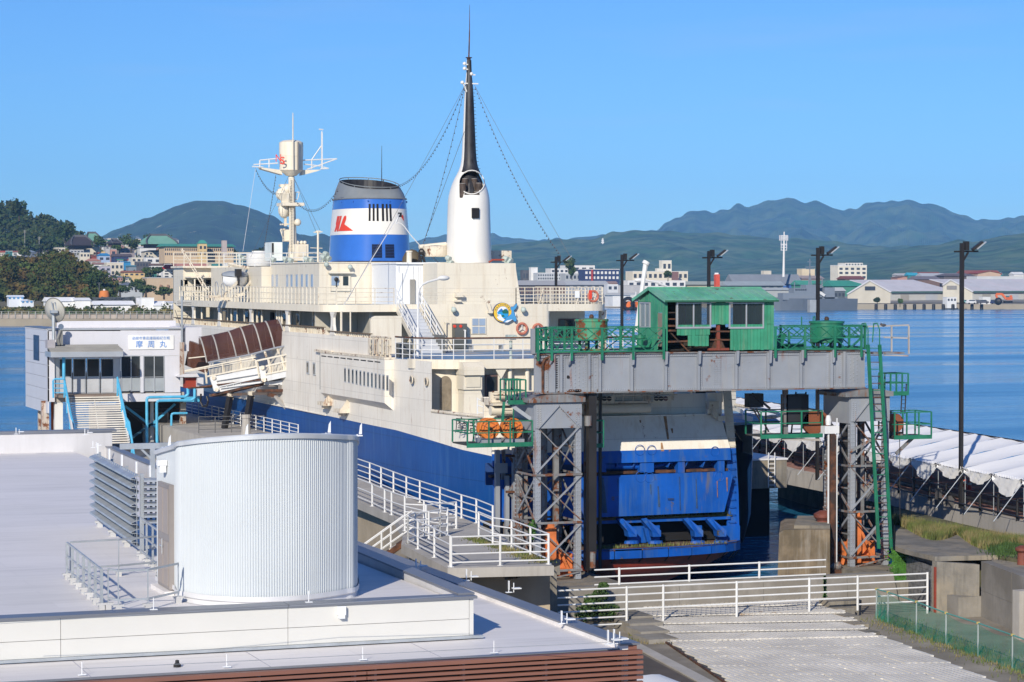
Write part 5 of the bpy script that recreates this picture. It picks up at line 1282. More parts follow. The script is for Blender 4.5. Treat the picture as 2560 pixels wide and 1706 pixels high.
# lift tower behind the left one
def leg2(u,v0,v1,Y,w_=.3,m=GREYR):
 a=onY(u,v1,Y);MB().beam(a,(a.x,Y,onY(u,v0,Y).z),w_,w_).build('rear_leg',m,gn)
Yb=101.5
leg2(1243,1125,1390,Yb,.20,GREYP);leg2(1258,1125,1390,Yb+.4,.16);leg2(1267,1190,1395,Yb,.18,GREYP);leg2(1288,1120,1380,Yb-.3,.26,GREYP);leg2(1312,1060,1400,Yb-.8,.2)
MB().box(onY(1237,1184,Yb-.15),onY(1268,1158,Yb-.1)).build('gusset',GREYP,gn)
for v0,v1 in((1140,1230),(1230,1320),(1320,1395)):
 for Y in(Yb-.3,Yb+.4):
  MB().beam(onY(1272,v1,Y),onY(1330,v0,Y),.08,.1).build('brace',GREYR,gn);MB().beam(onY(1272,v0,Y),onY(1335,v1,Y),.08,.1).build('brace',GREYR,gn)
 MB().beam(onY(1265,v0,Yb-.4),onY(1340,v0,Yb-.4),.1).build('strut',RUST,gn)
 # guide columns beside the towers
for u,Y,w_,m in((1466,GY+.9,.20,GREYR),(1478,GY+.4,.36,BLACK),(1487,GY+.3,.10,RUST),(1500,GY+1.6,.12,BLACK)):
 a=onY(u,1425,Y);MB().beam((a.x,Y,a.z),(a.x,Y,gz0+.02),w_,w_).build('guide_column',m,gn)
MB().tube(g(1470,1065,.2),g(1470,1040,.2),.16,10).build('coupling',GREYR,gn);MB().tube(g(1482,1420,-.1),g(1482,1380,-.1),.13,10).build('coupling',GREYR,gn)
for u,w_,m,v0 in((2070,.06,WHITE,1070),(2080,.24,RUST,1085),(2091,.05,WHITE,1045)):
 a=g(u,1430,-.2);MB().beam(a,(a.x,a.y,g(u,v0).z),w_,w_).build('jack_column',m,gn)
MB().box(g(2062,1085,-.3),g(2088,1064,.1)).lathe([(.12,0),(.14,.2),(.1,.42),(.05,.45)],g(2071,1063,-.1),10).build('jack_head',WHITE,gn)
for u,m in((2064,WHITE),(2080,RUST),(2095,WHITE)):MB().ball(g(u,1415,-.2),.2,10,6).build('jack_foot',GREYR,gn)
MB().box(g(2057,1436,-.3),g(2098,1418,.5)).build('jack_base',RUST,gn)
leg2(2108,985,1420,GY+1.5,.3,BLACK);leg2(1478,985,1440,GY+2.4,.3,BLACK);leg2(2120,985,1420,GY+2.2,.25,GREYR)
# catwalk railing trusses
def truss(u0,u1,posts,Y,zb=10.90,zt=11.98,bays=True,m=GREEN):
 xa,xb=g(u0,850,Y).x,g(u1,850,Y).x;yy=GY+Y
 MB().box((xa,yy-.05,zt-.05),(xb,yy+.05,zt)).build('top_rail',m,gn);MB().box((xa,yy-.04,(zb+zt)/2-.02),(xb,yy+.03,(zb+zt)/2+.03)).build('mid_rail',m,gn);MB().box((xa,yy-.06,zb),(xb,yy+.06,zb+.07)).build('bottom_rail',m,gn)
 xs=[g(u,850,Y).x for u in posts]
 for x in xs:MB().box((x-.06,yy-.10,zb-.35 if Y<.5 else zb),(x+.05,yy-.051,zt+.01)).build('post',m,gn)
 if bays:
  for a,c in zip(xs,xs[1:]):
   q=(a+c)/2;h=(zb+zt)/2
   for(p1,p2)in(((a,zt),(q,h)),((c,zt),(q,h)),((a,h),(q,zb)),((c,h),(q,zb)),((q,zt),(a,h)),((q,zt),(c,h))):MB().beam((p1[0],yy,p1[1]),(p2[0],yy,p2[1]),.05,.035).build('diagonal',m,gn)
truss(1340,1662,(1344,1378,1428,1504,1582,1658),-.05)
truss(1362,1662,(1364,1410,1470,1550,1640),3.1)
truss(1935,2155,(1937,2011,2086,2152),-.05)
truss(1950,2155,(1950,2030,2100,2160),3.1)
for x,x2,(ya,yb)in((g(1341,850).x,g(1364,850,3.1).x,(GY,GY+3.1)),(g(2158,850).x+.1,g(2158,850).x+.1,(GY,GY+3.1))):
 for z in(10.95,11.45,11.95):MB().beam((x,ya,z),(x2,yb,z),.07).build('end_rail',GREEN,gn)
 for f_ in(0,.5,1):MB().beam((x+(x2-x)*f_,ya+(yb-ya)*f_,10.9),(x+(x2-x)*f_,ya+(yb-ya)*f_,11.98),.09).build('post',GREEN,gn)
for u in(1581,1664,1747,1842,1924,2004,2082):
 p=g(u,880).x;MB().prism([(p-.05,GY-.14,10.9),(p+.07,GY-.14,10.9),(p+.04,GY-.14,10.35),(p-.06,GY-.14,10.3)],(0,.1,0)).build('bracket',GREYP,gn)
MB().path([g(1380,882,-.1),g(1378,905,-.1),g(1374,912,0)],.05).path([g(1428,882,-.1),g(1424,905,-.1),g(1421,913,0)],.04).build('drain_pipe',GREYP,gn)
MB().beam(g(1338,890,-.1),g(1356,905,.1),.07).box(g(1328,885,-.05),g(1336,822,.05)).build('end_bracket',GREYP,gn)
# end walkway on the right with pale rails
wx0,wx1=g(2166,880).x+.1,g(2272,880).x
MB().box((wx0+.5,GY+.4,10.66),(wx1,GY+1.6,10.74)).build('walkway',GREYR,gn)
PALE=mat('pale_rail',(.42,.38,.34),.6,rust=.2)
for p,q in(((2272,815),(2272,885)),((2229,816),(2229,880)),((2170,817),(2272,813)),((2210,844),(2272,846)),((2210,888),(2270,890))):MB().beam(g(*p,.5),g(*q,.5),.06).build('walkway_rail',PALE,gn)
bd=thing('pigeon','small dark pigeon perched on the railing end of the gantry','pigeon',g(2208,815,.5));MB().ball(g(2208,813.5,.5),.1,10,6,(1.6,.7,.75)).ball(g(2203,811,.5),.055,8,6).prism([g(2212,813,.5),g(2218,816,.5),g(2212,815,.5)],(0,.04,0)).build('body',mat('pigeon_grey',(.08,.08,.09),.7),bd,smooth=True)
# ------------------------------------------------ cabin on the gantry
cb=thing('control_cabin','weathered green boarded control cabin with tin gable roof on top of the gantry','cabin',(45,GY,10.9))
cxa,cxb=g(1666,800).x,g(1935,800).x;cz0,cz1=10.92,13.15;cy0,cy1=GY+.02,GY+3.2
def board_wall(xa,xb,z0,z1,y,skip=()):
 n=max(1,round((xb-xa)/.17))
 for i in range(n):
  a=xa+(xb-xa)*i/n;c=xa+(xb-xa)*(i+1)/n
  MB().box((a+.006,y-.02-.006*(i%2),z0+random.uniform(-.01,.02)),(c-.006,y+.02,z1)).build('board',GREEND,cb)
W1=(g(1690,800).x,g(1777,800).x,g(1700,822).z,g(1700,757).z)
W2=(g(1822,800).x,g(1909,800).x,g(1850,822).z,g(1850,757).z)
op=(g(1668,800).x,g(1688,800).x)
board_wall(g(1666,800).x,g(1668,800).x+.02,cz0,cz1,cy0)
board_wall(op[1],W2[0]+.0,W1[3],cz1,cy0)
board_wall(W1[1],W2[0],g(0,824).z,W1[3],cy0);board_wall(W2[1],cxb,g(0,824).z,cz1,cy0)
board_wall(W2[0],W2[1],W2[3],cz1,cy0)
board_wall(W1[0]+.05,g(1775,800).x,g(0,853).z,g(0,824).z,cy0);board_wall(g(1720,800).x,g(1772,800).x,g(0,883).z,g(0,853).z-.01,cy0)
board_wall(g(1826,800).x,cxb,cz0,g(0,824).z,cy0)
board_wall(op[0],op[1],g(0,750).z,cz1,cy0)
MB().box((g(1775,800).x,cy0+.1,cz0),(g(1826,800).x,cy0+.3,cz0+.1)).beam((g(1798,880).x,cy0+.12,cz0),(g(1798,880).x,cy0+.12,g(0,826).z),.14).build('inner_frame',mat('brick_red_frame',(.20,.05,.03),.7,rust=.3),cb)
MB().prism([(g(1782,880).x,cy0+.1,cz0+.1),(g(1816,880).x,cy0+.1,cz0+.1),(g(1803,860).x,cy0+.1,cz0+.6),(g(1793,860).x,cy0+.1,cz0+.6)],(0,.05,0)).build('inner_gusset',RUST,cb)
MB().beam(g(1674,830,.2),g(1722,880,.2),.06).beam(g(1668,827,.1),g(1690,827,.1),.08).beam(g(1668,855,.1),g(1722,853,.1),.08).beam(g(1775,850,.1),g(1826,850,.1),.07).beam(g(1775,829,.1),g(1826,829,.1),.07).beam(g(1667,882,.1),g(1722,882,.1),.08).beam(g(1668,815,.1),g(1688,815,.1),.08).beam(g(1668,782,.2),g(1688,782,.2),.05).beam(g(1668,798,.2),g(1688,798,.2),.05).build('bare_frame',RUST,cb)
MB().box((cxa+.1,cy1-.4,cz0),(cxb-.1,cy1-.3,11.9)).build('machinery_back',mat('cabin_inside',(.04,.035,.03),.8),cb)
MB().box((cxa+.1,cy0+.5,cz0),(cxb-.1,cy1-.2,cz0+.04)).build('cabin_floor',mat('cabin_inside',(.04,)*3),cb)
def cwin(W,y,axis='x',ins=.05):
 xa,xb,z0,z1=W
 f_=MB().box((xa,y-.07,z0),(xa+.06,y+.02,z1)).box((xb-.06,y-.07,z0),(xb,y+.02,z1)).box((xa+.061,y-.07,z0),(xb-.061,y+.02,z0+.08)).box((xa+.061,y-.07,z1-.05),(xb-.061,y+.02,z1)).box(((xa+xb)/2-.03,y-.05,z0+.081),((xa+xb)/2+.03,y+.015,z1-.051)).build('window_frame',ALU,cb)
 GL=mat('clear_glass',(.04,.05,.06),.04,spec=.9,alpha=.35)
 MB().box((xa+.062,y-.01,z0+.082),((xa+xb)/2-.031,y,z1-.052)).build('pane',GL,f_);MB().box(((xa+xb)/2+.031,y-.01,z0+.082),(xb-.062,y,z1-.052)).build('pane',GL,f_)
cwin(W1,cy0);cwin(W2,cy0)
for xa,xb in((W1[0]+.42,W1[0]+.95),(W1[0]+1.05,W1[1]-.3),(W2[0]+.35,W2[0]+.78),(W2[0]+1.2,W2[1]-.12)):
 MB().box((xa,cy0+2.0,11.9),(xb,cy0+2.1,cz1)).build('inner_panel',mat('cabin_inside',(.04,)*3),cb)
for z in(cz1,):MB().box((cxa,cy1-.05,11.9),(cxa+.6,cy1,cz1)).box((cxb-.5,cy1-.05,11.9),(cxb,cy1,cz1)).box(((cxa+cxb)/2-.5,cy1-.05,11.9),((cxa+cxb)/2+.5,cy1,cz1)).box((cxa,cy1-.05,cz0),(cxb,cy1,11.9)).build('back_wall',GREEND,cb)
# gable walls
def gable(x,s,wins=True):
 ym=(cy0+cy1)/2;zr=13.62
 n=17
 for i in range(n):
  a=cy0+.03+(cy1-cy0-.03)*i/n;c=cy0+.03+(cy1-cy0-.03)*(i+1)/n;m_=(a+c)/2
  zt=cz1+(zr-cz1)*(1-abs(m_-ym)/(ym-cy0))-.02
  segs=[(cz0,zt)]
  if wins and cy0+1.75<m_<cy0+2.95:segs=[(cz0,W1[2]),(W1[3]+.02,zt)]
  if wins and cy0+.45<m_<cy0+.95:segs=[(12.62,zt)]
  for z0,z1 in segs:MB().box((x-.02-.006*(i%2),a+.005,z0),(x+.02,c-.005,z1)).build('board',GREEND,cb)
 if wins:
  f_=MB().box((x-.05,cy0+1.78,W1[2]),(x+.02,cy0+1.85,W1[3])).box((x-.05,cy0+2.88,W1[2]),(x+.02,cy0+2.95,W1[3])).box((x-.05,cy0+1.85,W1[2]),(x+.02,cy0+2.88,W1[2]+.07)).box((x-.05,cy0+1.85,W1[3]-.06),(x+.02,cy0+2.88,W1[3])).box((x-.04,cy0+2.3,W1[2]+.07),(x+.02,cy0+2.38,W1[3]-.06)).build('window_frame',ALU,cb)
  MB().box((x-.01,cy0+1.86,W1[2]+.08),(x,cy0+2.87,W1[3]-.07)).build('pane',mat('pale_pane',(.22,.26,.26),.1),f_)
  MB().box((x-.0,cy0+.45,11.1),(x+.05,cy0+.95,12.6)).build('door_opening',mat('grey_timber2',(.22,.19,.15),.8),cb)
gable(cxa,-1);gable(cxb,1,False)
# tin roof: sheets with standing seams
ym=(cy0+cy1)/2;zr=13.74;ev=.28;ze=13.20
x=cxa-.16;xe=cxb+.12;k=0
while x<xe-.1:
 x2=min(x+.42,xe)
 for s in(-1,1):
  y0_=ym;y1_=ym+s*(ym-cy0+ev)
  MB().prism([(x+.01,y0_,zr),(x2-.01,y0_,zr),(x2-.01,y1_,ze),(x+.01,y1_,ze)],(0,0,-.03)).build('roof_sheet',GREENROOF,cb)
  if s<0:MB().beam((x,y0_,zr+.012),(x,y1_,ze+.012),.025,.035).build('roof_seam',GREENROOF,cb)
 x=x2
MB().beam((cxa-.17,ym,zr+.01),(xe,ym,zr+.01),.16,.04).build('ridge_cap',GREENROOF,cb)
for s in(-1,1):MB().beam((cxa-.18,ym,zr-.04),(cxa-.18,ym+s*(ym-cy0+ev),ze-.04),.04,.14).build('barge_board',GREENROOF,cb)
MB().beam((cxa-.18,cy0-ev+.02,ze-.06),(xe,cy0-ev+.02,ze-.06),.05,.08).build('eave_board',mat('dark_green_eave',(.02,.10,.06),.7),cb)
# tanks on the catwalk
def tank(u0,u1,v0,v1,dy,m,label):
 a=g(u0,v1,dy);c=g(u1,v0,dy);r=(c.x-a.x)/2;cx_=(a.x+c.x)/2
 t=thing('winch_drum_housing',label,'drum housing',(cx_,GY+dy,a.z),'drum housings on the gantry')
 MB().lathe([(r*.92,0),(r,.03),(r,c.z-a.z-.1),(r*1.06,c.z-a.z-.1),(r*1.06,c.z-a.z),(0.05,c.z-a.z+.05)],(cx_,GY+dy,a.z),28).build('drum',m,t,smooth=True)
 MB().ball((cx_,GY+dy,c.z+.1),.12,8,6).build('knob',RUST,t)
 mb=MB()
 for k in range(4):
  a_=R(45+90*k);mb.beam((cx_+r*.8*math.cos(a_),GY+dy+r*.8*math.sin(a_),10.88),(cx_+r*.8*math.cos(a_),GY+dy+r*.8*math.sin(a_),a.z),.1)
 mb.beam((cx_-r,GY+dy-r*.4,10.95),(cx_+r,GY+dy-r*.4,10.95),.12).build('stand',m,t)
tank(1441,1516,798,852,1.6,GREENRUST,'rusty green drum housing on the left end of the gantry catwalk')
tank(2029,2104,803,858,1.6,GREEN,'plain green drum housing on the right end of the gantry catwalk')
mc=thing('winch_machinery','small green winch gear on the catwalk left of the cabin','winch',g(1600,880,1.8))
MB().lathe([(.1,0),(.3,.02),(.3,.2),(.15,.25),(.15,.5),(.25,.55),(.25,.7)],(g(1600,880,1.8).x,GY+1.8,10.9),14).box((g(1575,880,1.8).x,GY+1.5,10.9),(g(1640,880,1.8).x,GY+2.1,11.05)).beam((g(1610,870,1.8).x,GY+1.6,11),(g(1640,830,1.8).x,GY+1.6,11.7),.08).build('gear',GREEN,mc)
mc=thing('winch_machinery','green winch motor with a dark slanting guard right of the cabin','winch',g(1960,880,1.8))
MB().box((g(1955,880,1.6).x,GY+1.4,10.9),(g(2010,880,1.6).x,GY+2.0,11.15)).prism([(g(1938,880,1.6).x,GY+1.5,10.9),(g(1950,880,1.6).x,GY+1.5,10.9),(g(1965,840,1.6).x,GY+1.5,11.6),(g(1952,840,1.6).x,GY+1.5,11.6)],(0,.3,0)).box((g(1962,880,1.6).x,GY+1.2,10.9),(g(1966,880,1.6).x,GY+1.3,11.7)).build('motor',GREEN,mc)
MB().tube(g(2004,818,2),g(2004,792,2),.03).path([g(2033,806,2),g(2033,793,2),g(2037,792,2),g(2038,806,2)],.025).build('vent_pipe',GREEN,gn)
# ladder up the right tower
la=thing('ladder','long green steel ladder leaning on the right tower of the gantry','ladder',g(2212,1370,-.9))
T0,T1,B0,B1=g(2170,862,-.45),g(2199,862,-.45),g(2197,1372,-1.0),g(2228,1372,-1.0)
MB().beam(T0,B0,.14,.10,(0,1,0)).build('side_rail',GREEN,la);MB().beam(T1,B1,.14,.10,(0,1,0)).build('side_rail',GREEN,la)
MB().beam(T0+Vector((0,-.08,0)),B0+Vector((0,-.08,0)),.05,.05).build('side_flange',GREEN,la);MB().beam(T1+Vector((0,-.08,0)),B1+Vector((0,-.08,0)),.05,.05).build('side_flange',GREEN,la)
for k in range(29):
 f_=(k+.5)/29;MB().beam(lerp(T0,B0,f_),lerp(T1,B1,f_),.05,.035).build('rung',GREENRUST if False else RUST if k%3 else GREEN,la)
for P_,dx in((T0,0),(T1,0)):
 MB().path([P_,P_+Vector((-.03,-.05,.7)),P_+Vector((-.08,.1,.98)),P_+Vector((-.12,.35,.95)),P_+Vector((-.12,.45,.1))],.03,6).build('hand_loop',GREEN,la)
 # platforms hanging on the towers
def platform(name,label,u0,u1,vtop,vfloor,y0,y1,m=GREEN,posts=(0,.33,.66,1),rails=2,drop=.0,left=True,right=True):
 yy=GY+y0
 a=onY(u0,vfloor,yy);c=onY(u1,vtop,yy);x0,x1,z0,z1=a.x,c.x,a.z,c.z
 t=thing(name,label,'platform',(x0,yy,z0),'small platforms on the gantry')
 MB().box((x0,yy,z0-.06),(x1,GY+y1,z0)).build('floor',mat('grating_dark',(.05,.05,.045),.8),t)
 MB().box((x0-.03,yy-.04,z0-.14),(x1+.03,yy-.002,z0+.05)).build('edge_beam',m,t)
 for f_ in posts:
  x=x0+(x1-x0)*f_;MB().beam((x,yy-.02,z0),(x,yy-.02,z1),.06).build('post',m,t)
  MB().beam((x,GY+y1,z0),(x,GY+y1,z1),.06).build('post',m,t)
 for k in range(rails):
  z=z0+(z1-z0)*(k+1)/rails
  MB().beam((x0,yy-.02,z),(x1,yy-.02,z),.05).build('rail',m,t);MB().beam((x0,GY+y1,z),(x1,GY+y1,z),.05).build('rail',m,t)
  if left:MB().beam((x0,yy,z),(x0,GY+y1,z),.05).build('rail',m,t)
  if right:MB().beam((x1,yy,z),(x1,GY+y1,z),.05).build('rail',m,t)
 return t,(x0,x1,z0,z1)
pl,(a0,a1,az,_)=platform('platform','green railed platform carrying the two orange winch wheels left of the gantry',1168,1330,1052,1112,.2,2.2)
platform('platform','small green railed platform high on the left tower',1272,1314,950,1004,.6,1.7)
platform('platform','dark platform with black cabinet inside the right tower',1902,2055,1027,1090,1.4,3.0)
platform('platform','green railed platform on the right side of the right tower',2236,2328,1030,1092,.5,2.0,right=True)
platform('platform','small green railed platform high on the right tower',2226,2270,934,982,.8,1.9)
platform('platform','dark little platform behind the black guide column of the left tower',1486,1508,1052,1112,1.2,2.4,posts=(0,1))
MB().beam(onY(1265,1004,GY+.9),onY(1345,1060,GY+.3),.08,.16).build('support_strut',GREYP,gn)
MB().beam(onY(1256,1055,GY+.7),onY(1260,1005,GY+.7),.1).beam(onY(1282,1110,GY+.8),onY(1284,1005,GY+.8),.05).build('platform_leg',GREEN,gn)
mb=MB()
for k in range(5):mb.beam(onY(1261,1015+k*11,GY+.7),onY(1280,1015+k*11,GY+.7),.03)
mb.build('rungs',BLACK,gn,kind='stuff')
# orange winch wheels
for i,u in enumerate((1224,1282)):
 p=onY(u,1072,GY+.9)
 t=thing('rope_winch',('left orange rope wheel on the green platform','right orange rope wheel on the green platform, nearer the tower')[i],'wheel',p,'orange winch wheels')
 r=26*mpp(p)
 MB().tube(p,p+Vector((0,.12,0)),r,28).build('disc',ORANGE,t)
 MB().torus(p+Vector((0,-.02,0)),(0,1,0),r*.95,.04,32,6).build('rim',ORANGE,t);MB().torus(p+Vector((0,-.02,0)),(0,1,0),r*.62,.025,24,4).build('inner_ring',ORANGER,t)
 MB().tube(p+Vector((0,.35,0)),p+Vector((0,.5,0)),r,28).build('rear_disc',ORANGE,t)
 MB().tube(p+Vector((0,-.12,0)),p+Vector((0,.0,0)),.09,10).build('hub',RUST,t)
 for a in(30,150,270):MB().beam(p+Vector((.1*math.cos(R(a)),-.05,.1*math.sin(R(a)))),p+Vector((r*.9*math.cos(R(a)),-.03,r*.9*math.sin(R(a)))),.06,.03).build('spoke',ORANGER,t)
 MB().box(p+Vector((-.45,-.25,-.72)),p+Vector((.45,.6,-.42))).build('bearing_block',GREYP,t)
 # wheel in orange darkened to hold the girder's shade, black cabinet, loudspeaker box on the right
t=thing('rope_winch','dark shaded winch wheel beside the black cabinet under the girder','wheel',onY(2035,1057,GY+1.6),'orange winch wheels')
p=onY(2035,1057,GY+1.6);MB().tube(p,p+Vector((0,.2,0)),.55,24).build('disc',mat('shaded_orange',(.22,.07,.03),.6,var=.3),t);MB().tube(p+Vector((.45,.3,0)),p+Vector((.45,.5,0)),.5,24).build('rear_disc',mat('shaded_orange',(.22,.07,.03)),t)
t=thing('rope_winch','orange winch wheel half hidden at the right side of the right tower','wheel',onY(2240,1055,GY+1.3),'orange winch wheels')
p=onY(2238,1058,GY+1.3);MB().tube(p,p+Vector((0,.2,0)),.45,24).build('disc',mat('shaded_orange',(.22,.07,.03)),t);MB().box(p+Vector((-.2,-.1,-.75)),p+Vector((.35,.4,-.42))).build('bearing_block',GREYR,t)
t=thing('cabinet','tall black electrical cabinet hanging under the gantry girder','cabinet',onY(1986,1065,GY+1.8))
MB().box(onY(1966,1063,GY+1.6),onY(2007,985,GY+2.2)).build('body',BLACK,t);MB().box(onY(1970,1055,GY+1.57),onY(2003,992,GY+1.595)).build('door',mat('black_door',(.03,.03,.033),.4),t)
MB().box(onY(1960,1095,GY+1.6),onY(1966,950,GY+1.8)).build('hanger',GREYR,t)
t=thing('box_loudspeaker','black box on a slanting arm left of the dark platform','box',onY(1884,1020,GY+1.5))
MB().box(onY(1873,1019,GY+1.4),onY(1897,983,GY+1.9)).build('body',BLACK,t);MB().beam(onY(1880,984,GY+1.38),onY(1925,1022,GY+1.38),.09).build('arm',BLACK,t)
MB().beam(onY(1882,1022,GY+1.45),onY(1905,1060,GY+1.45),.06).beam(onY(1890,1022,GY+1.4),onY(1922,1080,GY+1.4),.06).build('strut',BLACK,t)
for u in(1990,2015):MB().tube(onY(u+25-25,980,GY+2.2),onY(u-12,1085,GY+2.2),.04).build('ladder_rail',BLACK,gn)
mb=MB()
for k in range(9):mb.beam(onY(1989-k*1.3,985+k*11,GY+2.2),onY(2014-k*1.3,985+k*11,GY+2.2),.03)
mb.build('rungs',BLACK,gn,kind='stuff')
MB().beam(onY(1954,1098,GY+1.5),onY(2050,1100,GY+1.5),.12,.1).build('platform_beam',PALE,gn);MB().beam(onY(2045,960,GY+1),onY(2045,1040,GY+1),.04).build('cable',BLACK,gn)
MB().beam(onY(2240,1135,GY+.8),onY(2285,1092,GY+.8),.1,.14).build('support_strut',GREYR,gn);MB().beam(onY(2125,1130,GY-.1),onY(2185,1096,GY-.4),.06,.12).build('support_strut',GREYR,gn)
MB().path([onY(2249,1095,GY+.6),onY(2250,1300,GY+.6)],.02,4).build('hanging_cable',BLACK,gn)
mb=MB()
for u in(2252,2262):mb.tube(onY(u,1035,GY+.9),onY(u+4,960,GY+.9),.03)
for k in range(7):mb.beam(onY(2252+k*.6,1030-k*10,GY+.9),onY(2263+k*.6,1030-k*10,GY+.9),.025)
mb.build('rungs',BLACK,gn,kind='stuff')
# ------------------------------------------------------------------ dock wall, steps, gratings
dw=thing('dock_wall','low stained concrete wall closing the dock in front of the gantry','wall',(45,92,0))
wx0,wx1=onY(1390,1500,92).x,onY(2236,1480,92).x
xs=[wx0,37.2,41.0,44.9,48.9,wx1]
for i,(a,c)in enumerate(zip(xs,xs[1:])):MB().prism([(a+.008,92.0,0),(c-.008+(.25 if i==4 else 0),92.0,0),(c-.008,92.1,1.36),(a+.008,92.1,1.36)],(0,.55,0)).build('wall_section',CONC,dw)
structure('quay_ground',MB().box((34.0,92.66,-3.9),(54.6,96.0,.90)).box((34.0,96.0,-3.9),(40.2,101.5,.90)).box((51.6,96.0,-3.9),(54.6,102,.90)),CONCD)
GRATE=mat('galvanised_grating',(.72,.68,.61),.6,metal=.0,var=.10,vs=.5,rust=.16,rs=.6,rustcol=(.40,.27,.15),col2=(.58,.55,.50))
edges=[((1583,1520),(2085,1512)),((1605,1541),(2110,1533)),((1627,1561),(2135,1552)),((1647,1582),(2163,1573)),((1668,1604),(2190,1592))]
zst=[.40,.33,.26,.19,.12,.055]
stp=thing('grated_steps','wide flight of shallow steel grating steps below the dock wall','steps',onZ(1900,1560,.1))
prev=(onZ(1560,1502,zst[0]),onZ(2060,1495,zst[0]))
def bars(mb,A,B,C,D,z,pitch=.2,w_=.05,h=.03):
 """bars parallel to Y inside quad A(left far) B(right far) C(right near) D(left near)"""
 x=min(A.x,D.x);xe=max(B.x,C.x)
 def yat(P,Q,x):return P.y+(Q.y-P.y)*(x-P.x)/(Q.x-P.x)if abs(Q.x-P.x)>1e-6 else P.y
 while x<xe:
  yf=yat(A,B,x);yn=yat(D,C,x)
  if x<D.x and x>=A.x:yn=max(yn,yat(A,D,x))
  if x>A.x-1e-6 and x<D.x:pass
  if x<A.x:yf=yat(D,A,x)
  if x>B.x:yf=min(yf,yat(B,C,x))if C.x>B.x else yf
  if x>C.x:yn=max(yn,yat(C,B,x))
  if x<D.x:yn=max(yn,yat(D,A,x))
  if yf-yn>.05:mb.box((x,yn,z),(x+w_,yf,z+h))
  x+=pitch
for i,(l,r_)in enumerate(edges):
 L=onZ(*l,zst[i]);Rr=onZ(*r_,zst[i]);A,B=prev
 MB().prism([(A.x,A.y,zst[i]-.03),(B.x,B.y,zst[i]-.03),(Rr.x,Rr.y,zst[i]-.03),(L.x,L.y,zst[i]-.03)],(0,0,.022)).build('tread',mat('tread_under',(.2,.2,.19),.7,var=.2),stp)
 mb=MB();bars(mb,A,B,Rr,L,zst[i]-.006,.22,.15,.04);mb.build('tread_bars',GRATE,stp,kind='stuff')
 MB().beam(L+Vector((0,-.02,-.045)),Rr+Vector((0,-.02,-.045)),.02,.055).build('riser',mat('riser_dark',(.05,.05,.055),.7),stp)
 MB().beam(L+Vector((0,-.03,-.0)),Rr+Vector((0,-.03,0)),.03,.014).build('nosing',GRATE,stp)
 mb=MB();q=110
 for k in range(q):
  p=lerp(L,Rr,(k+.5)/q)+Vector((0,-.035,-.045));mb.box(p+Vector((-.01,-.01,-.02)),p+Vector((.02,.0,.006)))
 mb.build('riser_teeth',GRATE,stp,kind='stuff')
 prev=(onZ(*l,zst[i+1]),onZ(*r_,zst[i+1]))
gf=thing('grated_floor','broad flat floor of pale steel grating panels at the foot of the steps','floor',onZ(2000,1660,.05))
A,B,Cn,Dn=onZ(1668,1606,.05),onZ(2200,1593,.05),onZ(2640,1770,.05),onZ(1910,1770,.05)
MB().prism([A,B,Cn,Dn],(0,0,-.02)).build('backing',mat('grate_under',(.07,.07,.068),.8,var=.2),gf)
# panels in rows, each a little different
rows=7
for r_ in range(rows):
 L0,R0=lerp(A,Dn,r_/rows),lerp(B,Cn,r_/rows);L1,R1=lerp(A,Dn,(r_+1)/rows),lerp(B,Cn,(r_+1)/rows);nc=5
 for c_ in range(nc):
  o1=(.5 if r_%2 else 0)
  f0=max(0,(c_-o1*.6)/nc);f1=min(1,(c_+1-o1*.6)/nc)if c_<nc-1 else 1
  a,b_,c,d=lerp(L0,R0,f0),lerp(L0,R0,f1),lerp(L1,R1,f1),lerp(L1,R1,f0)
  mb=MB();bars(mb,a+Vector((.02,-.01,0)),b_+Vector((-.02,-.01,0)),c+Vector((-.02,.01,0)),d+Vector((.02,.01,0)),.052,.24,.165,random.uniform(.055,.07));mb.build('grating_panel',GRATE,gf)
MB().beam(A+Vector((-.06,0,.0)),Dn+Vector((-.06,0,.0)),.07,.08).build('edge_angle',RUST,gf)
# concrete step blocks beside the steps
sb=thing('concrete_steps','small concrete step blocks left of the grated steps','steps',onZ(1600,1560,0))
cs=[(1573,1535,1602,1548),(1574,1550,1624,1566),(1602,1573,1646,1586),(1622,1592,1667,1606)]
for i,(u0,v0,u1,v1)in enumerate(cs):
 z=.46-i*.09;a=onZ(u0,v1-6,z);c=onZ(u1,v0-6,z);MB().box((a.x,a.y,0.021),(c.x,a.y+1.6,z)).build('block',CONC,sb)
sb=thing('concrete_steps','small concrete step blocks right of the grated steps','steps',onZ(2150,1550,0))
for i,(u0,v0,u1)in enumerate(((2088,1520,2140),(2112,1540,2150),(2137,1560,2172),(2165,1580,2200))):
 z=.40-i*.08;a=onZ(u0,v0+2,z);c=onZ(u1,v0,z);MB().box((a.x,a.y,0.021),(c.x,a.y+1.7,z)).build('block',CONCD,sb)
a=onZ(2075,1512,.5);MB().box((a.x,a.y,.02),(a.x+1.5,a.y+1.0,.62)).build('block',CONCD,sb)
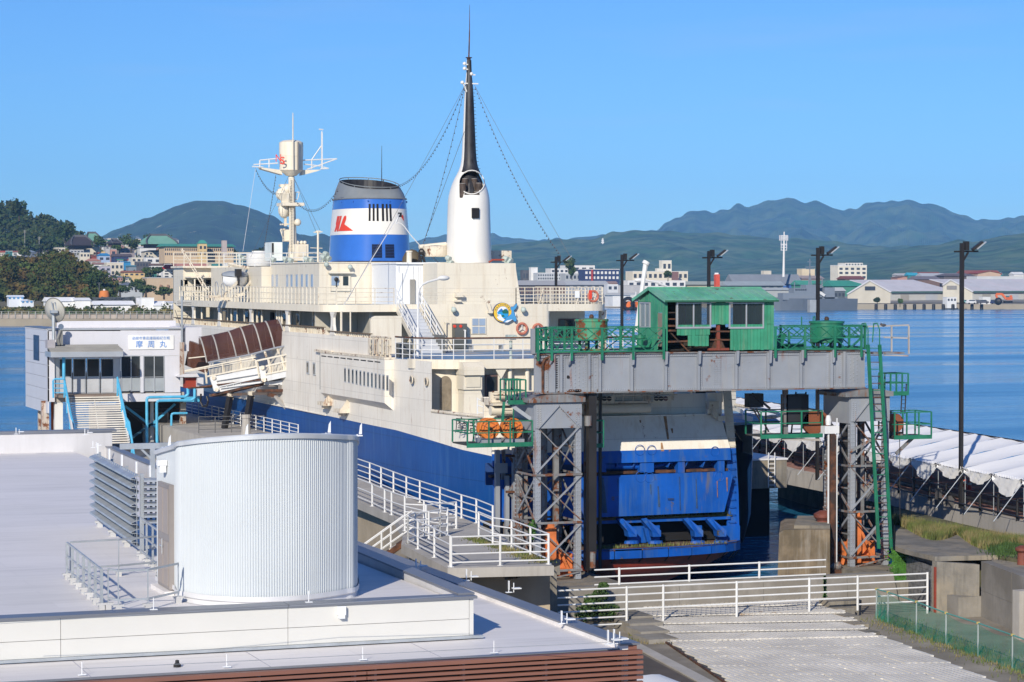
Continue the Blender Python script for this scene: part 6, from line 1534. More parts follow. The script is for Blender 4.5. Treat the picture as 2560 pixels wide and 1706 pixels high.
# white railings
def rail_plane(name,label,us,Y,ztop,zs,group,r=.035,zb=None,u_from=None,u_to=None,pr=.05):
 pts=[(onY(u,1500,Y).x)for u in us];t=thing(name,label,'railing',(pts[0],Y,0),group)
 for x,b_ in zip(pts,zb):MB().tube((x,Y,b_),(x,Y,ztop+.03),pr,8).build('post',WHITE,t)
 xs_=([onY(u_from,1500,Y).x]if u_from else[])+pts+([onY(u_to,1500,Y).x]if u_to else[])
 for z in zs:MB().path([(x,Y-.0,z)for x in xs_],r,6).build('rail',WHITE,t)
 return t
rail_plane('white_railing','long white four-bar railing across the top of the grated steps',(1566.6,1658,1841.6,2023,2144,2318.4),88.85,1.73,(1.71,1.42,1.13,.84),'white railings at the dock',zb=(.02,.3,.3,.3,.3,.02),u_from=None)
t=thing('white_railing','six-bar white railing in the shade of the concrete pillar over the leafy bush','railing',(34,88.85,0),'white railings at the dock')
for k in range(6):MB().tube((onY(1394,1500,88.85).x,88.85,1.71-k*.29),(onY(1566,1500,88.85).x-.05,88.85,1.71-k*.29),.035,6).build('rail',WHITE,t)
MB().tube((onY(2144,1500,88.85).x,88.85,.55),(onY(2318,1500,88.85).x,88.85,.55),.035,6).build('rail',WHITE,t)
rail_plane('white_railing','three-bar white railing standing on top of the dock wall before the water',(1548,1723,1898),92.35,2.04,(2.02,1.72,1.40),'white railings at the dock',zb=(1.36,)*3,u_from=1486,u_to=2064)
# green netting fence
us=[(2191,1546,1473),(2220,1558,1481),(2291,1586,1505),(2365,1612,1533),(2445,1641,1558),(2531,1674,1588),(2625,1708,1622)]
nf=thing('net_fence','low fence of grey pipes draped with green netting along the ramp','fence',onZ(2291,1586,.05))
tops=[]
for u,vb,vt in us:
 p=onZ(u,vb,.05);h=(vb-vt)*mpp(p);MB().tube(p,p+Vector((0,0,h)),.03,8).build('post',mat('grey_pipe',(.32,.36,.36),.5),nf);tops.append((p,h))
 MB().box(p+Vector((-.05,-.04,h-.03)),p+Vector((.05,.04,h+.05))).build('clamp',mat('yellow_clamp',(.55,.42,.14),.6),nf)
for(p,h),(q,h2)in zip(tops,tops[1:]):
 MB().tube(p+Vector((0,0,h)),q+Vector((0,0,h2)),.03,8).build('rail',mat('green_pipe',(.10,.30,.26),.5),nf)
 mb=MB();N=10;K=6;vs=[]
 for i in range(N+1):
  for k in range(K+1):
   a=lerp(p,q,i/N);hh=h*(1-k/K);sag=math.sin(i/N*math.pi);vs.append(a+Vector((.12*math.sin(i*1.7+k)*(k/K),.12*math.cos(i*2.1+k*.8)*(k/K),hh*(1-.12*sag*(1-k/K))-.03)))
 mb.add(vs,[(i*(K+1)+k,(i+1)*(K+1)+k,(i+1)*(K+1)+k+1,i*(K+1)+k+1)for i in range(N)for k in range(K)]);mb.build('net',NETG,nf,smooth=True)
 # bush and weeds in the apron
def leafball(mb,c,r,n,size,flat=.8):
 c=Vector(c)
 for _ in range(n):
  d=Vector((random.gauss(0,1),random.gauss(0,1),random.gauss(0,flat))).normalized()*(random.random()**.4)
  p=c+Vector((d.x*r[0],d.y*r[1],d.z*r[2]));a=Vector((random.gauss(0,1),random.gauss(0,1),random.gauss(0,1))).normalized();b_=a.cross(Vector((random.gauss(0,1),random.gauss(0,1),random.gauss(0,1)))).normalized()
  s=size*random.uniform(.6,1.3);mb.add([p-a*s,p+b_*s*.45,p+a*s,p-b_*s*.45],[(0,1,2,3)])
bush=thing('bush','leafy green bush behind the shaded six-bar railing','bush',onZ(1497,1560,.02));bc=onZ(1497,1556,.02)
mb=MB()
for dx,dy,dz,r in((0,0,.5,.55),(-.55,.1,.4,.45),(.45,0,.45,.5),(.1,.1,1.1,.35),(.25,.1,1.45,.22),(-.3,0,.9,.35),(.8,0,.3,.35)):leafball(mb,bc+Vector((dx,dy,dz)),(r,r,r*.8),420,.08)
mb.build('leaves',LEAF,bush);mb=MB()
for k in range(5):mb.tube(bc,bc+Vector((random.uniform(-.5,.5),0,random.uniform(.6,1.3))),.015,4)
mb.build('stems',TIMBER,bush)
weeds('weeds','dry weeds at the foot of the concrete step blocks',500,lambda:onZ(random.uniform(1570,1660),0+random.uniform(1565,1612),.02),.12)
weeds('weeds','grass tufts along the foot of the green net fence',2600,lambda:lerp(onZ(2180,1548,.03),onZ(2600,1708,.03),random.random())+Vector((random.gauss(.5,.5),random.gauss(.1,.3),0)),.16)
# right hand concrete walls and the weedy roof slab
st_=thing('bunker','stained concrete chamber with a timber front and thick weedy roof slab right of the gantry','bunker',onZ(2350,1530,.02))
q1,q2,q3=onZ(2262,1500,.02),onZ(2342,1534,.02),onZ(2448,1542,.02)
HZ=2.18
MB().prism([q2+Vector((0,0,0)),q3,q3+Vector((0,.4,0)),q2+Vector((0,.4,0))],(0,0,HZ)).build('front_wall',CONCD,st_)
n=9
for k in range(n):MB().beam(q1+Vector((.1,0,.12+k*.21)),lerp(q1,q2,.88)+Vector((0,0,.12+k*.21)),.07,.195).build('plank',TIMBER,st_)
MB().beam(lerp(q1,q2,.90),lerp(q1,q2,.90)+Vector((0,0,1.95)),.16,.18).build('frame_post',mat('grey_timber',(.17,)*3),st_);MB().beam(lerp(q1,q2,.97),lerp(q1,q2,.97)+Vector((0,0,1.95)),.12,.16).build('rusty_post',mat('red_rust_pipe',(.28,.05,.03)),st_)
MB().prism([q1+Vector((.25,0,0)),q2+Vector((.25,.1,0)),q2+Vector((.8,3,0)),q1+Vector((.8,2,0))],(0,0,HZ)).build('side_wall',CONCD,st_)
SL=[onZ(u,v,HZ+.2)for u,v in((2238,1366),(2262,1374),(2337,1392),(2455,1389))]
SL+=[onZ(u,v,HZ+.2)for u,v in((2560,1388),(2700,1400),(2700,1376),(2400,1334),(2240,1322))]
MB().prism([p-Vector((0,0,.2))for p in SL],(0,0,.2)).build('roof_slab',CONCD,st_)
MB().box(onZ(2396,1545,.02),onZ(2446,1541,.02)+Vector((.1,.8,.85))).build('low_block',CONC,st_)
rw=thing('retaining_wall','pale concrete retaining wall running towards the viewer on the right','wall',onZ(2456,1542,.02))
r0,r1=onZ(2452,1542,.02),onZ(2700,1652,.02)
for k in range(3):
 a,c=lerp(r0,r1,k/3),lerp(r0,r1,(k+1)/3)
 for z0,z1 in((0,1.1),(1.11,2.32)):MB().prism([a+Vector((0,-.01,z0)),c+Vector((0,.01,z0)),c+Vector((.5,.1,z0)),a+Vector((.5,.1,z0))],(0,0,z1-z0)).build('wall_section',CONC,rw)
e0=onZ(2548,1600,.02);MB().box(e0,e0+Vector((1.2,.5,1.9))).build('buttress',CONCL,rw)
structure('terrace',MB().prism([(r0.x+.5,r0.y,0),(r1.x+.5,r1.y,0),(80,80,0),(84,100,0),(62,100,0),(56,92,0)],(0,0,2.2)),CONCD)
bl=thing('bollard','rusty mooring bollard on the terrace at the right edge','bollard',onZ(2552,1412,2.25));p=onZ(2556,1412,2.2)
MB().lathe([(.22,0),(.2,.5),(.3,.6),(.3,.7),(.1,.8)],p,14).build('body',mat('red_brown_iron',(.20,.06,.04),.7,var=.3),bl,smooth=True)
# grass bank up to the pier
def bankz(x,y):return 2.38
structure('grass_bank',MB().prism([Vector((p.x,p.y,-1))for p in[onZ(u,v,2.36)for u,v in((2240,1350),(2560,1400),(2760,1440),(2800,1400),(2560,1345),(2400,1309),(2234,1268))]],(0,0,3.36)),mat('bank_soil',(.10,.095,.05),.95,var=.4,vs=.8,bump=.5))
def bank_pt():
 while True:
  u=random.uniform(2235,2570);lo=1304+(u-2240)*.17;hi=lo+6+34*abs(math.sin(u*.021))*(1-abs(u-2400)/320)
  v=random.uniform(lo,max(lo+8,hi));return onZ(u,v,2.38)
weeds('grass','long green and dry grass along the bank below the pier',15000,bank_pt,.42,w_=.018,cat='grass')
weeds('grass','greener grass tuft at the right end of the weedy slab',2500,lambda:onZ(random.gauss(2520,22),random.gauss(1378,6),2.38),.3,LEAF,cat='grass')
iv=MB()
for _ in range(2600):
 f_=random.random();u=2252+random.gauss(0,13)*(1-.3*f_);v=1378+152*f_+random.gauss(0,4);p=onY(u,v,93.2-f_*.5);
 a=Vector((random.gauss(0,1),random.gauss(0,.4),random.gauss(0,1))).normalized()*.055;b_=Vector((a.z,0,-a.x));iv.add([p-a,p+b_,p+a,p-b_],[(0,1,2,3)])
iv.build('ivy',IVYM,None,label='green ivy hanging down the wall end below the ladder',cat='ivy',kind='stuff')
iv=MB()
for _ in range(260):
 f_=random.random();p=onY(2062+random.gauss(0,1.5),1440+58*f_,91.96);a=Vector((random.gauss(0,1),0,random.gauss(0,1))).normalized()*.03;b_=Vector((a.z,0,-a.x));iv.add([p-a,p+b_,p+a,p-b_],[(0,1,2,3)])
iv.build('creeper',IVYM,None,label='thin green creeper down the joint of the dock wall',cat='creeper',kind='stuff')
iv=MB();leafball(iv,onY(1332,1322,97.6),(.16,.2,.5),220,.07);iv.build('creeper',IVYM,None,label='small green creeper climbing the left tower leg',cat='creeper',kind='stuff')
dp=thing('mooring_pier','big weathered concrete block standing in the water left of the right tower','pier',onY(2000,1437,96.5))
MB().prism([onY(1943,1437,96.5)+Vector((0,0,-.6)),onY(2075,1437,96.5)+Vector((0,0,-.6)),onY(2075,1325,96.5),onY(1960,1325,96.5),onY(1948,1333,96.5)],(2.3,4.5,0)).build('block',mat('weathered_block',(.22,.17,.11),.9,var=.3,vs=.9,streak=.5,sc_=(.42,.38,.32),bump=.5,bs=4,col2=(.14,.11,.07)),dp)
MB().prism([onY(1985,1327,97),onY(2075,1327,97),onY(2075,1314,97),onY(1985,1314,97)],(2.2,4,0)).build('upper_step',CONCD,dp)
bl=thing('bollard','rusty mooring bollard on the concrete block behind the white jack columns','bollard',onY(2055,1315,98.5))
MB().lathe([(.3,-.3),(.28,.2),(.42,.35),(.42,.5),(.15,.65)],onY(2057,1312,98.5),14).build('body',mat('red_brown_iron',(.20,.06,.04)),bl,smooth=True)
# ------------------------------------------------------------------ left platform by the ship and its quay
PZ=3.55
PFM=[(1119,1421),(1385,1415),(1300,1372),(1242,1330),(1100,1272),(925,1204),(860,1180),(700,1122),(640,1150),(860,1240),(985,1292),(1010,1330),(1003,1361)]
structure('quay_platform',MB().prism([onZ(u,v,PZ)-Vector((0,0,.36))for u,v in PFM],(0,0,.36)),CONCL)
qw=[(1100,1395),(1375,1395),(1300,1370),(1240,1328),(925,1202),(700,1121),(700,1150),(860,1222),(960,1268),(1010,1320)]
structure('quay_body',MB().prism([Vector((p.x,p.y,-.5))for p in[onZ(u,v,PZ)for u,v in qw]],(0,0,PZ+.5-.37)),mat('beige_concrete',(.40,.33,.24),.9,var=.12,streak=.3))
pl_=thing('pillar','tall stained concrete pillar under the corner of the rail platform','pillar',onY(1290,1540,90.5))
MB().box((onY(1168,1500,90.5).x,90.5,0),(onY(1392,1500,90.5).x,95.5,onY(1392,1424,90.5).z)).box((onY(1250,1500,90.4).x,91.5,2.0),(onY(1400,1415,91.5).x,95.4,onY(1400,1412,91.5).z)).build('block',CONCD,pl_)
jb=thing('junction_box','grey junction box with conduits on the wall under the platform','box',onY(1236,1430,89))
MB().box(onY(1216,1455,89.0),onY(1256,1438,89.4)).build('box',mat('box_grey',(.27,.25,.22),.6),jb)
for u in(1222,1228,1233,1245):MB().tube(onY(u,1455,89.2),onY(u,1500,89.2),.045).build('conduit',mat('conduit',(.2,.22,.23),.5),jb)
hb_=thing('cable_bundle','thick black corrugated cables hanging from the platform edge','cable',onZ(1300,1425,3.3))
for k in range(3):MB().path([onY(1262-k*4,1445-k*6,84.3),onY(1290,1441-k*5,84.2),onY(1330,1431-k*5,84.4),onY(1365,1420-k*5,85),onY(1396,1409-k*3,86)],.09,8).build('cable',BLACK,hb_,smooth=True)
def px_rail(name,label,pts,h,rails,z=PZ,group='white railings on the quay platform',r=.03,pr=.045,m=WHITE):
 P_=[onZ(u,v,z)for u,v in pts];t=thing(name,label,'railing',P_[0],group)
 for p in P_:MB().tube(p,p+Vector((0,0,h)),pr,8).build('post',m,t);
 for p in P_:MB().lathe([(.11,0),(.11,.02)],p,8).build('base_plate',m,t)
 for k in range(rails):
  zz=Vector((0,0,h-.02-k*(h-.18)/(rails-1)if rails>1 else h));MB().path([p+zz for p in P_],r,6).build('rail',m,t)
 return t
px_rail('white_railing','white railing across the front edge of the quay platform',[(1128,1418),(1250.5,1414),(1371.5,1411)],1.12,4)
px_rail('white_railing','white railing down the left edge of the quay platform',[(1020,1360),(1045,1373),(1086,1394),(1126,1416)],1.12,4)
px_rail('white_railing','white railing on the right and back edge of the quay platform',[(1371,1409),(1326,1390),(1279,1371),(1232,1364),(1197,1348)],1.12,4)
px_rail('white_railing','long white railing between quay walkway and the blue ship side',[(700,1124),(752,1143),(803,1162),(862,1184),(924.6,1207),(952.8,1219),(983.8,1232),(1016,1245),(1049.7,1257),(1100,1275),(1153.8,1296),(1191,1308),(1232,1326)],1.05,4)
px_rail('white_railing','white railing on the landward side of the quay walkway',[(800,1211),(860,1236),(930.6,1266),(962,1281),(979,1288),(1012,1300),(1060,1312),(1100,1318),(1140.6,1322)],1.05,3)
px_rail('white_railing','small cage of white rails round the stair head, farther side',[(1012,1328),(1065,1331),(1140,1322)],1.15,4)
px_rail('white_railing','small cage of white rails round the stair head, nearer side',[(1020,1360),(1038,1352),(1072,1349),(1100,1343),(1118,1339)],1.15,4)
px_rail('white_railing','short cross rails inside the stair head cage',[(1020,1360),(1060,1340),(1100,1343)],1.0,4)
# stair down to the left
sr=thing('rusty_stairs','rusty outdoor stair descending left from the quay platform','stairs',onZ(1000,1360,PZ))
s0=onZ(1008,1352,PZ);s1=onZ(1030,1338,PZ);dirv=Vector((-1,.05,0));
for k in range(10):
 a=s0+dirv*(.30*k)+Vector((0,0,-.2*k-.1));c=s1+dirv*(.30*k)+Vector((0,0,-.2*k-.1))
 MB().prism([a,a+Vector((-.3,0,0)),c+Vector((-.3,0,0)),c],(0,0,-.05)).build('step',CREAMR if k%2 else RUST,sr)
for q in(s0,s1):
 for zz in(1.0,.65,.3):MB().tube(q+Vector((0,0,zz)),q+dirv*3.0+Vector((0,0,zz-2.0)),.028).build('stair_rail',WHITE,sr)
 for k in(3,9):MB().tube(q+dirv*.3*k+Vector((0,0,-.2*k)),q+dirv*.3*k+Vector((0,0,1-.2*k)),.04).build('post',WHITE,sr)
 MB().beam(q+Vector((0,0,-.1)),q+dirv*3.0+Vector((0,0,-2.1)),.06,.22).build('stringer',RUST,sr)
weeds('weeds','dry grass along the edge of the quay platform beside the tower',1500,lambda:lerp(onZ(1190,1345,PZ),onZ(1375,1408,PZ),random.random())+Vector((random.gauss(-.2,.25),random.gauss(0,.12),0)),.14)
# upper quay strip beside the ship farther on and old low quay under the house
structure('quay_upper',MB().box((31.0,132,-3.9),(35.7,176,4.95)),CONCL)
structure('quay_lower',MB().box((20.5,118,-3.9),(31.0,172,3.35)).box((-30,118,-3.9),(20.5,142,3.35)),CONCL)
P_=[(35.4,y,4.95)for y in range(133,176,2)]
t=thing('white_railing','receding white railing between the upper quay and the ship, below the gangway','railing',P_[0],'white railings on the quay platform')
for p in P_:MB().tube(p,Vector(p)+Vector((0,0,.9)),.035,6).build('post',WHITE,t)
for k in range(4):MB().path([Vector(p)+Vector((0,0,.88-k*.22))for p in P_],.025,5).build('rail',WHITE,t)
DG=mat('dark_grey_rail',(.12,.12,.12),.5)
t=thing('dark_railing','dark grey railing crossing the upper quay under the gangway','railing',(31.4,141,4.95))
P_=[Vector((31.4+k*1.0,141.0,4.95))for k in range(5)]
for p in P_:MB().tube(p,p+Vector((0,0,1.0)),.03,6).build('post',DG,t)
for k in range(4):MB().path([p+Vector((0,0,.98-k*.25))for p in P_],.022,5).build('rail',DG,t)
t=thing('white_railing','cluster of white rails on the low quay at the left edge of the picture','railing',(14,141,3.35),'white railings on the quay platform')
for j,(Y,z0,xo)in enumerate(((141.5,3.35,0),(139,3.35,.4),(136,3.35,-.3))):
 P_=[Vector((13+xo+k*1.35,Y,z0))for k in range(7)]
 for p in P_:MB().tube(p,p+Vector((0,0,1.6-j*.2)),.05,6).build('post',WHITE,t)
 for k in range(5-j):MB().path([p+Vector((0,0,1.55-j*.2-k*.3))for p in P_],.035,5).build('rail',WHITE,t)
 # ------------------------------------------------------------------ pier on the right with lamps, guard rail, tents
PR=2.9
F0,F1,F2=onZ(1835,1133,PR),onZ(1970,1174,PR),onZ(2232,1223,PR);F3=onZ(2560,1307.7,PR);F4=F3+(F3-F2)*1.5
dirp=(F3-F1).normalized();bk_=Vector((-dirp.y,dirp.x,0));
if bk_.x<0:bk_=-bk_
Ff=F0-dirp*62
front=[Ff,F0,F1,F2,F3,F4]
structure('pier',MB().prism([p-Vector((0,0,.9))for p in front]+[F4+bk_*11-Vector((0,0,.9)),Ff+bk_*11-Vector((0,0,.9))],(0,0,.9)),CONCL)
structure('pier_paving',MB().prism([p+bk_*.55 for p in front]+[F4+bk_*10.8,Ff+bk_*10.8],(0,0,.012)),PAVE)
for(ua,va,w_)in((2385,1262,1.8),):
 p=onZ(ua,va,PR);structure('pier_support',MB().prism([p-dirp*1.2+bk_*.02-Vector((0,0,.9)),p+dirp*w_*1.5+bk_*.02-Vector((0,0,.9)),p+dirp*w_*2-bk_*.6-Vector((0,0,1.6)),p-dirp*2-bk_*.6-Vector((0,0,1.6))],bk_*5),CONCL)
structure('pier_body',MB().prism([Vector((p.x,p.y,-1))for p in(F0+bk_*3,F4+bk_*3,F4+bk_*10,F0+bk_*10)],(0,0,PR+.05)),CONCD)
# guard rail
gb=[(1700,1078),(1740,1088),(1784,1100),(1815,1109),(1841,1118),(1867,1126),(1895,1134),(1923,1142),(1950,1150),(1978,1158),(2014,1168),(2056,1180),(2104,1194),(2150,1207),(2198,1221),(2242.5,1234),(2280,1243),(2319,1252),(2362,1262),(2402,1272),(2445,1281),(2490.6,1292),(2538,1303),(2590,1316)]
gt=thing('guard_rail','black guard rail with a thick pipe along the pier edge','guard rail',onZ(2242,1234,PR))
P_=[onZ(u,v,PR)+bk_*.1 for u,v in gb]
pp=MB().tube(P_[0],P_[0]+Vector((0,0,1.05)),.07,8).build('post',BLACK,gt)
for p in P_[1:]:share(pp,gt,p-P_[0])
MB().path([p+bk_*.3+Vector((0,0,.5))for p in P_],.12,8).build('thick_pipe',BLACK,gt,smooth=True);MB().path([p+Vector((0,0,.92))for p in P_],.035,6).build('rail',BLACK,gt);MB().path([p+Vector((0,0,.25))-bk_*.12 for p in P_],.04,6).build('rail',BLACK,gt)
e_=thing('equipment_box','two dark grey boxes clamped to the guard rail','box',onZ(2350,1262,PR));MB().box(onZ(2337,1258,PR)+Vector((0,-.2,-.1)),onZ(2353,1258,PR)+Vector((0,.1,.75))).box(onZ(2362,1262,PR)+Vector((0,-.2,-.1)),onZ(2385,1262,PR)+Vector((0,.1,.45))).build('box',mat('box_dark',(.09,.085,.085),.6),e_)
# tents
eave=[(1640,1012),(1832,1060),(2232,1137),(2388,1164),(2560,1198)]
ridg=[(1640,968),(1830,1007),(2295,1083),(2407,1102),(2560,1123)]
EA=onZ(1832,1060,4.9);EB=onZ(2560,1198,4.9);RA=onZ(1830,1007,5.9);RB=onZ(2560,1123,5.9)
RAo=EA+bk_*4.6+Vector((0,0,1.0));
L=(EB-EA).length;ntent=13;d_=(EB-EA)/L
for k in range(-5,15):
 a=EA+d_*(L*k/ntent);c=EA+d_*(L*(k+1)/ntent)
 up=(RA-EA).lerp(RB-EB,min(1,max(0,k/ntent)));up=Vector((up.x,up.y,0));up=bk_*4.9+Vector((0,0,1.0));dn=bk_*9.6
 t=thing('tent','white canvas tent on the pier, %s counted from the far end of the row'%ORD[min(20,k+5)],'tent',a-Vector((0,0,2)),'white tents in a row on the pier')
 N=8;mb=MB();vs=[]
 for i in range(N+1):
  for j in range(5):
   f_=j/4;p=lerp(a+d_*.03,c-d_*.03,i/N)+up*f_+Vector((0,0,-.12*math.sin(math.pi*i/N)*(1-.3*f_)+.03*math.sin(i*5+j*3)))
   vs.append(p)
 mb.add(vs,[(i*5+j,(i+1)*5+j,(i+1)*5+j+1,i*5+j+1)for i in range(N)for j in range(4)]);mb.build('roof_panel',CANV,t,smooth=True)
 MB().add([a+up,c+up,c+dn,a+dn],[(0,1,2,3)]).build('roof_panel',CANV,t)
 mb=MB();vs=[];N=14
 dep=.55 if k%3 else .85
 for i in range(N+1):
  f_=i/N;sag=dep*math.sin(math.pi*f_)**.7
  for j in range(4):
   vs.append(lerp(a,c,f_)+Vector((0,0,-sag*(j/3)-.12*math.sin(math.pi*f_)))-bk_*(.10+.08*math.sin(j*2+i*1.9)))
 mb.add(vs,[(i*4+j,(i+1)*4+j,(i+1)*4+j+1,i*4+j+1)for i in range(N)for j in range(3)]);mb.build('gathered_curtain',CANV,t,smooth=True)
 for q,dz in((a,0),):
  MB().tube(q,q-Vector((0,0,2.0)),.022,6).build('post',GALV,t);MB().tube(q+Vector((0,0,-.1)),q-Vector((0,0,1.9))-bk_*.5-Vector((1.2,0.2,0)),.022,6).build('strut',GALV,t);MB().tube(q+dn*.98,q+dn*.98-Vector((0,0,2.0)),.03,6).build('post',GALV,t)
 mb=MB()
 for i in range(18):
  q=lerp(a,c,(i+.5)/18)-bk_*.12;mb.tube(q+Vector((0,0,.05)),q+Vector((0,0,-.1)),.012,4)
 mb.build('lacing',CANV,t,kind='stuff')
 # traffic cones and barrels under the tents
def cone(u,v,label):
 p=onZ(u,v,PR+.02);t=thing('traffic_cone',label,'traffic cone',p,'traffic cones on the pier');MB().box(p+Vector((-.2,-.2,0)),p+Vector((.2,.2,.04))).build('base',REDL,t);MB().lathe([(.15,.04),(.03,.7)],p,12).build('cone',REDL,t);MB().lathe([(.11,.28),(.085,.42)],p,12,cap=(False,False)).build('stripe',WHITE,t)
cone(2412,1222,'red traffic cone just right of the nearest lamp post, left one');cone(2424,1226,'red traffic cone just right of the nearest lamp post, right one');cone(2325,1196,'orange cone standing under the tents left of the nearest lamp post');cone(1953,1122,'small red traffic cone under the tents near the dark platform')
# lamp posts
for i,(u,v)in enumerate(((2405,608),(2045,620),(1772,628),(1555,637),(1390,642))):
 dpt=6000*1.9/(705-v);p=at(u,v,dpt);lab=('nearest and tallest black lamp post, standing among the tents on the right','second black lamp post, rising behind the right end of the gantry','black lamp post rising behind the green cabin roof','black lamp post standing in the water gap left of the green cabin','farthest black lamp post, rising behind the white ship railing')[i]
 t=thing('lamp_post',lab,'lamp post',(p.x,p.y,PR),'black lamp posts along the pier');zt=p.z
 MB().beam((p.x,p.y,PR),(p.x,p.y,zt),.17,.17).build('pole',BLACK,t)
 MB().beam((p.x-.42,p.y,zt-.42),(p.x+.95,p.y+.1,zt-.40),.10,.08).beam((p.x+.05,p.y,zt-.9),(p.x+.35,p.y,zt-.45),.08).build('cross_arm',BLACK,t)
 MB().box((p.x+.14,p.y-.12,zt-.36),(p.x+.34,p.y+.15,zt+.08)).build('floodlight',BLACK,t)
 MB().beam((p.x+.58,p.y,zt-.32),(p.x+1.08,p.y-.1,zt+.05),.28,.12).build('floodlight',BLACK,t);MB().beam((p.x+.72,p.y-.18,zt-.30),(p.x+1.16,p.y-.28,zt+.06),.2,.05).build('lens',ALU,t)
 if i==1:MB().box((p.x-.55,p.y-.1,12.3),(p.x-.15,p.y+.2,13.0)).build('loudspeaker',GALV,t)
 # dolphin platform at the ship quarter
dk=thing('concrete_dolphin','concrete mooring platform with white top and ladder beside the ship stern','mooring platform',at(1905,1225,131))
A_,B_=onY(1848,1153,118.5),onY(1967,1153,118.5);zt=A_.z;zb=onY(1900,1222,118.5).z
MB().box((A_.x,118.5,zb),(B_.x,129,zt)).build('block',CONCD,dk);MB().box((A_.x-.05,118.45,zt+.002),(B_.x+.05,129.05,zt+.10)).build('top',mat('white_top',(.66,.65,.66),.7),dk)
mb=MB()
MB().box((A_.x+.6,119.4,-1),(B_.x-.6,128,zb)).build('shaded_pile',DARK,dk)  # near-black colour stands for the shaded void below the block
for u in(1921,1937):MB().path([onY(u,1219,118.3),onY(u,1140,118.3),onY(u,1133,118.5),onY(u,1136,119.2)],.03,6).build('ladder_rail',WHITE,dk)
for k in range(7):MB().tube(onY(1921,1150+k*10.5,118.3),onY(1937,1150+k*10.5,118.3),.025,6).build('ladder_rung',WHITE,dk)
# white van roof at the bottom
vn=thing('white_van','white vehicle of which only the rounded roof shows at the bottom edge','van',onZ(1600,1760,.05))
p0=onZ(1565,1700,1.95);mb=MB();rows=[]
for i in range(9):
 f_=i/8;y=p0.y-4.4*f_;
 rows.append([(p0.x+.05+1.6*t_,y,1.95+.12*math.sin(math.pi*t_)-(.9*max(0,t_-.75)**1*1.2))for t_ in[j/6 for j in range(7)]])
mb.add([p for r_ in rows for p in r_],[(i*7+j,i*7+j+1,(i+1)*7+j+1,(i+1)*7+j)for i in range(8)for j in range(6)]).box((p0.x+.05,p0.y-4.4,.5),(p0.x+1.65,p0.y-.02,1.7));mb.build('body',CLEANW,vn,smooth=True)
for dx in(.1,1.45):
 for dy in(-.9,-3.6):MB().tube((p0.x+dx,p0.y+dy,.32),(p0.x+dx+.18,p0.y+dy,.32),.3,16).build('wheel',BLACK,vn)
 # ------------------------------------------------------------------ white ticket house on stilts
HY=150.0
def h(x,y,dy=0.):return onY(60+x/3.92,740+y/3.92,HY+dy)
ho=thing('ticket_house','white boarding house on rusty stilts with a Japanese sign and outside stairs','building',(h(600,1000).x,HY+3,3.4))
hx0,hx1=h(232,600).x,h(1575,600).x;zf=h(600,960).z;ztop=h(600,335).z
def hb_(name,a,c,m,dy0=0.,dy1=.1,par=ho):p=h(*a,dy0);q=h(*c,dy0);return MB().box((p.x,HY+dy0,p.z),(q.x,HY+dy1,q.z)).build(name,m,par)
xs=(232,375,540,700,850,945,1110,1250,1380,1560)
for a,c in zip(xs,xs[1:]):
 if a>=945:hb_('wall_panel',(a+.6,585),(c-.6,338),PANELW,0,.15)
 else:hb_('wall_panel',(a+.6,610),(c-.6,345),PANELW,0,.15)
MB().box((hx0+.02,HY+.2,zf-.5),(hx1,HY+9,zf)).build('floor',CONCL,ho)
# side wall towards the water
for k in range(7):
 z0=zf-1.2+k*(ztop-zf+1.25)/7;MB().box((hx0-.02,HY+.0,z0+.02),(hx0+.08,HY+9,z0+(ztop-zf+1.25)/7)).build('side_panel',PANELW,ho)
MB().box((hx0-.05,HY+3.2,zf+2.0),(hx0-.03,HY+5.4,zf+3.6)).build('side_window',mat('navy_banner',(.03,.05,.11),.4,var=.4,vs=3),ho)
MB().box((hx0,HY+8.9,zf-.3),(hx1,HY+9.0,zf+1.0)).box((hx0,HY+8.9,zf+2.9),(hx1,HY+9.0,ztop)).build('back_wall',PANELW,ho)
MB().box((hx0-.05,HY,ztop+.002),(hx1,HY+8.9,ztop+.05)).build('roof',MEMB,ho);MB().box((hx0+1.4,HY+5,ztop+.052),(hx1+.5,HY+5.1,ztop+.48)).build('roof_screen',PANELW,ho)
MB().box((hx0-.06,HY+.2,ztop+.052),(hx0+.9,HY+9,ztop+.12)).build('roof_edge',CAP,ho)
MB().box((hx1+.02,HY-.2,h(0,558).z),(h(1733,0).x,HY+5,h(0,318).z)).build('side_block',PANELW,ho)
MB().box((hx0,HY-.06,h(0,340).z),(hx1,HY-.01,h(0,322).z)).build('top_trim',ALU,ho)
# canopy
a=h(262,603,-2.2);c=h(972,545,-2.2)
MB().box((a.x,HY-2.2,a.z),(c.x,HY-.01,c.z)).build('canopy',ALU,ho)
mb=MB()
for k in range(5):mb.box((a.x,HY-2.15+k*.4,c.z+.002+k*.08),(c.x,HY-1.8+k*.4,c.z+.08+k*.08))
mb.build('canopy_roof',mat('canopy_tin',(.30,.29,.27),.5),ho)
MB().box(h(230,515,-1),h(285,430,-.2)).build('gutter_box',mat('gutter_grey',(.4,.38,.4),.6),ho)
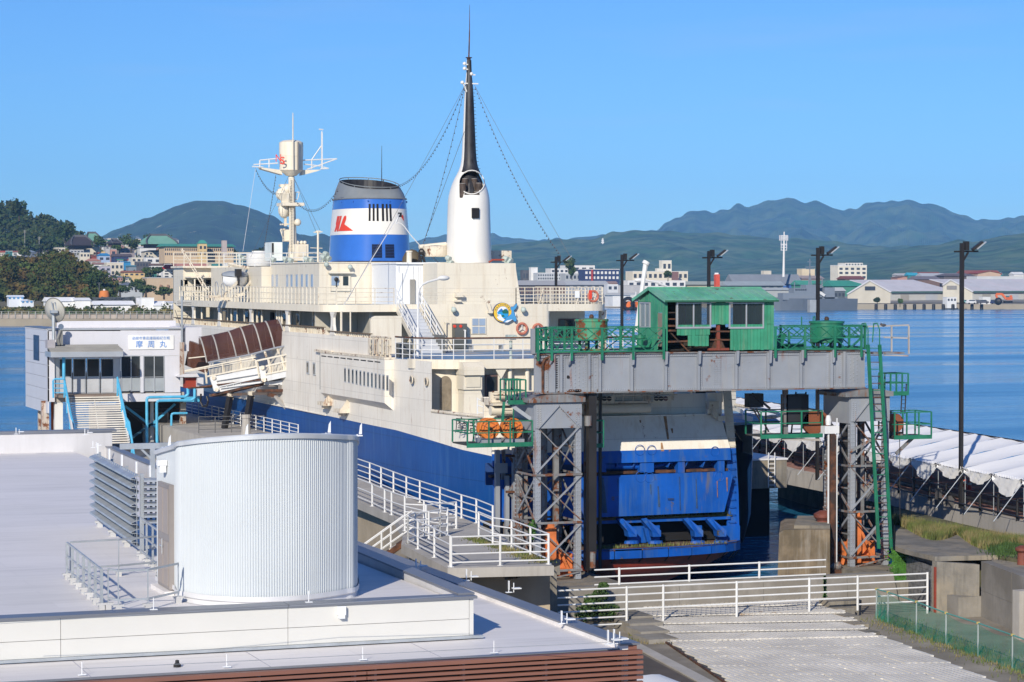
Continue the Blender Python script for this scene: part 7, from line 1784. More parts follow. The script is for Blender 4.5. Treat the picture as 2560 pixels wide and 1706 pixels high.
# glazed entrance with four doors
for i,(u0,u1)in enumerate(((345,470),(482,605),(617,742),(754,880))):
 d=hb_('door',(u0,958),(u1,612),ALU,.2,.26);hb_('pane',(u0+8,790),(u1-8,622),GLASS,.17,.21,d);hb_('lower_panel',(u0+8,948),(u1-8,802),mat('door_panel',(.48,.49,.51),.5),.17,.2,d)
for u0,u1 in((305,344),(881,944)):hb_('wall_panel',(u0,960),(u1,600),ALU,.15,.3)
for u0,u1 in((950,1143),(1172,1376)):
 w_=hb_('window',(u0,942),(u1,592),GLASS,.12,.16);um=(u0+u1)/2
 for ub in(u0,um,u1-6):hb_('mullion',(ub,942),(ub+7,592),ALU,.05,.119,w_)
 hb_('transom',(u0+8,800),(u1-8,792),ALU,.06,.118,w_);hb_('inner_board',(u0+8,935),(u1-8,805),mat('inner_white',(.33,.36,.38),.4),.09,.115,w_)
for u0,u1 in((1144,1171),(1382,1530)):hb_('wall_panel',(u0,948),(u1,590),PANELW,.0,.15)
hb_('fascia',(940,1040),(1535,952),PANELW,-.1,.1);hb_('fascia',(232,1040),(300,610),PANELW,.0,.1)
MB().box((h(300,0).x,HY-1.4,h(0,1005,-1.4).z),(h(905,0).x,HY+.19,zf)).build('landing',mat('landing_brown',(.22,.17,.14),.8),ho)
# sign
sg=thing('sign_board','white board with pale blue Japanese lettering on the ticket house','sign',h(1247,455,-.1))
hb_('board',(1026,527),(1468,385),mat('sign_white',(.78,.78,.76),.6),-.06,-.01,sg)
SB=mat('sign_blue',(.22,.36,.68),.6);u_=mpp(h(1247,450))/3.92
MB().text('函館市青函連絡船記念館',h(1244,416,-.09),(1,0,0),(0,0,1),34*u_).build('lettering',SB,sg)
for x,ch in((1130,'摩'),(1247,'周'),(1362,'丸')):MB().text(ch,h(x,478,-.09),(1,0,0),(0,0,1),72*u_).build('character',mat('sign_blue2',(.10,.27,.66),.6),sg)
# stairs
st2=thing('entrance_stairs','wide pale open-tread stairs with light blue handrails up to the ticket house','stairs',h(700,1400,-6))
NS=21
for k in range(NS):
 y=993+k*(1440-993)/(NS-1)+(18 if k>13 else 0)*0;dy=-1.5-k*.26;x0_=440+k*5.4 if k<15 else 560+(k-15)*20;x1_=942+k*4.6
 a=h(x0_,y,dy);c=h(x1_,y,dy)
 MB().box((a.x,a.y-.0,a.z-.07),(c.x,a.y+.26,a.z)).build('tread',mat('stair_cream',(.66,.62,.55),.6,var=.1,rust=.2,rs=3),st2)
for(xa,ya,xb,yb)in((415,995,475,1330),(935,985,1030,1445)):MB().beam(h(xa,ya,-1.5),h(xb,yb,-6.3),.1,.3).build('stringer',WHITE,st2)
MB().beam(h(690,1030,-1.6),h(740,1420,-6.2),.06,.12).build('centre_beam',WHITE,st2)
LB=LBLUE
for pts in([(395,815,-1.4),(450,1120,-4),(470,1210,-5),(490,1345,-5.6)],[(915,800,-1.4),(1000,1195,-5),(1030,1240,-5.6),(1080,1560,-7)]):
 for dx,dz in((0,0),(6,45),(12,90),(16,135)):MB().path([h(x+dx,y+dz,d_)for x,y,d_ in pts],.05 if dz else .07,6).build('handrail',LB,st2)
 for(p,q)in zip(pts,pts[1:]):
  for f_ in(0,.5):
   P_=lerp(h(*p),h(*q),f_);MB().tube(P_,P_-Vector((0,0,1.15)),.05,6).build('baluster',LB,st2)
MB().path([h(288,1000,-1.4),h(285,830,-1.4),h(300,815,-1.4),h(400,815,-1.4)],.06,6).path([h(290,860,-1.4),h(400,860,-1.4)],.03,5).path([h(290,905,-1.4),h(400,905,-1.4)],.03,5).path([h(290,950,-1.4),h(400,950,-1.4)],.03,5).build('landing_rail',LB,st2)
MB().tube(h(390,820,-1.5),h(390,560,-1.5),.10,8).build('canopy_post',LB,ho)
# stilts and braces under the house
STC=mat('stilt_rust_cream',(.50,.44,.38),.7,var=.2,rust=.55,rs=2.2)
for x,dy,m,w_ in((160,6,STC,.3),(205,1,STC,.45),(290,1.5,ORANGER,.3),(335,.5,WHITE,.5),(1252,2,WHITE,.2),(1390,5,STC,.3),(1555,1,STC,.35),(1500,5,RUST,.4),(1330,3,CONCD,.8),(1420,6,RUST,.3)):
 p=h(x,1040,dy);MB().beam((p.x,HY+dy,3.3),(p.x,HY+dy,zf-.45),w_,w_).build('stilt',m,ho)
for a,c,m in(((990,1080),(1240,1270),LBLUE),((1240,1270),(1480,1060),LBLUE),((1240,1250),(1440,1400),LBLUE),((1060,1390),(1240,1260),mat('dark_blue_brace',(.03,.10,.16),.5)),((980,1100),(1230,1290),BLACK)):MB().beam(h(*a,1.5),h(*c,1.5),.14).build('brace',m,ho)
for y in(1062,1090,1130):MB().beam(h(940,y,1.2+y*.001),h(1530,y-5,1.2+y*.001),.12,.2).build('floor_beam',BLACK,ho)
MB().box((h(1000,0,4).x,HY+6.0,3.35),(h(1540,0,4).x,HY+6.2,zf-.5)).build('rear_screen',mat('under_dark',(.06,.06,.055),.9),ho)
pp_=thing('blue_pipes','light blue pipes bending down from the gangway hydraulics','pipes',h(1250,1100,-1))
for pts,r in(([(1205,1440),(1203,1010),(1220,995),(1580,988),(1608,965),(1605,905)],.09),([(1303,1440),(1300,1045),(1320,1028),(1640,1022),(1672,1000),(1672,905)],.09),([(1443,1400),(1445,1165),(1460,1152),(1600,1150)],.07)):MB().path([h(x,y,-.8)for x,y in pts],r,8).build('pipe',LBLUE,pp_,smooth=True)
MB().box(h(1540,1040,.2),h(1715,985,.8)).build('blue_bracket',LBLUE,pp_)
hc=thing('pump_cabinet','small cream hood over a red painted hydraulic pump beside the gangway foot','cabinet',h(1640,880,-.5));MB().prism([h(1510,795,-.9),h(1580,765,-.9),h(1700,762,-.9),h(1718,795,-.9)],(0,1.2,0)).box(h(1700,980,-.9),h(1718,795,.3)).build('hood',PANELW,hc);MB().box(h(1585,905,-.5),h(1695,797,.3)).build('red_pump',mat('pump_red',(.30,.04,.02),.6),hc)
MB().tube(h(1548,800,-.4),h(1548,5,-.4),.07,6).build('mast',GALV,ho);MB().beam(h(1548,800,-.35),h(1548,455,-.35),.24).build('mast_base',STC,ho)
MB().path([h(1548,330,-.4),h(1480,140,-.4)],.02,4).build('wire',WIRE,ho);MB().path([h(1548,330,-.4),h(1620,160,-.4)],.02,4).build('wire',WIRE,ho)
for y in(60,75,150,190):MB().beam(h(1500,y,-.4),h(1640,y+8,-.4),.03).build('antenna_bar',WIRE,ho)
# dishes
ds=thing('satellite_dish','large round satellite dish on a pole at the left of the ticket house roof','satellite dish',h(290,430,-.5));dc=h(268,152,-.5);rr=118*u_
nrm=Vector((.70,.62,.2)).normalized();a1=nrm.cross(Vector((0,0,1))).normalized();b1=nrm.cross(a1);vs=[];K=28
for j in range(6):
 for i in range(K):t_=2*math.pi*i/K;f_=j/5;vs.append(dc+a1*(rr*f_*math.cos(t_))+b1*(rr*f_*math.sin(t_))+nrm*(.35*f_*f_))
MB().add(vs,[(j*K+i,j*K+(i+1)%K,(j+1)*K+(i+1)%K,(j+1)*K+i)for j in range(5)for i in range(K)]).build('dish',mat('dish_grey',(.42,.41,.37),.6),ds,smooth=True)
MB().path([dc+a1*(rr*math.cos(2*math.pi*i/K))+b1*(rr*math.sin(2*math.pi*i/K))+nrm*.35 for i in range(K+1)],.04,5).build('rim',mat('dish_rim',(.2,.2,.19),.6),ds)
for t_ in(20,80,140):MB().beam(dc+(a1*math.cos(R(t_))+b1*math.sin(R(t_)))*rr*.95+nrm*.33,dc-(a1*math.cos(R(t_))+b1*math.sin(R(t_)))*rr*.95+nrm*.33,.03).build('rib',mat('dish_rim',(.2,)*3),ds)
MB().tube(h(292,430,-.5),h(288,150,-.5),.11,8).beam(h(270,60,-.7),h(290,155,-.7),.06).beam(h(300,60,-.7),h(318,130,-.7),.06).box(h(265,170,-.9),h(318,140,-.4)).build('mount',GALV,ds)
ds=thing('satellite_dish','small blue grey dish beside the large one, over the canopy','satellite dish',h(360,480,-.8));MB().tube(h(362,302,-.9),h(362,302,-.8),27*u_,18).build('dish',mat('dish_blue',(.12,.16,.23),.4),ds);MB().box(h(345,480,-.8),h(372,335,-.5)).path([h(358,340,-.8),h(330,420,-.8),h(345,480,-.8)],.1,6).build('mount',mat('dish_rim',(.2,)*3),ds)
# ------------------------------------------------------------------ tubular gangway to the ship
def gg(x,y,dy=0.):
 u=440+x/3.92;Yp=146.5-(u-504)/220*6.5;return onY(u,740+y/3.92,Yp+dy)
gw=thing('gangway','raised cream gangway with a brown smoked tunnel canopy leading to the ship','gangway',gg(400,950))
top=[(255,405),(380,385),(540,350),(655,308),(785,278),(905,252),(1030,230)];bot=[(318,655),(440,630),(612,600),(738,575),(862,540),(988,508),(1118,485)]
def arc(i,f_):
 T=gg(*top[i]);B=gg(*bot[i]);a_=f_*math.pi/2
 return Vector((T.x+(B.x-T.x)*(1-math.cos(a_)),T.y+.8-.8*math.sin(a_)*1.0,T.z+(B.z-T.z)*(1-math.cos(a_))))
for i in range(6):
 mb=MB();vs=[]
 for j in range(9):
  for s in(0,1):vs.append(lerp(arc(i,j/8),arc(i+1,j/8),.02+.96*s))
 mb.add(vs,[(2*j,2*j+1,2*j+3,2*j+2)for j in range(8)]);mb.build('canopy_panel',SMOKED,gw,smooth=True)
 mb=MB();vs=[]
 for j in range(9):
  for s in(0,1):p=lerp(arc(i,j/8),arc(i+1,j/8),.02+.96*s);T=gg(*top[i if s==0 else i+1]);p.y=2*(T.y+.8)-p.y;vs.append(p)
 mb.add(vs,[(2*j,2*j+1,2*j+3,2*j+2)for j in range(8)]);mb.build('canopy_panel',SMOKED,gw,smooth=True)
for i in range(7):MB().path([arc(i,j/8)+Vector((0,-.03,0))for j in range(9)],.05,6).build('canopy_rib',mat('rib_grey',(.36,.35,.34),.5),gw,smooth=True)
MB().path([gg(*p)for p in bot],.06,6).build('eave_rail',ALU,gw)
def gbar(a,c,w_,h_,m,name,dy=0,dy2=None):MB().beam(gg(*a,dy),gg(*c,dy if dy2 is None else dy2),w_,h_).build(name,m,gw)
gbar((90,735),(780,600),.1,.08,CREAM,'top_rail');gbar((90,745),(780,625),.06,.05,CREAM,'rail');gbar((310,790),(800,690),.1,.1,CREAM,'rail')
mb=MB()
for k in range(34):
 f_=k/34;mb.beam(gg(330+460*f_,720-93*f_),gg(332+460*f_,785-93*f_),.035)
mb.build('balusters',CREAM,gw,kind='stuff')
for x0,y0,y1 in((285,690,860),(455,660,750),(625,600,715),(745,570,640),(870,545,600),(995,520,570)):gbar((x0,y0),(x0+15,y1),.1,.1,CREAMR,'stanchion')
MB().prism([gg(330,800,-.1),gg(815,705,-.1),gg(835,850,-.1),gg(440,940,-.1),gg(370,930,-.1)],(0,.08,0)).build('side_girder',WHITE,gw)
for a,c in(((400,830),(830,760)),((430,890),(835,800)),((440,905),(838,850))):gbar(a,c,.16,.06,WHITE,'girder_flange',-.2)
for x in(490,560,630,700,770):gbar((x,870-(x-400)*.17),(x+3,912-(x-400)*.21),.06,.06,WHITE,'web_stiffener',-.18)
for(x0,y0),(x1,y1)in(((360,790),(400,930)),((838,690),(866,835))):
 MB().beam(gg(x0,y0,-.35),gg(x1,y1,-.35),.34,.10,(0,1,0)).build('link_arm',WHITE,gw)
 for q in((x0+8,y0+15),(x1-4,y1-10)):MB().tube(gg(*q,-.5),gg(*q,-.38),.13,12).build('pin',CREAMR,gw)
 # upper platform near the ship
for a,c in(((780,640),(1225,545)),((885,690),(1165,625)),((880,770),(1255,690)),((1170,560),(1250,545))):gbar(a,c,.12,.1,CREAM,'platform_rail',-.3)
for x,y0,y1 in((790,640,800),(905,615,770),(1035,585,735),(1160,558,755),(1228,545,705)):gbar((x,y0),(x+30,y1),.12,.1,CREAM,'platform_post',-.3)
mb=MB()
for k in range(24):x=900+k*14.5;mb.beam(gg(x,675-(x-900)*.22,-.3),gg(x+4,760-(x-900)*.22,-.3),.035)
mb.build('balusters',CREAM,gw,kind='stuff')
MB().prism([gg(880,775,-.3),gg(1255,695,-.3),gg(1270,755,-.3),gg(900,835,-.3)],(0,.8,0)).build('platform_girder',WHITE,gw)
MB().prism([gg(860,840,.3),gg(1200,820,.3),gg(1205,880,.3),gg(865,870,.3)],(0,.8,0)).build('lower_girder',WHITE,gw)
gbar((150,610),(990,520),.5,.06,CREAM,'inner_rail',1.2);gbar((250,900),(1100,800),2.4,.08,RUST,'walk_deck',1.4);gbar((120,560),(320,640),.2,1.6,SMOKED,'inner_panel',2.5)
gbar((370,975),(850,865),.5,.14,RUST,'bottom_frame',.3);gbar((340,975),(1130,945),.3,.18,mat('gangway_dark',(.10,.08,.07),.7,rust=.4),'support_beam',.5);gbar((800,930),(1120,925),.3,.16,RUST,'support_beam',.4)
for a,c in(((530,985),(475,1300)),((735,975),(685,1270))):gbar(a,c,.30,.30,BLACK,'hydraulic_strut',.2);MB().box(gg(a[0]-22,a[1]+30,0),gg(a[0]+22,a[1]-40,.6)).build('strut_head',CREAMR,gw)
MB().beam(gg(1120,870,.6),onZ(724,1085,4.0),.25).build('support_post',RUST,gw)
for dx in(30,55,95):MB().beam(gg(1140+dx,900,.8),gg(1140+dx,1340,.8),.14 if dx!=55 else .26).build('support_post',BLACK if dx>40 else RUST,gw)
gbar((975,985),(1110,1130),.22,.14,mat('brace_grey',(.36,.34,.31),.6,rust=.3),'brace');gbar((900,965),(980,985),.12,.2,RUST,'brace');gbar((1140,970),(1205,940),.1,.1,ALU,'brace');gbar((1110,900),(1110,1120),.3,.3,mat('gangway_dark',(.1,)*3),'support_post',.7)
MB().box(gg(1000,915,.2),gg(1090,865,.8)).box(gg(900,890,.2),gg(1000,872,.7)).build('drive_box',mat('drive_grey',(.22,.20,.19),.6),gw)
MB().path([gg(245,960),gg(240,1040),gg(262,1085),gg(300,1080),gg(315,1030),gg(300,985)],.06,6).build('hose_loop',BLACK,gw)
MB().lathe([(.3,0),(.22,1.0),(.26,1.05),(.26,1.25)],onY(615,1090,138),10).build('strut_foot',CONCL,gw)
# ------------------------------------------------------------------ far side: structures are placed by picture column, distance and height
FWIN=mat('far_window',(.05,.06,.08),.3);_fm={}
def fm(c,rough=.8,m_streak=0):
 k=tuple(round(x,3)for x in c)
 if k not in _fm:_fm[k]=mat('plaster_%d'%len(_fm),c,rough,var=.06,vs=.2)
 return _fm[k]
WH,CR,GR,DG_,BR,RD,BG,TL,NV,PK,YL,SL_,BL_,GN=(.68,.67,.65),(.60,.55,.45),(.42,.42,.43),(.10,.10,.11),(.16,.10,.08),(.30,.07,.05),(.20,.25,.32),(.05,.22,.22),(.03,.045,.12),(.45,.25,.20),(.62,.45,.22),(.14,.16,.20),(.03,.20,.42),(.07,.24,.17)
def far_box(name,label,cat,u0,vt,u1,vb,d,wall=WH,roof='flat',rc=GR,dep=None,wins=(0,0),group=None,sink=3,wrect=None,rh=.3,ov=.03):
 um=(u0+u1)/2;Yp=at(um,vb,d).y;a=onY(u0,vb,Yp);c=onY(u1,vt,Yp);x0,x1,z0,z1=a.x,c.x,a.z,c.z;W=x1-x0;dep=dep or min(W,14)*.8;H_=z1-z0
 t=thing(name,label,cat,((x0+x1)/2,Yp,z0),group);wm=fm(wall);rm=fm(rc)
 zt=z1 if roof in('flat','none')else z1-H_*rh
 MB().box((x0,Yp,z0-sink),(x1,Yp+dep,zt)).build('wall',wm,t)
 o=W*ov+.2
 if roof=='flat':MB().box((x0-.1,Yp-.1,z1+.01),(x1+.1,Yp+dep+.1,z1+.02+H_*.05)).build('roof',rm,t)
 elif roof=='gable':
  MB().prism([(x0-o,Yp-o,zt),(x0-o,Yp+dep/2,z1),(x0-o,Yp+dep+o,zt),(x0-o,Yp+dep/2,zt-.05)],(W+2*o,0,0)).build('roof',rm,t)
 elif roof=='front':
  MB().prism([(x0+.05,Yp+.02,zt),(x1-.05,Yp+.02,zt),((x0+x1)/2,Yp+.02,z1-.1)],(0,.1,0)).build('gable',wm,t)
  for s in(0,1):MB().prism([(((x0+x1)/2),Yp-o,z1),((x0-o,x1+o)[s],Yp-o,zt-.1),((x0-o,x1+o)[s],Yp-o,zt-.1-.15*0-.3),((x0+x1)/2,Yp-o,z1-.3)],(0,dep+2*o,0)).build('roof',rm,t)
 elif roof=='hip':
  q=min(W,dep)*.3;b_=[(x0-o,Yp-o,zt),(x1+o,Yp-o,zt),(x1+o,Yp+dep+o,zt),(x0-o,Yp+dep+o,zt),(x0+q,Yp+dep/2,z1),(x1-q,Yp+dep/2,z1)]
  MB().add(b_,[(0,1,5,4),(1,2,5),(2,3,4,5),(3,0,4),(3,2,1,0)]).build('roof',rm,t)
 r_,c_=wins
 if r_*c_:
  w0=None;zz0,zz1=z0+H_*.08,zt-H_*.06
  if wrect:zz0,zz1=z0+H_*wrect[0],z0+H_*wrect[1]
  for i in range(r_):
   for j in range(c_):
    cx_=x0+W*(j+.5)/c_;cz=zz0+(zz1-zz0)*(i+.5)/r_;ww=W/c_*.28;wh=(zz1-zz0)/r_*.26
    if w0 is None:w0=MB().box((cx_-ww,Yp-.06,cz-wh),(cx_+ww,Yp-.01,cz+wh)).build('window',FWIN,t);o0=(cx_,cz)
    else:share(w0,t,(cx_-o0[0],0,cz-o0[1]))
 return t,(x0,x1,Yp,z0,z1,zt)
 # terrain: right hand shore, left hand shore and the hillside town
def shore(name,pts,z,m):structure(name,MB().prism([(p.x,p.y,-2)for p in pts],(0,0,z+2)),m)
D0=1217.
ra=[onZ(1700,771,0),onZ(2118,774,0),onZ(2700,774,0)]
shore('far_quay',[onZ(1400,768.5,0),onZ(1930,768.5,0),onZ(2135,773.5,0),onZ(2800,774,0),Vector((4000,6000,0)),Vector((1800,6000,0))],2.6,fm((.30,.26,.20)))
shore('far_quay_left',[onZ(700,765,0),onZ(1418,768.5,0),Vector((1900,6000,0)),Vector((700,6000,0))],2.2,fm((.20,.20,.19)))
# town hillside on the left as a lofted strip
def hillz(u,d):
 t=min(1,max(0,(d-1000)/1100));return 3+42*t**1.1*min(1,max(.15,(760-u)/600))
mb=MB();vs=[];us=list(range(-260,1200,60));dsn=[760,800,900,1000,1200,1400,1600,1800,2100,2600,4500]
for d in dsn:
 for u in us:p=at(u,705,d);vs.append((p.x,p.y,hillz(u,d)if d>770 else 2.2))
n=len(us);mb.add(vs,[(j*n+i,j*n+i+1,(j+1)*n+i+1,(j+1)*n+i)for j in range(len(dsn)-1)for i in range(n-1)])
structure('town_hillside',mb,mat('far_soil',(.10,.11,.05),.95,var=.4,vs=.02,col2=(.17,.14,.07)))
p0,p1=at(-260,705,757),at(1000,705,757)
structure('sea_wall',MB().box((p0.x,0,0),(p0.x+1,1,1))if False else MB().prism([Vector((p0.x,p0.y,-1)),Vector((p1.x,p1.y,-1)),Vector((p1.x,p1.y+4,-1)),Vector((p0.x,p0.y+4,-1))],(0,0,3.3)),mat('sea_wall_concrete',(.28,.24,.18),.9,var=.2,vs=.05))
w_=thing('promenade_wall','low pale promenade wall with railing along the far left shore','wall',at(100,800,764));a,c=at(-200,705,764),at(900,705,764)
MB().prism([Vector((a.x,a.y,2)),Vector((c.x,c.y,2)),Vector((c.x,c.y+.5,2)),Vector((a.x,a.y+.5,2))],(0,0,1.6)).build('wall',mat('far_wall_pink',(.36,.31,.27),.9,var=.2,vs=.3),w_)
q0,q1=Vector((a.x,a.y-.3,3.6)),Vector((c.x,c.y-.3,3.6));ps=None
for k in range(66):
 p=lerp(q0,q1,k/65)
 if ps is None:ps=MB().box((p.x-.1,p.y-.1,2.5),(p.x+.1,p.y+.1,4.6)).build('post',fm((.42,.42,.40)),w_);pb=p
 else:share(ps,w_,p-pb)
MB().beam(q0+Vector((0,0,.85)),q1+Vector((0,0,.85)),.08).beam(q0+Vector((0,0,.3)),q1+Vector((0,0,.3)),.07).build('rail',fm((.42,.42,.40)),w_)
# trees
def fmat(name,a,b_,c):return mat(name,a,.9,var=.5,vs=.05,col2=b_,c2t=(.42,.62))
TREE=mat('far_leaf_green',(.045,.08,.018),.9,var=.5,vs=.25,col2=(.08,.09,.024),c2t=(.5,.6));TREER=mat('far_leaf_russet',(.055,.078,.016),.9,var=.5,vs=.10,col2=(.125,.075,.02),c2t=(.48,.62));DARKT=mat('far_leaf_dark',(.028,.055,.014),.9,var=.5,vs=.12,col2=(.055,.065,.018));SHRB=mat('far_shrub',(.07,.085,.03),.9,var=.5,vs=.2,col2=(.15,.12,.05));CORE=mat('crown_core',(.012,.02,.008),.95)
def crown(mb,c,rx,rz,n,s):
 lob=[(Vector((random.uniform(-.6,.6)*rx,random.uniform(-.6,.6)*rx,random.uniform(-.45,.5)*rz)),random.uniform(.35,.6))for _ in range(max(4,n//60))]
 for _ in range(n):
  o,r=random.choice(lob);d=Vector((random.gauss(0,1),random.gauss(0,1),random.gauss(0,1))).normalized()
  p=c+o+Vector((d.x*rx*r,d.y*rx*r,d.z*rz*r))*random.uniform(.75,1.08);a=Vector((random.gauss(0,1),random.gauss(0,1),random.gauss(0,.8))).normalized()*s*random.uniform(.6,1.4);b_=a.cross(d).normalized()*a.length*.7 if a.cross(d).length>1e-4 else Vector((0,0,s))
  mb.add([p-a,p+b_,p+a,p-b_],[(0,1,2,3)])
def ftree(u,vt,vb,wpx,d,label,m=None,n=420,name='tree',group=None,kind=None):
 s=d/F;b_=at(u,vb,d);hh=(vb-vt)*s;rx=wpx*s/2;t=thing(name,label,'tree',b_,group)
 MB().tube(b_-Vector((0,0,2)),b_+Vector((0,0,hh*.5)),rx*.09+.1,6,r2=rx*.04+.05).tube(b_+Vector((0,0,hh*.3)),b_+Vector((rx*.4,0,hh*.6)),rx*.04,5).build('trunk',BR_T,t)
 mb=MB();crown(mb,b_+Vector((0,0,hh*.5)),rx,hh*.5,n,max(.35,s*3.0));mb.build('crown',m or TREE,t);return t
BR_T=mat('trunk_bark',(.06,.045,.03),.9)
def wood(name,label,prof,d0,d1,vb,n,s,m,zoff=0):
 """a mass of crowns filling the picture area under prof (list of u, v)"""
 mb=MB();us_=[p[0]for p in prof]
 def top(u):
  for(a,va),(b2,vb2)in zip(prof,prof[1:]):
   if a<=u<=b2:return va+(vb2-va)*(u-a)/(b2-a)
  return prof[-1][1]
 for _ in range(n):
  u=random.uniform(us_[0],us_[-1]);tv=top(u);f_=random.random();v=tv+6+(vb-tv)*f_;d=d1+(d0-d1)*f_+random.uniform(-12,12);p=at(u,v,d);r=random.uniform(1.6,3.6)*d/900
  crown(mb,p,r,r*.8,34,s)
 return mb.build(name,m,None,label=label,cat='wood',kind='stuff')
prof1=[(-60,500),(10,503),(40,512),(70,530),(95,540),(115,536),(130,548),(143,560),(160,556),(175,566),(190,580),(204,590),(215,602)]
wood('wooded_hill','dark wooded hill rising above the town at the far left',prof1,1500,1750,612,560,1.3,DARKT)
ftree(48,496,545,40,1480,'tall rounded tree standing out on top of the wooded hill',DARKT,900)
ftree(163,550,600,42,1460,'broad tree at the right end of the wooded hill',DARKT,700);ftree(252,588,618,38,1400,'dark green tree between the two temple roofs, left one',TREE,500);ftree(328,597,624,40,1380,'dark green tree between the two temple roofs, right one',TREE,500)
prof2=[(-60,640),(0,640),(20,640),(60,650),(90,640),(130,626),(160,628),(185,642),(205,655),(225,665),(245,680),(262,690),(275,702),(281,715)]
wood('park_trees','broad mass of russet and green park trees on the left shore',prof2,880,960,742,760,.75,TREER)
for i,(u,vt,wp,lab)in enumerate(((20,645,60,'leftmost big rounded tree of the shore park'),(150,622,90,'highest russet tree of the shore park'),(235,668,60,'dark tree at the right end of the shore park'))):ftree(u,vt,745,wp,905,lab,(TREER,TREER,TREE)[i],1500)
mbs=[MB(),MB(),MB()]
for i in range(120):
 u=random.uniform(-20,455);v=random.uniform(770,788);d=785+(795-v)*3.4;p=at(u,v,d);crown(mbs[i%3],p,random.uniform(2.2,5),random.uniform(1.2,2.6),90,.5)
for mb,m_,l_ in zip(mbs,(SHRB,TREE,mat('dry_grass_far',(.20,.17,.07),.95,var=.3,vs=.2)),('grey green scrub between sea wall and white tents','dark green bushes between sea wall and white tents','dry yellowish grass between sea wall and white tents')):mb.build('shrubs',m_,None,label=l_,cat='shrubs',kind='stuff')
for i,(u,v,wp,h_)in enumerate(((340,720,40,26),(365,735,60,24),(300,735,50,22),(410,738,50,22),(375,690,40,22),(425,650,34,18),(395,686,30,20),(432,630,26,18),(293,628,26,14),(555,640,120,20),(655,640,60,22),(1422,674,28,34),(1430,690,18,22),(1670,694,16,18),(2193,756,14,12),(2250,758,12,10),(60,640,30,22))):
 ftree(u,v-h_,v,wp,1190 if u>1000 and u<2000 else(1225 if u>2000 else 1050+max(0,740-v)*3),('bushy tree beside the ribbed beige building','wide dark tree row right of the orange dome','green tree left of the pale curved building','tree below the ribbed beige building','small tree above the pale curved building','tree in front of the long school','small dark tree between the flat white houses','light green tree before the school wing','small garden tree below the dark temple','low dark row of trees on the skyline behind the ferry bridge','dark trees on the skyline right of the ferry tank','green tree between the navy and the cream building','lower green tree beside the navy building','small tree at the right end of the cream building','small bush at the corner of the grey warehouse','dark bush before the front of the grey warehouse','tree between the leftmost houses')[i],DARKT if i in(9,10)else TREE,520)
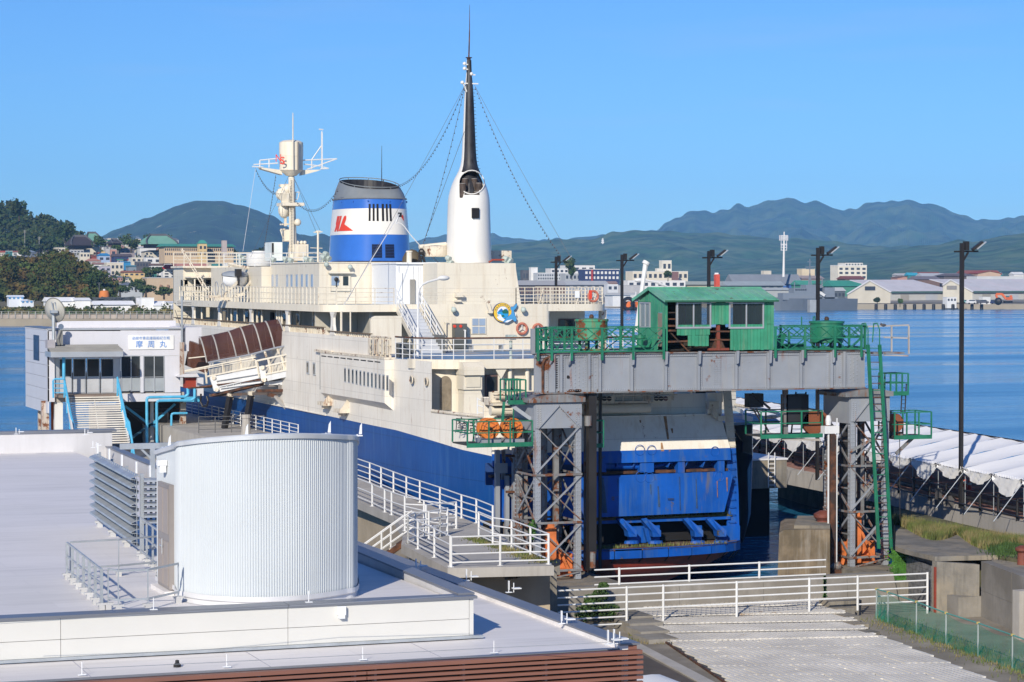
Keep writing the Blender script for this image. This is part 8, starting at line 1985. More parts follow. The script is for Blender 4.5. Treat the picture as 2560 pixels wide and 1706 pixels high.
 # named buildings of the town
T=[]
def house(x0,y0,x1,y1,d,wall,roof,rc,label,wins=(1,3),**k):T.append((x0,x1,y0,y1));return far_box('house',label,'house',x0/3.92,440+y0/3.92,x1/3.92,440+y1/3.92,d,wall,roof,rc,wins=wins,group='town houses on the hillside',**k)
HS=[(0,565,160,612,1700,CR,'hip',SL_,'cream house with a broad grey hip roof, highest at the far left',(1,4)),(190,610,290,662,1660,BR,'gable',SL_,'small brown house with slate roof below the wooded hill'),(265,618,405,690,1620,WH,'hip',BG,'white house with dark blue hip roof below the wooded hill',(1,5)),(30,640,115,700,1620,WH,'front',RD,'white house with bright red gable at the far left'),(125,655,215,702,1600,WH,'hip',GR,'pale house with grey hip roof right of the red gable'),(410,650,500,690,1600,YL,'flat',CR,'small yellowish flat house below the wood'),(0,685,110,738,1560,CR,'flat',GR,'cream flat-roofed house at the left edge'),(120,702,300,730,1540,WH,'flat',WH,'long white flat house',(0,0)),(120,735,232,785,1480,WH,'gable',(.30,.11,.08),'white house with red brown tin roof',(1,2)),(50,740,122,792,1470,TL,'flat',WH,'pale teal two-storey house',(2,2)),(0,735,50,790,1460,CR,'gable',RD,'house with dark red roof cut by the left edge'),(215,730,350,792,1480,SL_,'hip',BG,'low house under a wide blue grey hip roof'),(400,690,600,745,1520,BR,'hip',(.12,.08,.09),'long house with dark purple hip roof'),(545,705,690,755,1480,CR,'flat',GR,'beige flat-roofed block above the park trees',(1,5)),(665,693,800,745,1460,CR,'hip',BG,'beige house with blue grey hip roof',(1,4)),(690,728,820,780,1420,GR,'flat',WH,'grey two-storey block over the trees',(2,4)),(785,755,880,805,1400,CR,'flat',WH,'cream cube house beside the turquoise scaffold',(1,3)),(770,722,882,758,1460,(.45,.52,.60),'flat',WH,'pale blue shed-roofed house',(0,0)),(850,812,990,885,1360,(.40,.36,.34),'hip',(.42,.20,.15),'house with salmon tin hip roof above the trees'),(965,758,1085,842,1380,(.35,.45,.62),'hip',BL_,'house with bright blue hip roof in the middle of the town',(1,2)),(905,778,1020,830,1400,RD,'gable',(.25,.09,.06),'dark red house beside the bright blue roof',(0,0)),(985,742,1030,762,1450,YL,'flat',YL,'tiny yellow roof above the blue roofed house',(0,0)),(1085,722,1142,832,1370,PK,'flat',GR,'narrow tall salmon pink house',(2,1)),(1115,765,1290,852,1360,NV,'gable',(.10,.08,.09),'dark navy houses under a broad brown roof',(1,4)),(1290,803,1482,852,1330,CR,'flat',WH,'long cream flat-roofed house',(1,4)),(1430,805,1587,862,1320,WH,'flat',WH,'white cube house with two small windows',(1,2)),(1420,728,1662,782,1400,CR,'hip',SL_,'house with wide slate blue roof below the school',(1,6)),(1370,692,1530,735,1460,WH,'gable',WH,'white sloping shed near the green temple roof',(0,0)),(920,850,1042,912,1310,WH,'gable',(.30,.17,.14),'white house with brownish roof beside the trees',(1,2)),(1045,855,1210,992,1280,CR,'flat',WH,'big cream two-storey house with balcony at the town centre',(2,4)),(985,890,1087,988,1260,(.42,.40,.47),'flat',GR,'lilac grey block at the edge of the park trees',(2,2)),(1215,930,1417,988,1270,YL,'gable',(.32,.13,.08),'yellowish house with rusty red roof',(1,4)),(1260,875,1442,922,1300,(.20,.25,.30),'gable',(.10,.26,.32),'house with teal blue tin roof',(0,0)),(1480,860,1602,922,1290,WH,'gable',BR,'white house with dark eaves right of the teal roof',(1,3)),(1340,842,1480,902,1300,DG_,'flat',GR,'dark grey flat-roofed house',(1,5)),(1600,870,1732,1012,1250,WH,'hip',(.50,.03,.03),'tall white house with bright crimson roof left of the ferry bridge',(3,2)),(1190,1045,1402,1142,1150,(.42,.44,.46),'hip',SL_,'pale curved-front building with dark slate roof behind the tents',(1,7)),(1110,1050,1190,1147,1160,(.25,.24,.22),'flat',DG_,'grey block at the right end of the park trees',(1,2)),(1730,765,2040,842,1300,(.42,.20,.18),'gable',SL_,'row of pinkish houses behind the ferry bridge railing',(1,6)),(1180,712,1320,765,1450,(.30,.26,.26),'gable',(.12,.12,.14),'grey brown house left of the white shed',(1,3)),(1035,680,1180,722,1480,GR,'hip',DG_,'grey house under a dark low roof above the tree row',(1,4)),(850,700,975,722,1500,CR,'flat',GR,'low cream wall house below the dark temple',(0,0)),(1190,838,1300,870,1330,BL_,'gable',(.06,.26,.46),'blue roofed small house at the town centre',(0,0)),(420,735,520,780,1490,WH,'gable',DG_,'white house with charcoal roof above the park trees')]
for e in HS:house(*e[:9],wins=e[9]if len(e)>9 else(1,3))
# infill houses behind: two rows partly hidden
fc=[WH,CR,GR,(.5,.48,.44),(.55,.5,.42),PK,TL];rcs=[(SL_,'slate'),(RD,'red'),(BR,'brown'),(BG,'blue grey'),(DG_,'charcoal'),(GR,'grey'),(GN,'green')];wn_=['white','cream','grey','pale stone','sand coloured','pink','teal']
k=0
for row,(vb,d,rn)in enumerate(((612,1780,'uppermost'),(630,1680,'upper'),(648,1560,'middle'),(664,1420,'lower'),(682,1330,'lowest'))):
 u=(215,-5,0,190,225)[row];i=0
 while u<(430,430,400,560,430)[row]:
  wd=random.uniform(18,34);i+=1;k+=1;a=random.randrange(7);b_=random.randrange(7);hh=random.uniform(11,17)
  far_box('house','%s house with %s roof, %s background row, %s from left'%(wn_[a],rcs[b_][1],rn,ORD[min(20,i-1)]),'house',u,vb-hh,u+wd,vb,d,fc[a],random.choice(('gable','hip','gable','flat')),rcs[b_][0],wins=(1,3),group='town houses on the hillside');u+=wd+random.uniform(-2,9)
for row,(ua,ub,va,vb,d)in enumerate(((0,200,588,600,1720),(0,190,606,622,1640),(215,430,606,622,1650),(225,430,640,656,1500),(235,430,658,676,1380),(260,430,684,698,1290),(270,370,702,716,1200))):
 u=ua;i=0
 while u<ub:
  wd=random.uniform(10,20);i+=1;a=random.randrange(7);b_=random.randrange(7);v=random.uniform(va,vb);hh=random.uniform(9,13)
  far_box('house','small %s house with %s roof, %s terrace of little houses, %s from left'%(wn_[a],rcs[b_][1],ORD[row],ORD[min(20,i-1)]),'house',u,v-hh,u+wd,v,d+random.uniform(-25,25),fc[a],random.choice(('gable','hip','front')),rcs[b_][0],wins=(1,2),group='town houses on the hillside');u+=wd+random.uniform(0,12)
mb=MB()
for i in range(190):
 u=random.uniform(-5,435);v=random.uniform(592,712);d=1800-(v-592)*5.2-12;crown(mb,at(u,v,d),random.uniform(2.5,6),random.uniform(2,4),60,.8)
mb.build('garden_trees',TREE,None,label='small garden trees scattered between the hillside houses',cat='trees',kind='stuff')
# temples
def temple(x0,y0,x1,y1,d,rc,label,front=False):
 u0,u1,vt,vb=x0/3.92,x1/3.92,440+y0/3.92,440+y1/3.92;t=thing('temple',label,'temple',at((u0+u1)/2,vb,d));Yp=at((u0+u1)/2,vb,d).y
 P_=lambda u,v:onY(u,v,Yp);hgt=vb-vt;w_=u1-u0
 mb=MB();N=8;vs=[]
 for i in range(N+1):
  f_=i/N;ins=.27*(1-f_)**1.8;v=vt+hgt*f_
  a,c=P_(u0+w_*ins,v),P_(u1-w_*ins,v);dy=-12*(f_**1.2);a.y+=dy;c.y+=dy;vs+=[a,c]
 mb.add(vs,[(2*i,2*i+2,2*i+3,2*i+1)for i in range(N)])
 e=[Vector((p.x,2*Yp-p.y+4,p.z))for p in vs];mb.add(e,[(2*i,2*i+1,2*i+3,2*i+2)for i in range(N)]);mb.add(vs+e,[(2*i,2*i+2,2*i+20,2*i+18)for i in range(N)]+[(2*i+1,2*i+19,2*i+21,2*i+3)for i in range(N)]);mb.build('roof',fm(rc),t,smooth=False)
 a,c=P_(u0+w_*.27-1,vt),P_(u1-w_*.27+1,vt);MB().beam(a,c,1.6,1.4).build('ridge',fm(DG_),t);
 for s in(0,1):MB().path([vs[2*i+s]+Vector((0,0,.4))for i in range(N+1)],.5,5).build('gable_ridge',fm(DG_),t)
 MB().box((P_(u0+w_*.1,0).x,Yp-9,P_(0,vb+6).z),(P_(u1-w_*.1,0).x,Yp+10,P_(0,vb).z+1)).build('wall',fm(BR),t)
temple(1400,580,1700,672,1400,(.17,.36,.27),'large temple roof of pale green copper beside the long school');temple(825,558,970,642,1500,(.17,.36,.27),'smaller pale green temple roof at the right end of the wooded hill');temple(670,590,890,685,1450,(.05,.04,.045),'dark tiled temple roof with white gable below the wooded hill');temple(1070,625,1160,665,1450,(.05,.05,.06),'small dark pyramid roofed temple hall')
def z1(x,y):return(x/3.92,440+y/3.92)
def zb_(x,y):return(400+x/3.92,440+y/3.92)
sc_,sb_=far_box('school','long cream school with green roof and window rows behind the ferry bridge','school',*zb_(45,668),*zb_(720,800),1240,(.56,.42,.28),'gable',(.06,.28,.22),dep=14,rh=.2,wins=(2,34))
a,c=zb_(380,630),zb_(460,800);tw,tb_=far_box('school_tower','yellow stair tower with green hip roof in the middle of the school','tower',*a,*c,1232,(.62,.46,.24),'hip',(.06,.28,.22),rh=.2,wins=(2,2))
MB().beam(at(*zb_(630,800),1225),at(*zb_(628,635),1225),2.4).build('chimney',fm((.45,.38,.36)),sc_)
hl,hlb=far_box('ribbed_hall','beige brick hall with tall vertical ribs left of the ferry bridge','building',*z1(1440,1003),*z1(1720,1165),1110,(.50,.38,.26),'flat',GR)
x=hlb[0]+6
while x<hlb[1]:MB().box((x,hlb[2]-.8,hlb[3]),(x+.8,hlb[2]-.01,hlb[4]-3)).build('rib',fm((.30,.18,.12)),hl);x+=3.3
# white tents and yard things on the left shore
for x0,y0,x1,y1,rt,lab in((470,1190,740,1280,'gable','long white marquee left end of the yard'),(740,1195,888,1255,'gable','white marquee in the middle of the yard, behind the dish'),(932,1225,1310,1312,'gable','widest white marquee with sloping roof in the yard'),(1385,1200,1510,1300,'flat','white cube shaped tent in the yard'),(1515,1228,1640,1330,'gable','white marquee with dark opening at the right of the yard'),(1640,1230,1800,1262,'gable','low white roof behind the parked van')):
 far_box('marquee',lab,'tent',*z1(x0,y0),*z1(x1,y1),850,(.80,.80,.80),rt,(.82,.82,.82),rh=.45,dep=10,wins=(0,0))
for x0,x1,y0,y1,lab in((85,230,1170,1205,'small blue and white striped tent at the far left of the shore'),(215,330,1210,1242,'lower blue and white striped stall at the far left')):
 t,bx_=far_box('striped_tent',lab,'tent',*z1(x0,y0),*z1(x1,y1),870,(.70,.74,.80),'gable',(.70,.75,.82),rh=.5)
 xx=bx_[0]
 while xx<bx_[1]:MB().box((xx,bx_[2]-.25,bx_[3]),(xx+.7,bx_[2]-.05,bx_[5])).build('blue_stripe',fm((.10,.30,.60)),t);xx+=1.5
od=thing('orange_dome','round orange cover with white cap standing behind the marquees','dome',at(*z1(1020,1190),870));s_=870/F/3.92
MB().lathe([(52*s_,0),(54*s_,15*s_),(44*s_,62*s_),(20*s_,68*s_)],at(*z1(1022,1192),870),18).build('cover',fm((.62,.20,.05)),od,smooth=True);MB().ball(at(*z1(1022,1122),870),14*s_,10,6).build('cap',fm(WH),od)
tr=thing('tarpaulin_heap','heap of dark netting and scaffolding behind the widest marquee','tarpaulin',at(*z1(1130,1210),860));mb=MB()
for _ in range(60):mb.beam(at(*z1(random.uniform(900,1380),random.uniform(1185,1235)),860),at(*z1(random.uniform(900,1380),random.uniform(1185,1235)),862),.25)
mb.build('heap',fm((.07,.08,.09)),tr)
def car(name,label,u0,u1,vt,vb,d,col,tall=False):
 a=at(u0,vb,d);L=(u1-u0)*d/F;h_=(vb-vt)*d/F;t=thing(name,label,'van' if tall else 'car',a);y=a.y
 q=[(0,.2),(0,.6),(.08,.68),(.2,.98),(.85 if tall else .72,1),(.97 if tall else .86,.66),(1,.6),(1,.2)]
 MB().prism([(a.x+L*x,y,a.z+h_*z)for x,z in q],(0,1.7,0)).build('body',fm(col,.4),t)
 MB().prism([(a.x+L*x,y-.02,a.z+h_*z)for x,z in((.14,.68),(.23,.93),(.82 if tall else .70,.94),(.9 if tall else .8,.68))],(0,.015,0)).build('window',FWIN,t)
 for f_ in(.2,.8):MB().tube((a.x+L*f_,y-.05,a.z+h_*.17),(a.x+L*f_,y+.3,a.z+h_*.17),h_*.19,12).build('wheel',BLACK,t)
car('van','silver van parked on the grass before the right marquee',*[z1(1680,0)[0],z1(1782,0)[0]],z1(0,1258)[1],z1(0,1325)[1],830,(.35,.37,.42),True)
gb_=[onZ(u,v,2.9)for u,v in((375,783),(460,783),(460,795),(365,795))];
structure('lawn',MB().prism([at(u,v,d)for u,v,d in((370,782,850),(560,782,850),(560,795,800),(362,795,800))],(0,0,.3)),fm((.06,.16,.02)))
wp=thing('street_lamp','thin double-armed street lamp before the park trees','street lamp',at(248,730,860));MB().tube(at(248,735,860),at(248,707,860),.14,5).beam(at(243,708,860),at(254,708,860),.15).build('pole',fm(DG_),wp)
for i,u in enumerate((62,98,162,185,92,247)):
 vt=(575,592,595,596,610,612)[i];t=thing('utility_pole','thin utility pole among the hillside houses, %s from the left'%['first','fourth','fifth','sixth','third','last'][i],'utility pole',at(u,vt+40,1500),'utility poles in the town');MB().tube(at(u,vt+45,1500),at(u,vt,1500),.18,5).beam(at(u-4,vt+3,1500),at(u+4,vt+3,1500),.18).beam(at(u-3,vt+6,1500),at(u+3,vt+6,1500),.15).build('pole',fm((.30,.29,.27)),t)
 # right hand harbour front
def r1(x,y):return(1280+x/4.525,480+y/4.525)
def r2(x,y):return(1560+x/4.525,560+y/4.525)
def r3(x,y):return(2040+x/4.525,560+y/4.525)
RB=[(r1,122,892,215,1012,1560,DG_,'flat',DG_,'black box shaped building left of the white office',(1,3)),(r1,215,862,290,1002,1555,WH,'flat',WH,'white stair block left of the long pale office',(0,0)),(r1,290,920,602,1006,1550,(.48,.50,.52),'flat',WH,'long pale grey office with white window rows',(2,12)),(r1,440,870,640,925,1570,WH,'flat',WH,'white plant room on the pale office roof',(1,4)),(r1,602,925,820,1006,1545,(.36,.38,.40),'flat',WH,'grey glazed wing right of the pale office',(1,5)),(r1,612,832,937,925,1600,WH,'flat',DG_,'white upper storey with a dark roof line',(1,4)),(r1,820,880,1215,1010,1540,NV,'flat',WH,'navy blue office with white windows',(2,9)),(r1,1365,903,1990,1002,1480,(.66,.60,.48),'flat',WH,'cream office building with a row of windows',(1,11)),(r1,1700,782,1805,905,1488,(.66,.62,.52),'flat',WH,'cream stair tower on the cream office',(1,2)),(r1,1640,868,1700,905,1486,(.62,.58,.5),'flat',WH,'small cream roof room left of the stair tower',(0,0)),(r1,1310,1006,1962,1088,1400,WH,'flat',WH,'long low white building with square windows',(1,8)),(r1,590,1007,1082,1092,1400,(.30,.32,.36),'gable',(.40,.41,.42),'grey shed with long pale tin roof',(1,6)),(r1,70,1002,600,1100,1390,BR,'gable',(.34,.34,.35),'long shed with grey roof and dark red front',(0,0)),(r1,1065,1012,1190,1050,1420,(.30,.18,.17),'gable',(.30,.20,.18),'brown roofed shed right of the pale tin roof',(0,0)),(r1,1080,1048,1200,1128,1360,(.55,.57,.60),'flat',WH,'pale blue grey two-window block at the harbour',(1,2)),(r1,1190,1060,1500,1140,1380,GR,'flat',GR,'grey building with louvres behind the white kiosk',(0,0)),(r1,1140,1142,1440,1235,1300,WH,'gable',(.5,.5,.48),'white shed with shutter door by the tug',(0,0)),(r2,640,650,1300,720,1420,(.46,.42,.30),'gable',(.35,.38,.33),'beige green shed just above the cabin roof',(0,0)),(r2,1180,650,1800,740,1400,(.20,.22,.22),'gable',(.30,.34,.36),'long grey roofed hall with dark front',(1,7)),(r2,1250,572,1990,770,1460,(.05,.13,.36),'gable',(.20,.22,.25),'large hall with dark grey roof and blue wall',(0,0)),(r2,1250,586,1420,640,1500,TL,'gable',(.08,.36,.42),'turquoise roofed hall behind the beige gable',(0,0)),(r2,1582,533,1666,578,1520,CR,'flat',WH,'cream box on top of the large grey roof',(0,0)),(r2,2015,512,2160,592,1560,(.62,.52,.36),'flat',CR,'sand coloured block behind the second lamp post',(0,0)),(r2,1830,585,2250,650,1500,(.36,.27,.24),'gable',(.33,.27,.25),'brown tiled long roof behind the grey patrol ship',(0,0)),(r2,1990,640,2353,730,1420,GN,'gable',(.06,.28,.20),'green roofed hall right of the blue wall',(0,0)),(r2,1560,722,1880,772,1380,(.36,.38,.38),'gable',(.42,.45,.44),'low pale tin roof left of the patrol ship',(0,0)),(r3,250,476,575,640,1600,(.66,.62,.52),'flat',WH,'cream five-storey office block above the green roof',(3,5)),(r3,330,442,530,480,1605,(.62,.6,.54),'flat',DG_,'roof room with dark panels on the cream office block',(1,6)),(r3,60,640,290,760,1330,CR,'front',GN,'beige gabled shed with green edges left of the warehouses',(0,0)),(r3,190,640,570,760,1320,GN,'gable',(.04,.24,.18),'long deep green roof left of the grey warehouse',(0,0)),(r3,330,590,545,650,1400,BR,'gable',(.20,.07,.06),'dark red roof below the cream office block',(0,0)),(r3,920,590,1080,640,1500,PK,'front',BR,'pinkish gable behind the warehouse roof',(0,0)),(r3,920,560,1050,600,1520,GR,'gable',GR,'pale grey gable roof behind the warehouse',(0,0)),(r3,1050,552,1160,612,1500,TL,'gable',(.04,.30,.42),'bright blue roof behind the grey warehouse',(0,0)),(r3,1160,545,1420,600,1560,BR,'gable',(.25,.08,.06),'rusty red roofs behind the warehouse',(0,0)),(r3,1230,558,1640,650,1450,(.20,.18,.20),'gable',(.38,.40,.43),'wide light grey roof left of the nearest lamp post',(0,0)),(r3,1150,592,1400,660,1430,BR,'gable',(.17,.15,.17),'dark slate roof in front of the light grey one',(0,0)),(r3,1450,560,1800,660,1440,(.12,.10,.10),'hip',(.13,.11,.12),'dark brown hipped roof behind the nearest lamp post',(0,0)),(r3,1690,525,2090,620,1460,(.45,.33,.22),'gable',(.24,.09,.07),'large rusty red roof right of the nearest lamp post',(0,0)),(r3,1830,528,2090,620,1445,(.50,.36,.26),'front',RD,'rust striped gable right of the nearest lamp post',(0,0)),(r3,1820,596,2353,640,1350,(.55,.56,.57),'flat',WH,'long pale parapet behind the right warehouse',(0,0)),(r3,2240,545,2353,600,1500,WH,'gable',(.6,.6,.6),'white roof cut by the right edge',(0,0)),(r3,1990,545,2110,600,1520,TL,'gable',(.05,.30,.34),'turquoise roof edge behind the rust striped gable',(0,0)),(r3,165,720,330,850,1260,(.10,.12,.14),'gable',(.45,.46,.46),'dark shed behind the stern of the patrol ship',(1,4))]
for f_,x0,y0,x1,y1,d,wall,rt,rc,lab,wn in RB:far_box('building',lab,'building',*f_(x0,y0),*f_(x1,y1),d,wall,rt,rc,wins=wn,rh=.55 if rt=='gable' and 'roof' in lab else .3,group='buildings along the far harbour')
x_=[o for o in bpy.data.objects if o.get('label')=='navy blue office with white windows'][0]
for c_ in kids(x_):
 if c_.name.startswith('window'):c_.data.materials[0]=fm(WH)
MB().box(at(*r1(893,1005),1536),at(*r1(918,880),1536)).build('red_panel',fm((.35,.04,.04)),x_)
x_=[o for o in bpy.data.objects if o.get('label')=='cream office building with a row of windows'][0]
MB().box(at(*r1(1805,1000),1476),at(*r1(1885,905),1476)).build('brown_panel',fm((.20,.11,.10)),x_)
# the two big quay warehouses: gable end to the left, long side to the right
def wareh(label,g0,gp,g1,vb,u1,vr1,dr,wallc):
 t=thing('warehouse',label,'warehouse',at((g0[0]+u1)/2,vb,dr));Yp=at(g0[0],vb,dr).y
 P_=lambda u,v,k=0:onY(u,v,Yp+k)
 MB().prism([P_(g0[0],vb),P_(g1[0],vb),P_(*g1),P_(*gp),P_(*g0)],(0,.5,0)).build('gable_wall',fm(wallc),t)
 a=P_(*g1);b_=P_(u1,g1[1]-1);z0=P_(0,vb).z
 MB().box((a.x+.01,Yp+.02,z0),(b_.x,Yp+30,a.z)).build('long_wall',fm((.40,.39,.36)),t)
 r_=P_(*gp);e=P_(vr1,gp[1]-.5)
 mb=MB()
 n_=14
 for k in range(n_):
  f0,f1=k/n_,(k+1)/n_;A_=lerp(r_,e,f0);B_=lerp(r_,e,f1);C_=lerp(a,b_,f1);D_=lerp(a,b_,f0)
  for q in(A_,B_):q.y=Yp+22
  for q in(C_,D_):q.y=Yp-1
  MB().prism([A_,B_,C_,D_],(0,0,.3)).build('roof_sheet',fm((.50+.03*random.random(),.50,.53)),t)
 MB().beam(a+Vector((0,-1,-.1)),b_+Vector((0,-1,-.1)),.5,.9).build('gutter',fm((.05,.10,.09)),t)
 MB().beam(P_(g0[0]-2,g0[1]+1,-.3),P_(gp[0],gp[1],-.3),.6).beam(P_(gp[0],gp[1],-.3),P_(g1[0],g1[1],-.3),.6).build('verge',fm((.6,.6,.62)),t)
 x=a.x+6;k=0
 while x<b_.x-6:MB().box((x,Yp-.1,z0),(x+(5,7,4)[k%3],Yp+.019,z0+(a.z-z0)*.72)).build('door',fm(((.27,.25,.22),(.36,.37,.39),(.17,.08,.07))[k%3]),t);x+=(15,19,12)[k%3];k+=1
 return t,P_
t,P_=wareh('long grey warehouse on the quay with a beige gable wall',r3(360,790),r3(605,640),r3(842,772),r3(0,898)[1],r3(1575,0)[0],r3(1335,0)[0],1250,(.56,.52,.43))
for x in(555,608):MB().box(P_(*r3(x,752),-.3),P_(*r3(x+60-(10 if x<600 else 0),708),-.05)).build('window',FWIN,t)
t,P_=wareh('long warehouse on the quay at the right edge with faded pink roof stripes',r3(1440,690),r3(1520,632),r3(1770,768),r3(0,890)[1],r3(3100,0)[0],r3(2900,0)[0],1262,(.60,.56,.46));MB().box(P_(*r3(1480,742),-.3),P_(*r3(1590,700),-.05)).build('window',fm((.25,.24,.23)),t)
# quay edge with tyres
fd=None
for i in range(16):
 u,v=r3(680+i*108.5,942);p=at(u,v,1214-4);
 if i>=12:continue
 t=thing('fender','black rubber fender on the far quay wall, %s from the patrol ship'%ORD[i],'fender',p,'fenders on the far quay');MB().lathe([(.6,-1.5),(.85,-1.2),(.85,1.2),(.6,1.5)],p,10).build('body',BLACK,t)
car('van','white van parked on the far quay near the nearest lamp post',*[r3(1712,0)[0],r3(1828,0)[0]],r3(0,858)[1],r3(0,908)[1],1205,WH,True);car('car','black estate car parked on the far quay right of the white van',*[r3(1838,0)[0],r3(1975,0)[0]],r3(0,860)[1],r3(0,906)[1],1205,DG_);car('car','dark blue car behind the excavator bucket on the far quay',*[r3(1988,0)[0],r3(2052,0)[0]],r3(0,868)[1],r3(0,906)[1],1206,NV);car('car','turquoise car left of the white van on the far quay',*[r3(1670,0)[0],r3(1720,0)[0]],r3(0,860)[1],r3(0,897)[1],1212,(.2,.42,.38))
ex=thing('excavator','orange excavator with bent arm on the far quay','excavator',at(*r3(2160,890),1205));q_=lambda x,y:at(*r3(x,y),1205)
MB().beam(q_(2060,868),q_(2035,800),1.0).beam(q_(2035,795),q_(2105,795),1.1).beam(q_(2105,795),q_(2150,850),1.1).build('arm',fm((.60,.13,.04)),ex);MB().box(q_(2150,862),q_(2225,830)).box(q_(2190,830),q_(2220,808)).build('body',fm((.60,.13,.04)),ex);MB().box(q_(2145,848),q_(2188,815)).build('cab',fm((.06,.14,.15)),ex);MB().box(q_(2118,890),q_(2225,872)).build('track',BLACK,ex);MB().ball(q_(2062,876),2,8,6).build('bucket',BLACK,ex)
far_box('site_office','white container office with windows on the far quay','container',*r3(1483,832),*r3(1590,888),1210,WH,'flat',WH,wins=(1,3));far_box('container','white box body right of the container office','container',*r3(1885,828),*r3(1975,872),1225,WH,'flat',WH)
# telecom mast
tm=thing('telecom_mast','tall white telecom mast with antennas above the harbour','mast',at(*r2(1805,600),1450));q_=lambda x,y:at(*r2(x,y),1450)
MB().tube(q_(1805,600),q_(1812,90),.8,8,r2=.35).build('pole',fm(WH),tm);mb=MB()
for y in(135,160,230,240,265,298):mb.beam(q_(1772,y),q_(1845,y),.35)
for x in(1760,1775,1790,1828,1840,1852):mb.beam(q_(x,190),q_(x,128),.4)
for x in(1778,1806,1840):mb.beam(q_(x,298),q_(x,130),.3)
mb.build('antennas',fm((.60,.60,.62)),tm)
rm=thing('red_mast','small red lattice mast rising above the green cabin roof','mast',at(*r2(1052,710),1300));MB().beam(at(*r2(1052,715),1300),at(*r2(1050,572),1300),2.4).build('mast',fm((.62,.08,.03)),rm);MB().beam(at(*r2(1025,566),1300),at(*r2(1068,566),1300),1.2).build('radar',fm(WH),rm)
pm=thing('pylon','tiny white pylon on the wooded ridge','pylon',at(*r1(1025,585),4500));MB().beam(at(*r1(1025,590),4500),at(*r1(1026,525),4500),2).beam(at(*r1(1008,572),4500),at(*r1(1042,572),4500),2).beam(at(*r1(1012,550),4500),at(*r1(1038,550),4500),2).build('lattice',fm(WH),pm)
# ships
def hull_far(t,u0,u1,vd0,vd1,vb,d,m,bm=9.):
 Yp=at((u0+u1)/2,vb,d).y;N=16;mb=MB();rows=[]
 for i in range(N+1):
  f_=i/N;u=u0+(u1-u0)*f_;vt=vd0+(vd1-vd0)*min(1,f_*1.6);w_=bm/2*min(1,(f_*3.2)**.6);c=onY(u,vt,Yp);b2=onY(u0+(u1-u0)*(.03+.97*f_),vb+2,Yp)
  rows.append([(c.x,Yp-w_,c.z),(b2.x,Yp-w_*.8,-.5),(b2.x,Yp+w_*.8,-.5),(c.x,Yp+w_,c.z)])
 mb.add([p for r_ in rows for p in r_],[(4*i+j,4*i+j+1,4*i+5+j,4*i+4+j)for i in range(N)for j in range(3)]+[(4*i+3,4*i,4*i+4,4*i+7)for i in range(N)]+[(4*N,4*N+1,4*N+2,4*N+3)]);mb.build('hull',m,t);return Yp
NG=fm((.115,.135,.165),.5);ps_=thing('patrol_ship','grey naval patrol ship moored at the far quay behind the gantry','ship',at(2030,773,1180));Yp=hull_far(ps_,r2(1685,0)[0],2134,r2(0,842)[1],r3(0,905)[1]-13,774,1180,NG);q_=lambda x,y,k=0:onY(*r2(x,y),Yp+k)
NL=fm((.20,.225,.26),.5)
for a,c,n_ in(((1800,860),(2180,782),'deckhouse'),((1925,782),(2130,725),'wheelhouse'),((2060,725),(2170,690),'upper_bridge'),((2270,850),(2320,720),'funnel'),((2180,855),(2353,830),'after_deckhouse')):MB().box(q_(*a,-3),q_(*c,3)).build(n_,NL,ps_)
for k in range(6):MB().box(q_(1940+k*22,755,-3.2),q_(1952+k*22,735,-3.05)).build('window',FWIN,ps_)
mb=MB()
for a,c in(((2102,700),(2102,395)),((2075,430),(2120,430)),((2050,490),(2160,485)),((1925,780),(1930,660)),((2085,690),(2102,560)),((2120,690),(2102,560)),((2240,760),(2240,610)),((2060,510),(2150,510))):mb.beam(q_(*a),q_(*c),.35)
mb.build('mast',NL,ps_,kind='stuff');MB().prism([q_(2210,790,-4),q_(2230,765,-4),q_(2280,800,-4),q_(2265,825,-4)],(0,2,0)).build('white_boat',fm(WH),ps_)
tg=thing('tug','orange hulled tug with white wheelhouse left of the green cabin','boat',at(1575,765,1195));Yp=hull_far(tg,r1(1225,0)[0],r1(1470,0)[0],r1(0,1238)[1],r1(0,1243)[1],766,1195,fm((.70,.16,.03),.5),7)
q_=lambda x,y,k=0:onY(*r1(x,y),Yp+k);MB().box(q_(1345,1240,-2),q_(1460,1190,2)).box(q_(1375,1190,-2),q_(1430,1165,2)).build('wheelhouse',fm(WH),tg);MB().beam(q_(1310,1240),q_(1310,1200),.6).beam(q_(1400,1165),q_(1400,1130),.4).build('mast',fm(WH),tg)
for x in(1315,1415):MB().torus(q_(x,1265,-4),(0,1,0),3.4*.8,.9,14,6).build('tyre',BLACK,tg)
fp=thing('white_pole','white slanting vent pole rising behind the left end of the green cabin','pole',onY(1590,850,104));MB().tube(onY(1590,830,104),onY(1614,660,104),.09,8,r2=.12).tube(onY(1613,662,104),onY(1617,655,104),.18,12).build('pole',WHITE,fp)
fl=thing('lamp_post','white curved lamp post just left of the green cabin roof','lamp post',onY(1700,850,110));MB().path([onY(1700,850,110),onY(1690,730,110),onY(1665,716,110),onY(1640,706,110),onY(1612,701,110)],.06,6).build('pole',WHITE,fl);MB().ball(onY(1600,701,110),.2,10,6,(1.6,.7,.6)).build('lamp_head',WHITE,fl,smooth=True)
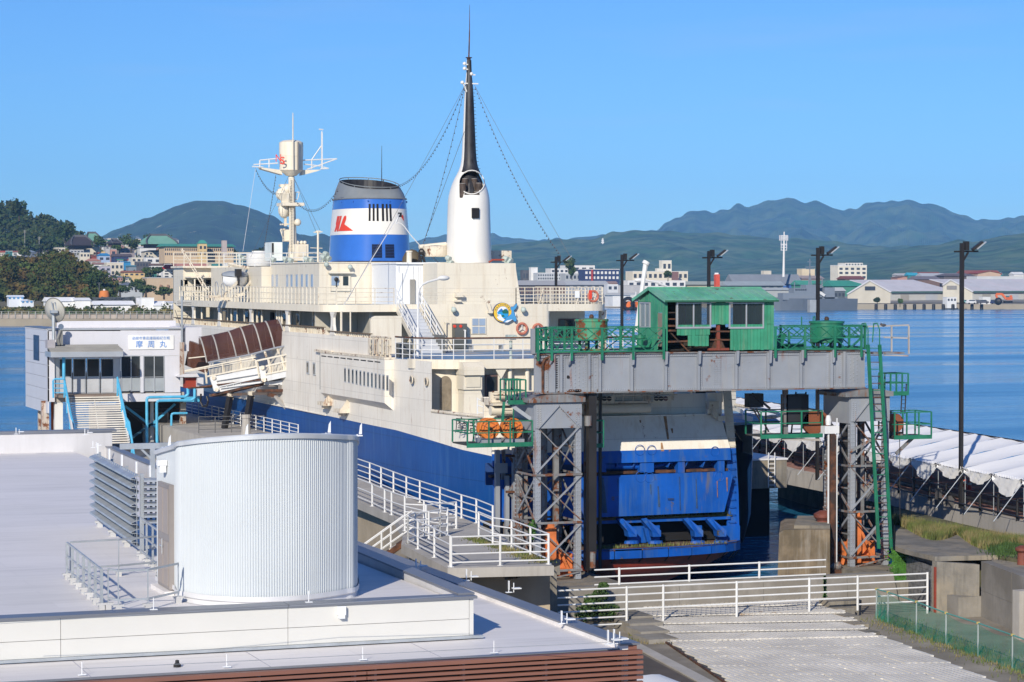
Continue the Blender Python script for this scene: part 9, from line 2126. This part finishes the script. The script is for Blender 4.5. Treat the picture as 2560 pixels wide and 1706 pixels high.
# ------------------------------------------------------------------ mountains
from mathutils import noise as mn
def ridge(name,prof,d,foot,m,rough=1.0,seed=0,zf=2.):
 us_=[];u=prof[0][0]
 while u<=prof[-1][0]:us_.append(u);u+=5
 def top(u):
  for(a,va),(b2,vb2)in zip(prof,prof[1:]):
   if a<=u<=b2:f_=(u-a)/(b2-a);f_=f_*f_*(3-2*f_)*.5+f_*.5;return va+(vb2-va)*f_
  return prof[-1][1]
 K=26;vs=[]
 for k in range(K+1):
  f_=k/K
  for u in us_:
   zt=(705-top(u))*d/F+14;dd=foot+(d-foot)*f_;p=at(u,705,dd);
   nz=mn.fractal(Vector((p.x/420+seed,p.y/420,0)),1.0,2.0,5);nr=abs(mn.noise(Vector((p.x/300+seed,p.y/900,3.3))))
   h_=zt*(f_**1.25);z=zf+(h_-zf)*1.0+(nz*.24-nr*.42)*zt*rough*math.sin(math.pi*f_)**.8+mn.noise(Vector((p.x/40,p.y/40,seed)))*9*rough*(.3+f_)*d/8000
   vs.append((p.x,p.y,max(-2,z)if k else-3))
 n=len(us_);mb=MB();mb.add(vs,[(j*n+i,j*n+i+1,(j+1)*n+i+1,(j+1)*n+i)for j in range(K)for i in range(n-1)]);return structure(name,mb,m)
FOR=mat('mountain_forest',(.022,.05,.016),.95,var=.6,vs=.012,col2=(.07,.10,.035),bump=1.0,bs=.02);FOR2=mat('foothill_forest',(.028,.07,.02),.95,var=.5,vs=.02,col2=(.09,.13,.05),bump=1.0,bs=.05)
MR_=mat('mountain_with_scars',(.030,.056,.022),.95,var=.4,vs=.012,rust=.20,rs=.011,rustcol=(.36,.31,.24))
def D(*p):return[(x*1.088,y*1.088)for x,y in p]
ridge('far_mountains',D((640,560),(700,548),(760,555),(830,562),(900,560),(940,556),(980,548),(1020,540),(1080,544),(1130,540),(1170,546),(1205,548),(1240,551),(1290,549),(1350,546),(1400,540),(1470,532),(1510,527),(1535,510),(1560,499),(1580,488),(1598,483),(1620,487),(1645,490),(1670,480),(1692,470),(1720,476),(1745,470),(1780,460),(1808,454),(1830,459),(1850,464),(1885,463),(1915,475),(1940,485),(1965,478),(2000,465),(2050,464),(2085,458),(2120,466),(2155,472),(2190,487),(2225,500),(2260,506),(2300,505),(2353,497),(2560,490)),9500,6500,FOR,1.0,1)
ridge('left_mountain',D((-120,560),(60,558),(150,560),(210,552),(236,540),(265,528),(300,514),(340,503),(370,490),(405,474),(430,466),(470,461),(512,463),(545,473),(590,482),(620,492),(655,515),(690,540),(715,542),(740,536),(775,552),(830,575),(900,590),(960,598)),6500,4200,MR_,.8,5)
ridge('middle_ridge',D((560,600),(700,592),(900,580),(1100,566),(1200,558),(1280,552),(1350,551),(1385,543),(1410,534),(1450,531),(1500,530),(1560,533),(1640,537),(1720,542),(1800,548),(1900,556),(2050,566),(2200,570),(2353,575),(2560,580)),5600,4200,FOR2,.7,9)
ridge('right_foothill',D((1500,640),(1650,615),(1800,600),(1900,590),(1960,581),(2010,577),(2060,572),(2110,566),(2150,564),(2180,556),(2205,549),(2235,553),(2270,549),(2310,543),(2353,537),(2560,525)),4600,2600,FOR2,.7,14)
structure('plain',MB().prism([(p.x,p.y,-2)for p in(at(900,705,1900),at(2700,705,1900),at(2900,705,6000),at(700,705,6000))],(0,0,4.1)),FOR2)
# air between the camera and the far hills
hz=bpy.data.materials.new('haze_air');hz.use_nodes=True;nn_=hz.node_tree.nodes;nn_.clear();o_=nn_.new('ShaderNodeOutputMaterial');v_=nn_.new('ShaderNodeVolumePrincipled');v_.inputs['Color'].default_value=(.20,.50,1.0,1);v_.inputs['Density'].default_value=HAZE;v_.inputs['Anisotropy'].default_value=-.3
hz.node_tree.links.new(v_.outputs[0],o_.inputs['Volume'])
hzo=MB().box((-9000,-600,-6),(12500,9900,480)).build('haze',hz,None,kind='stuff')
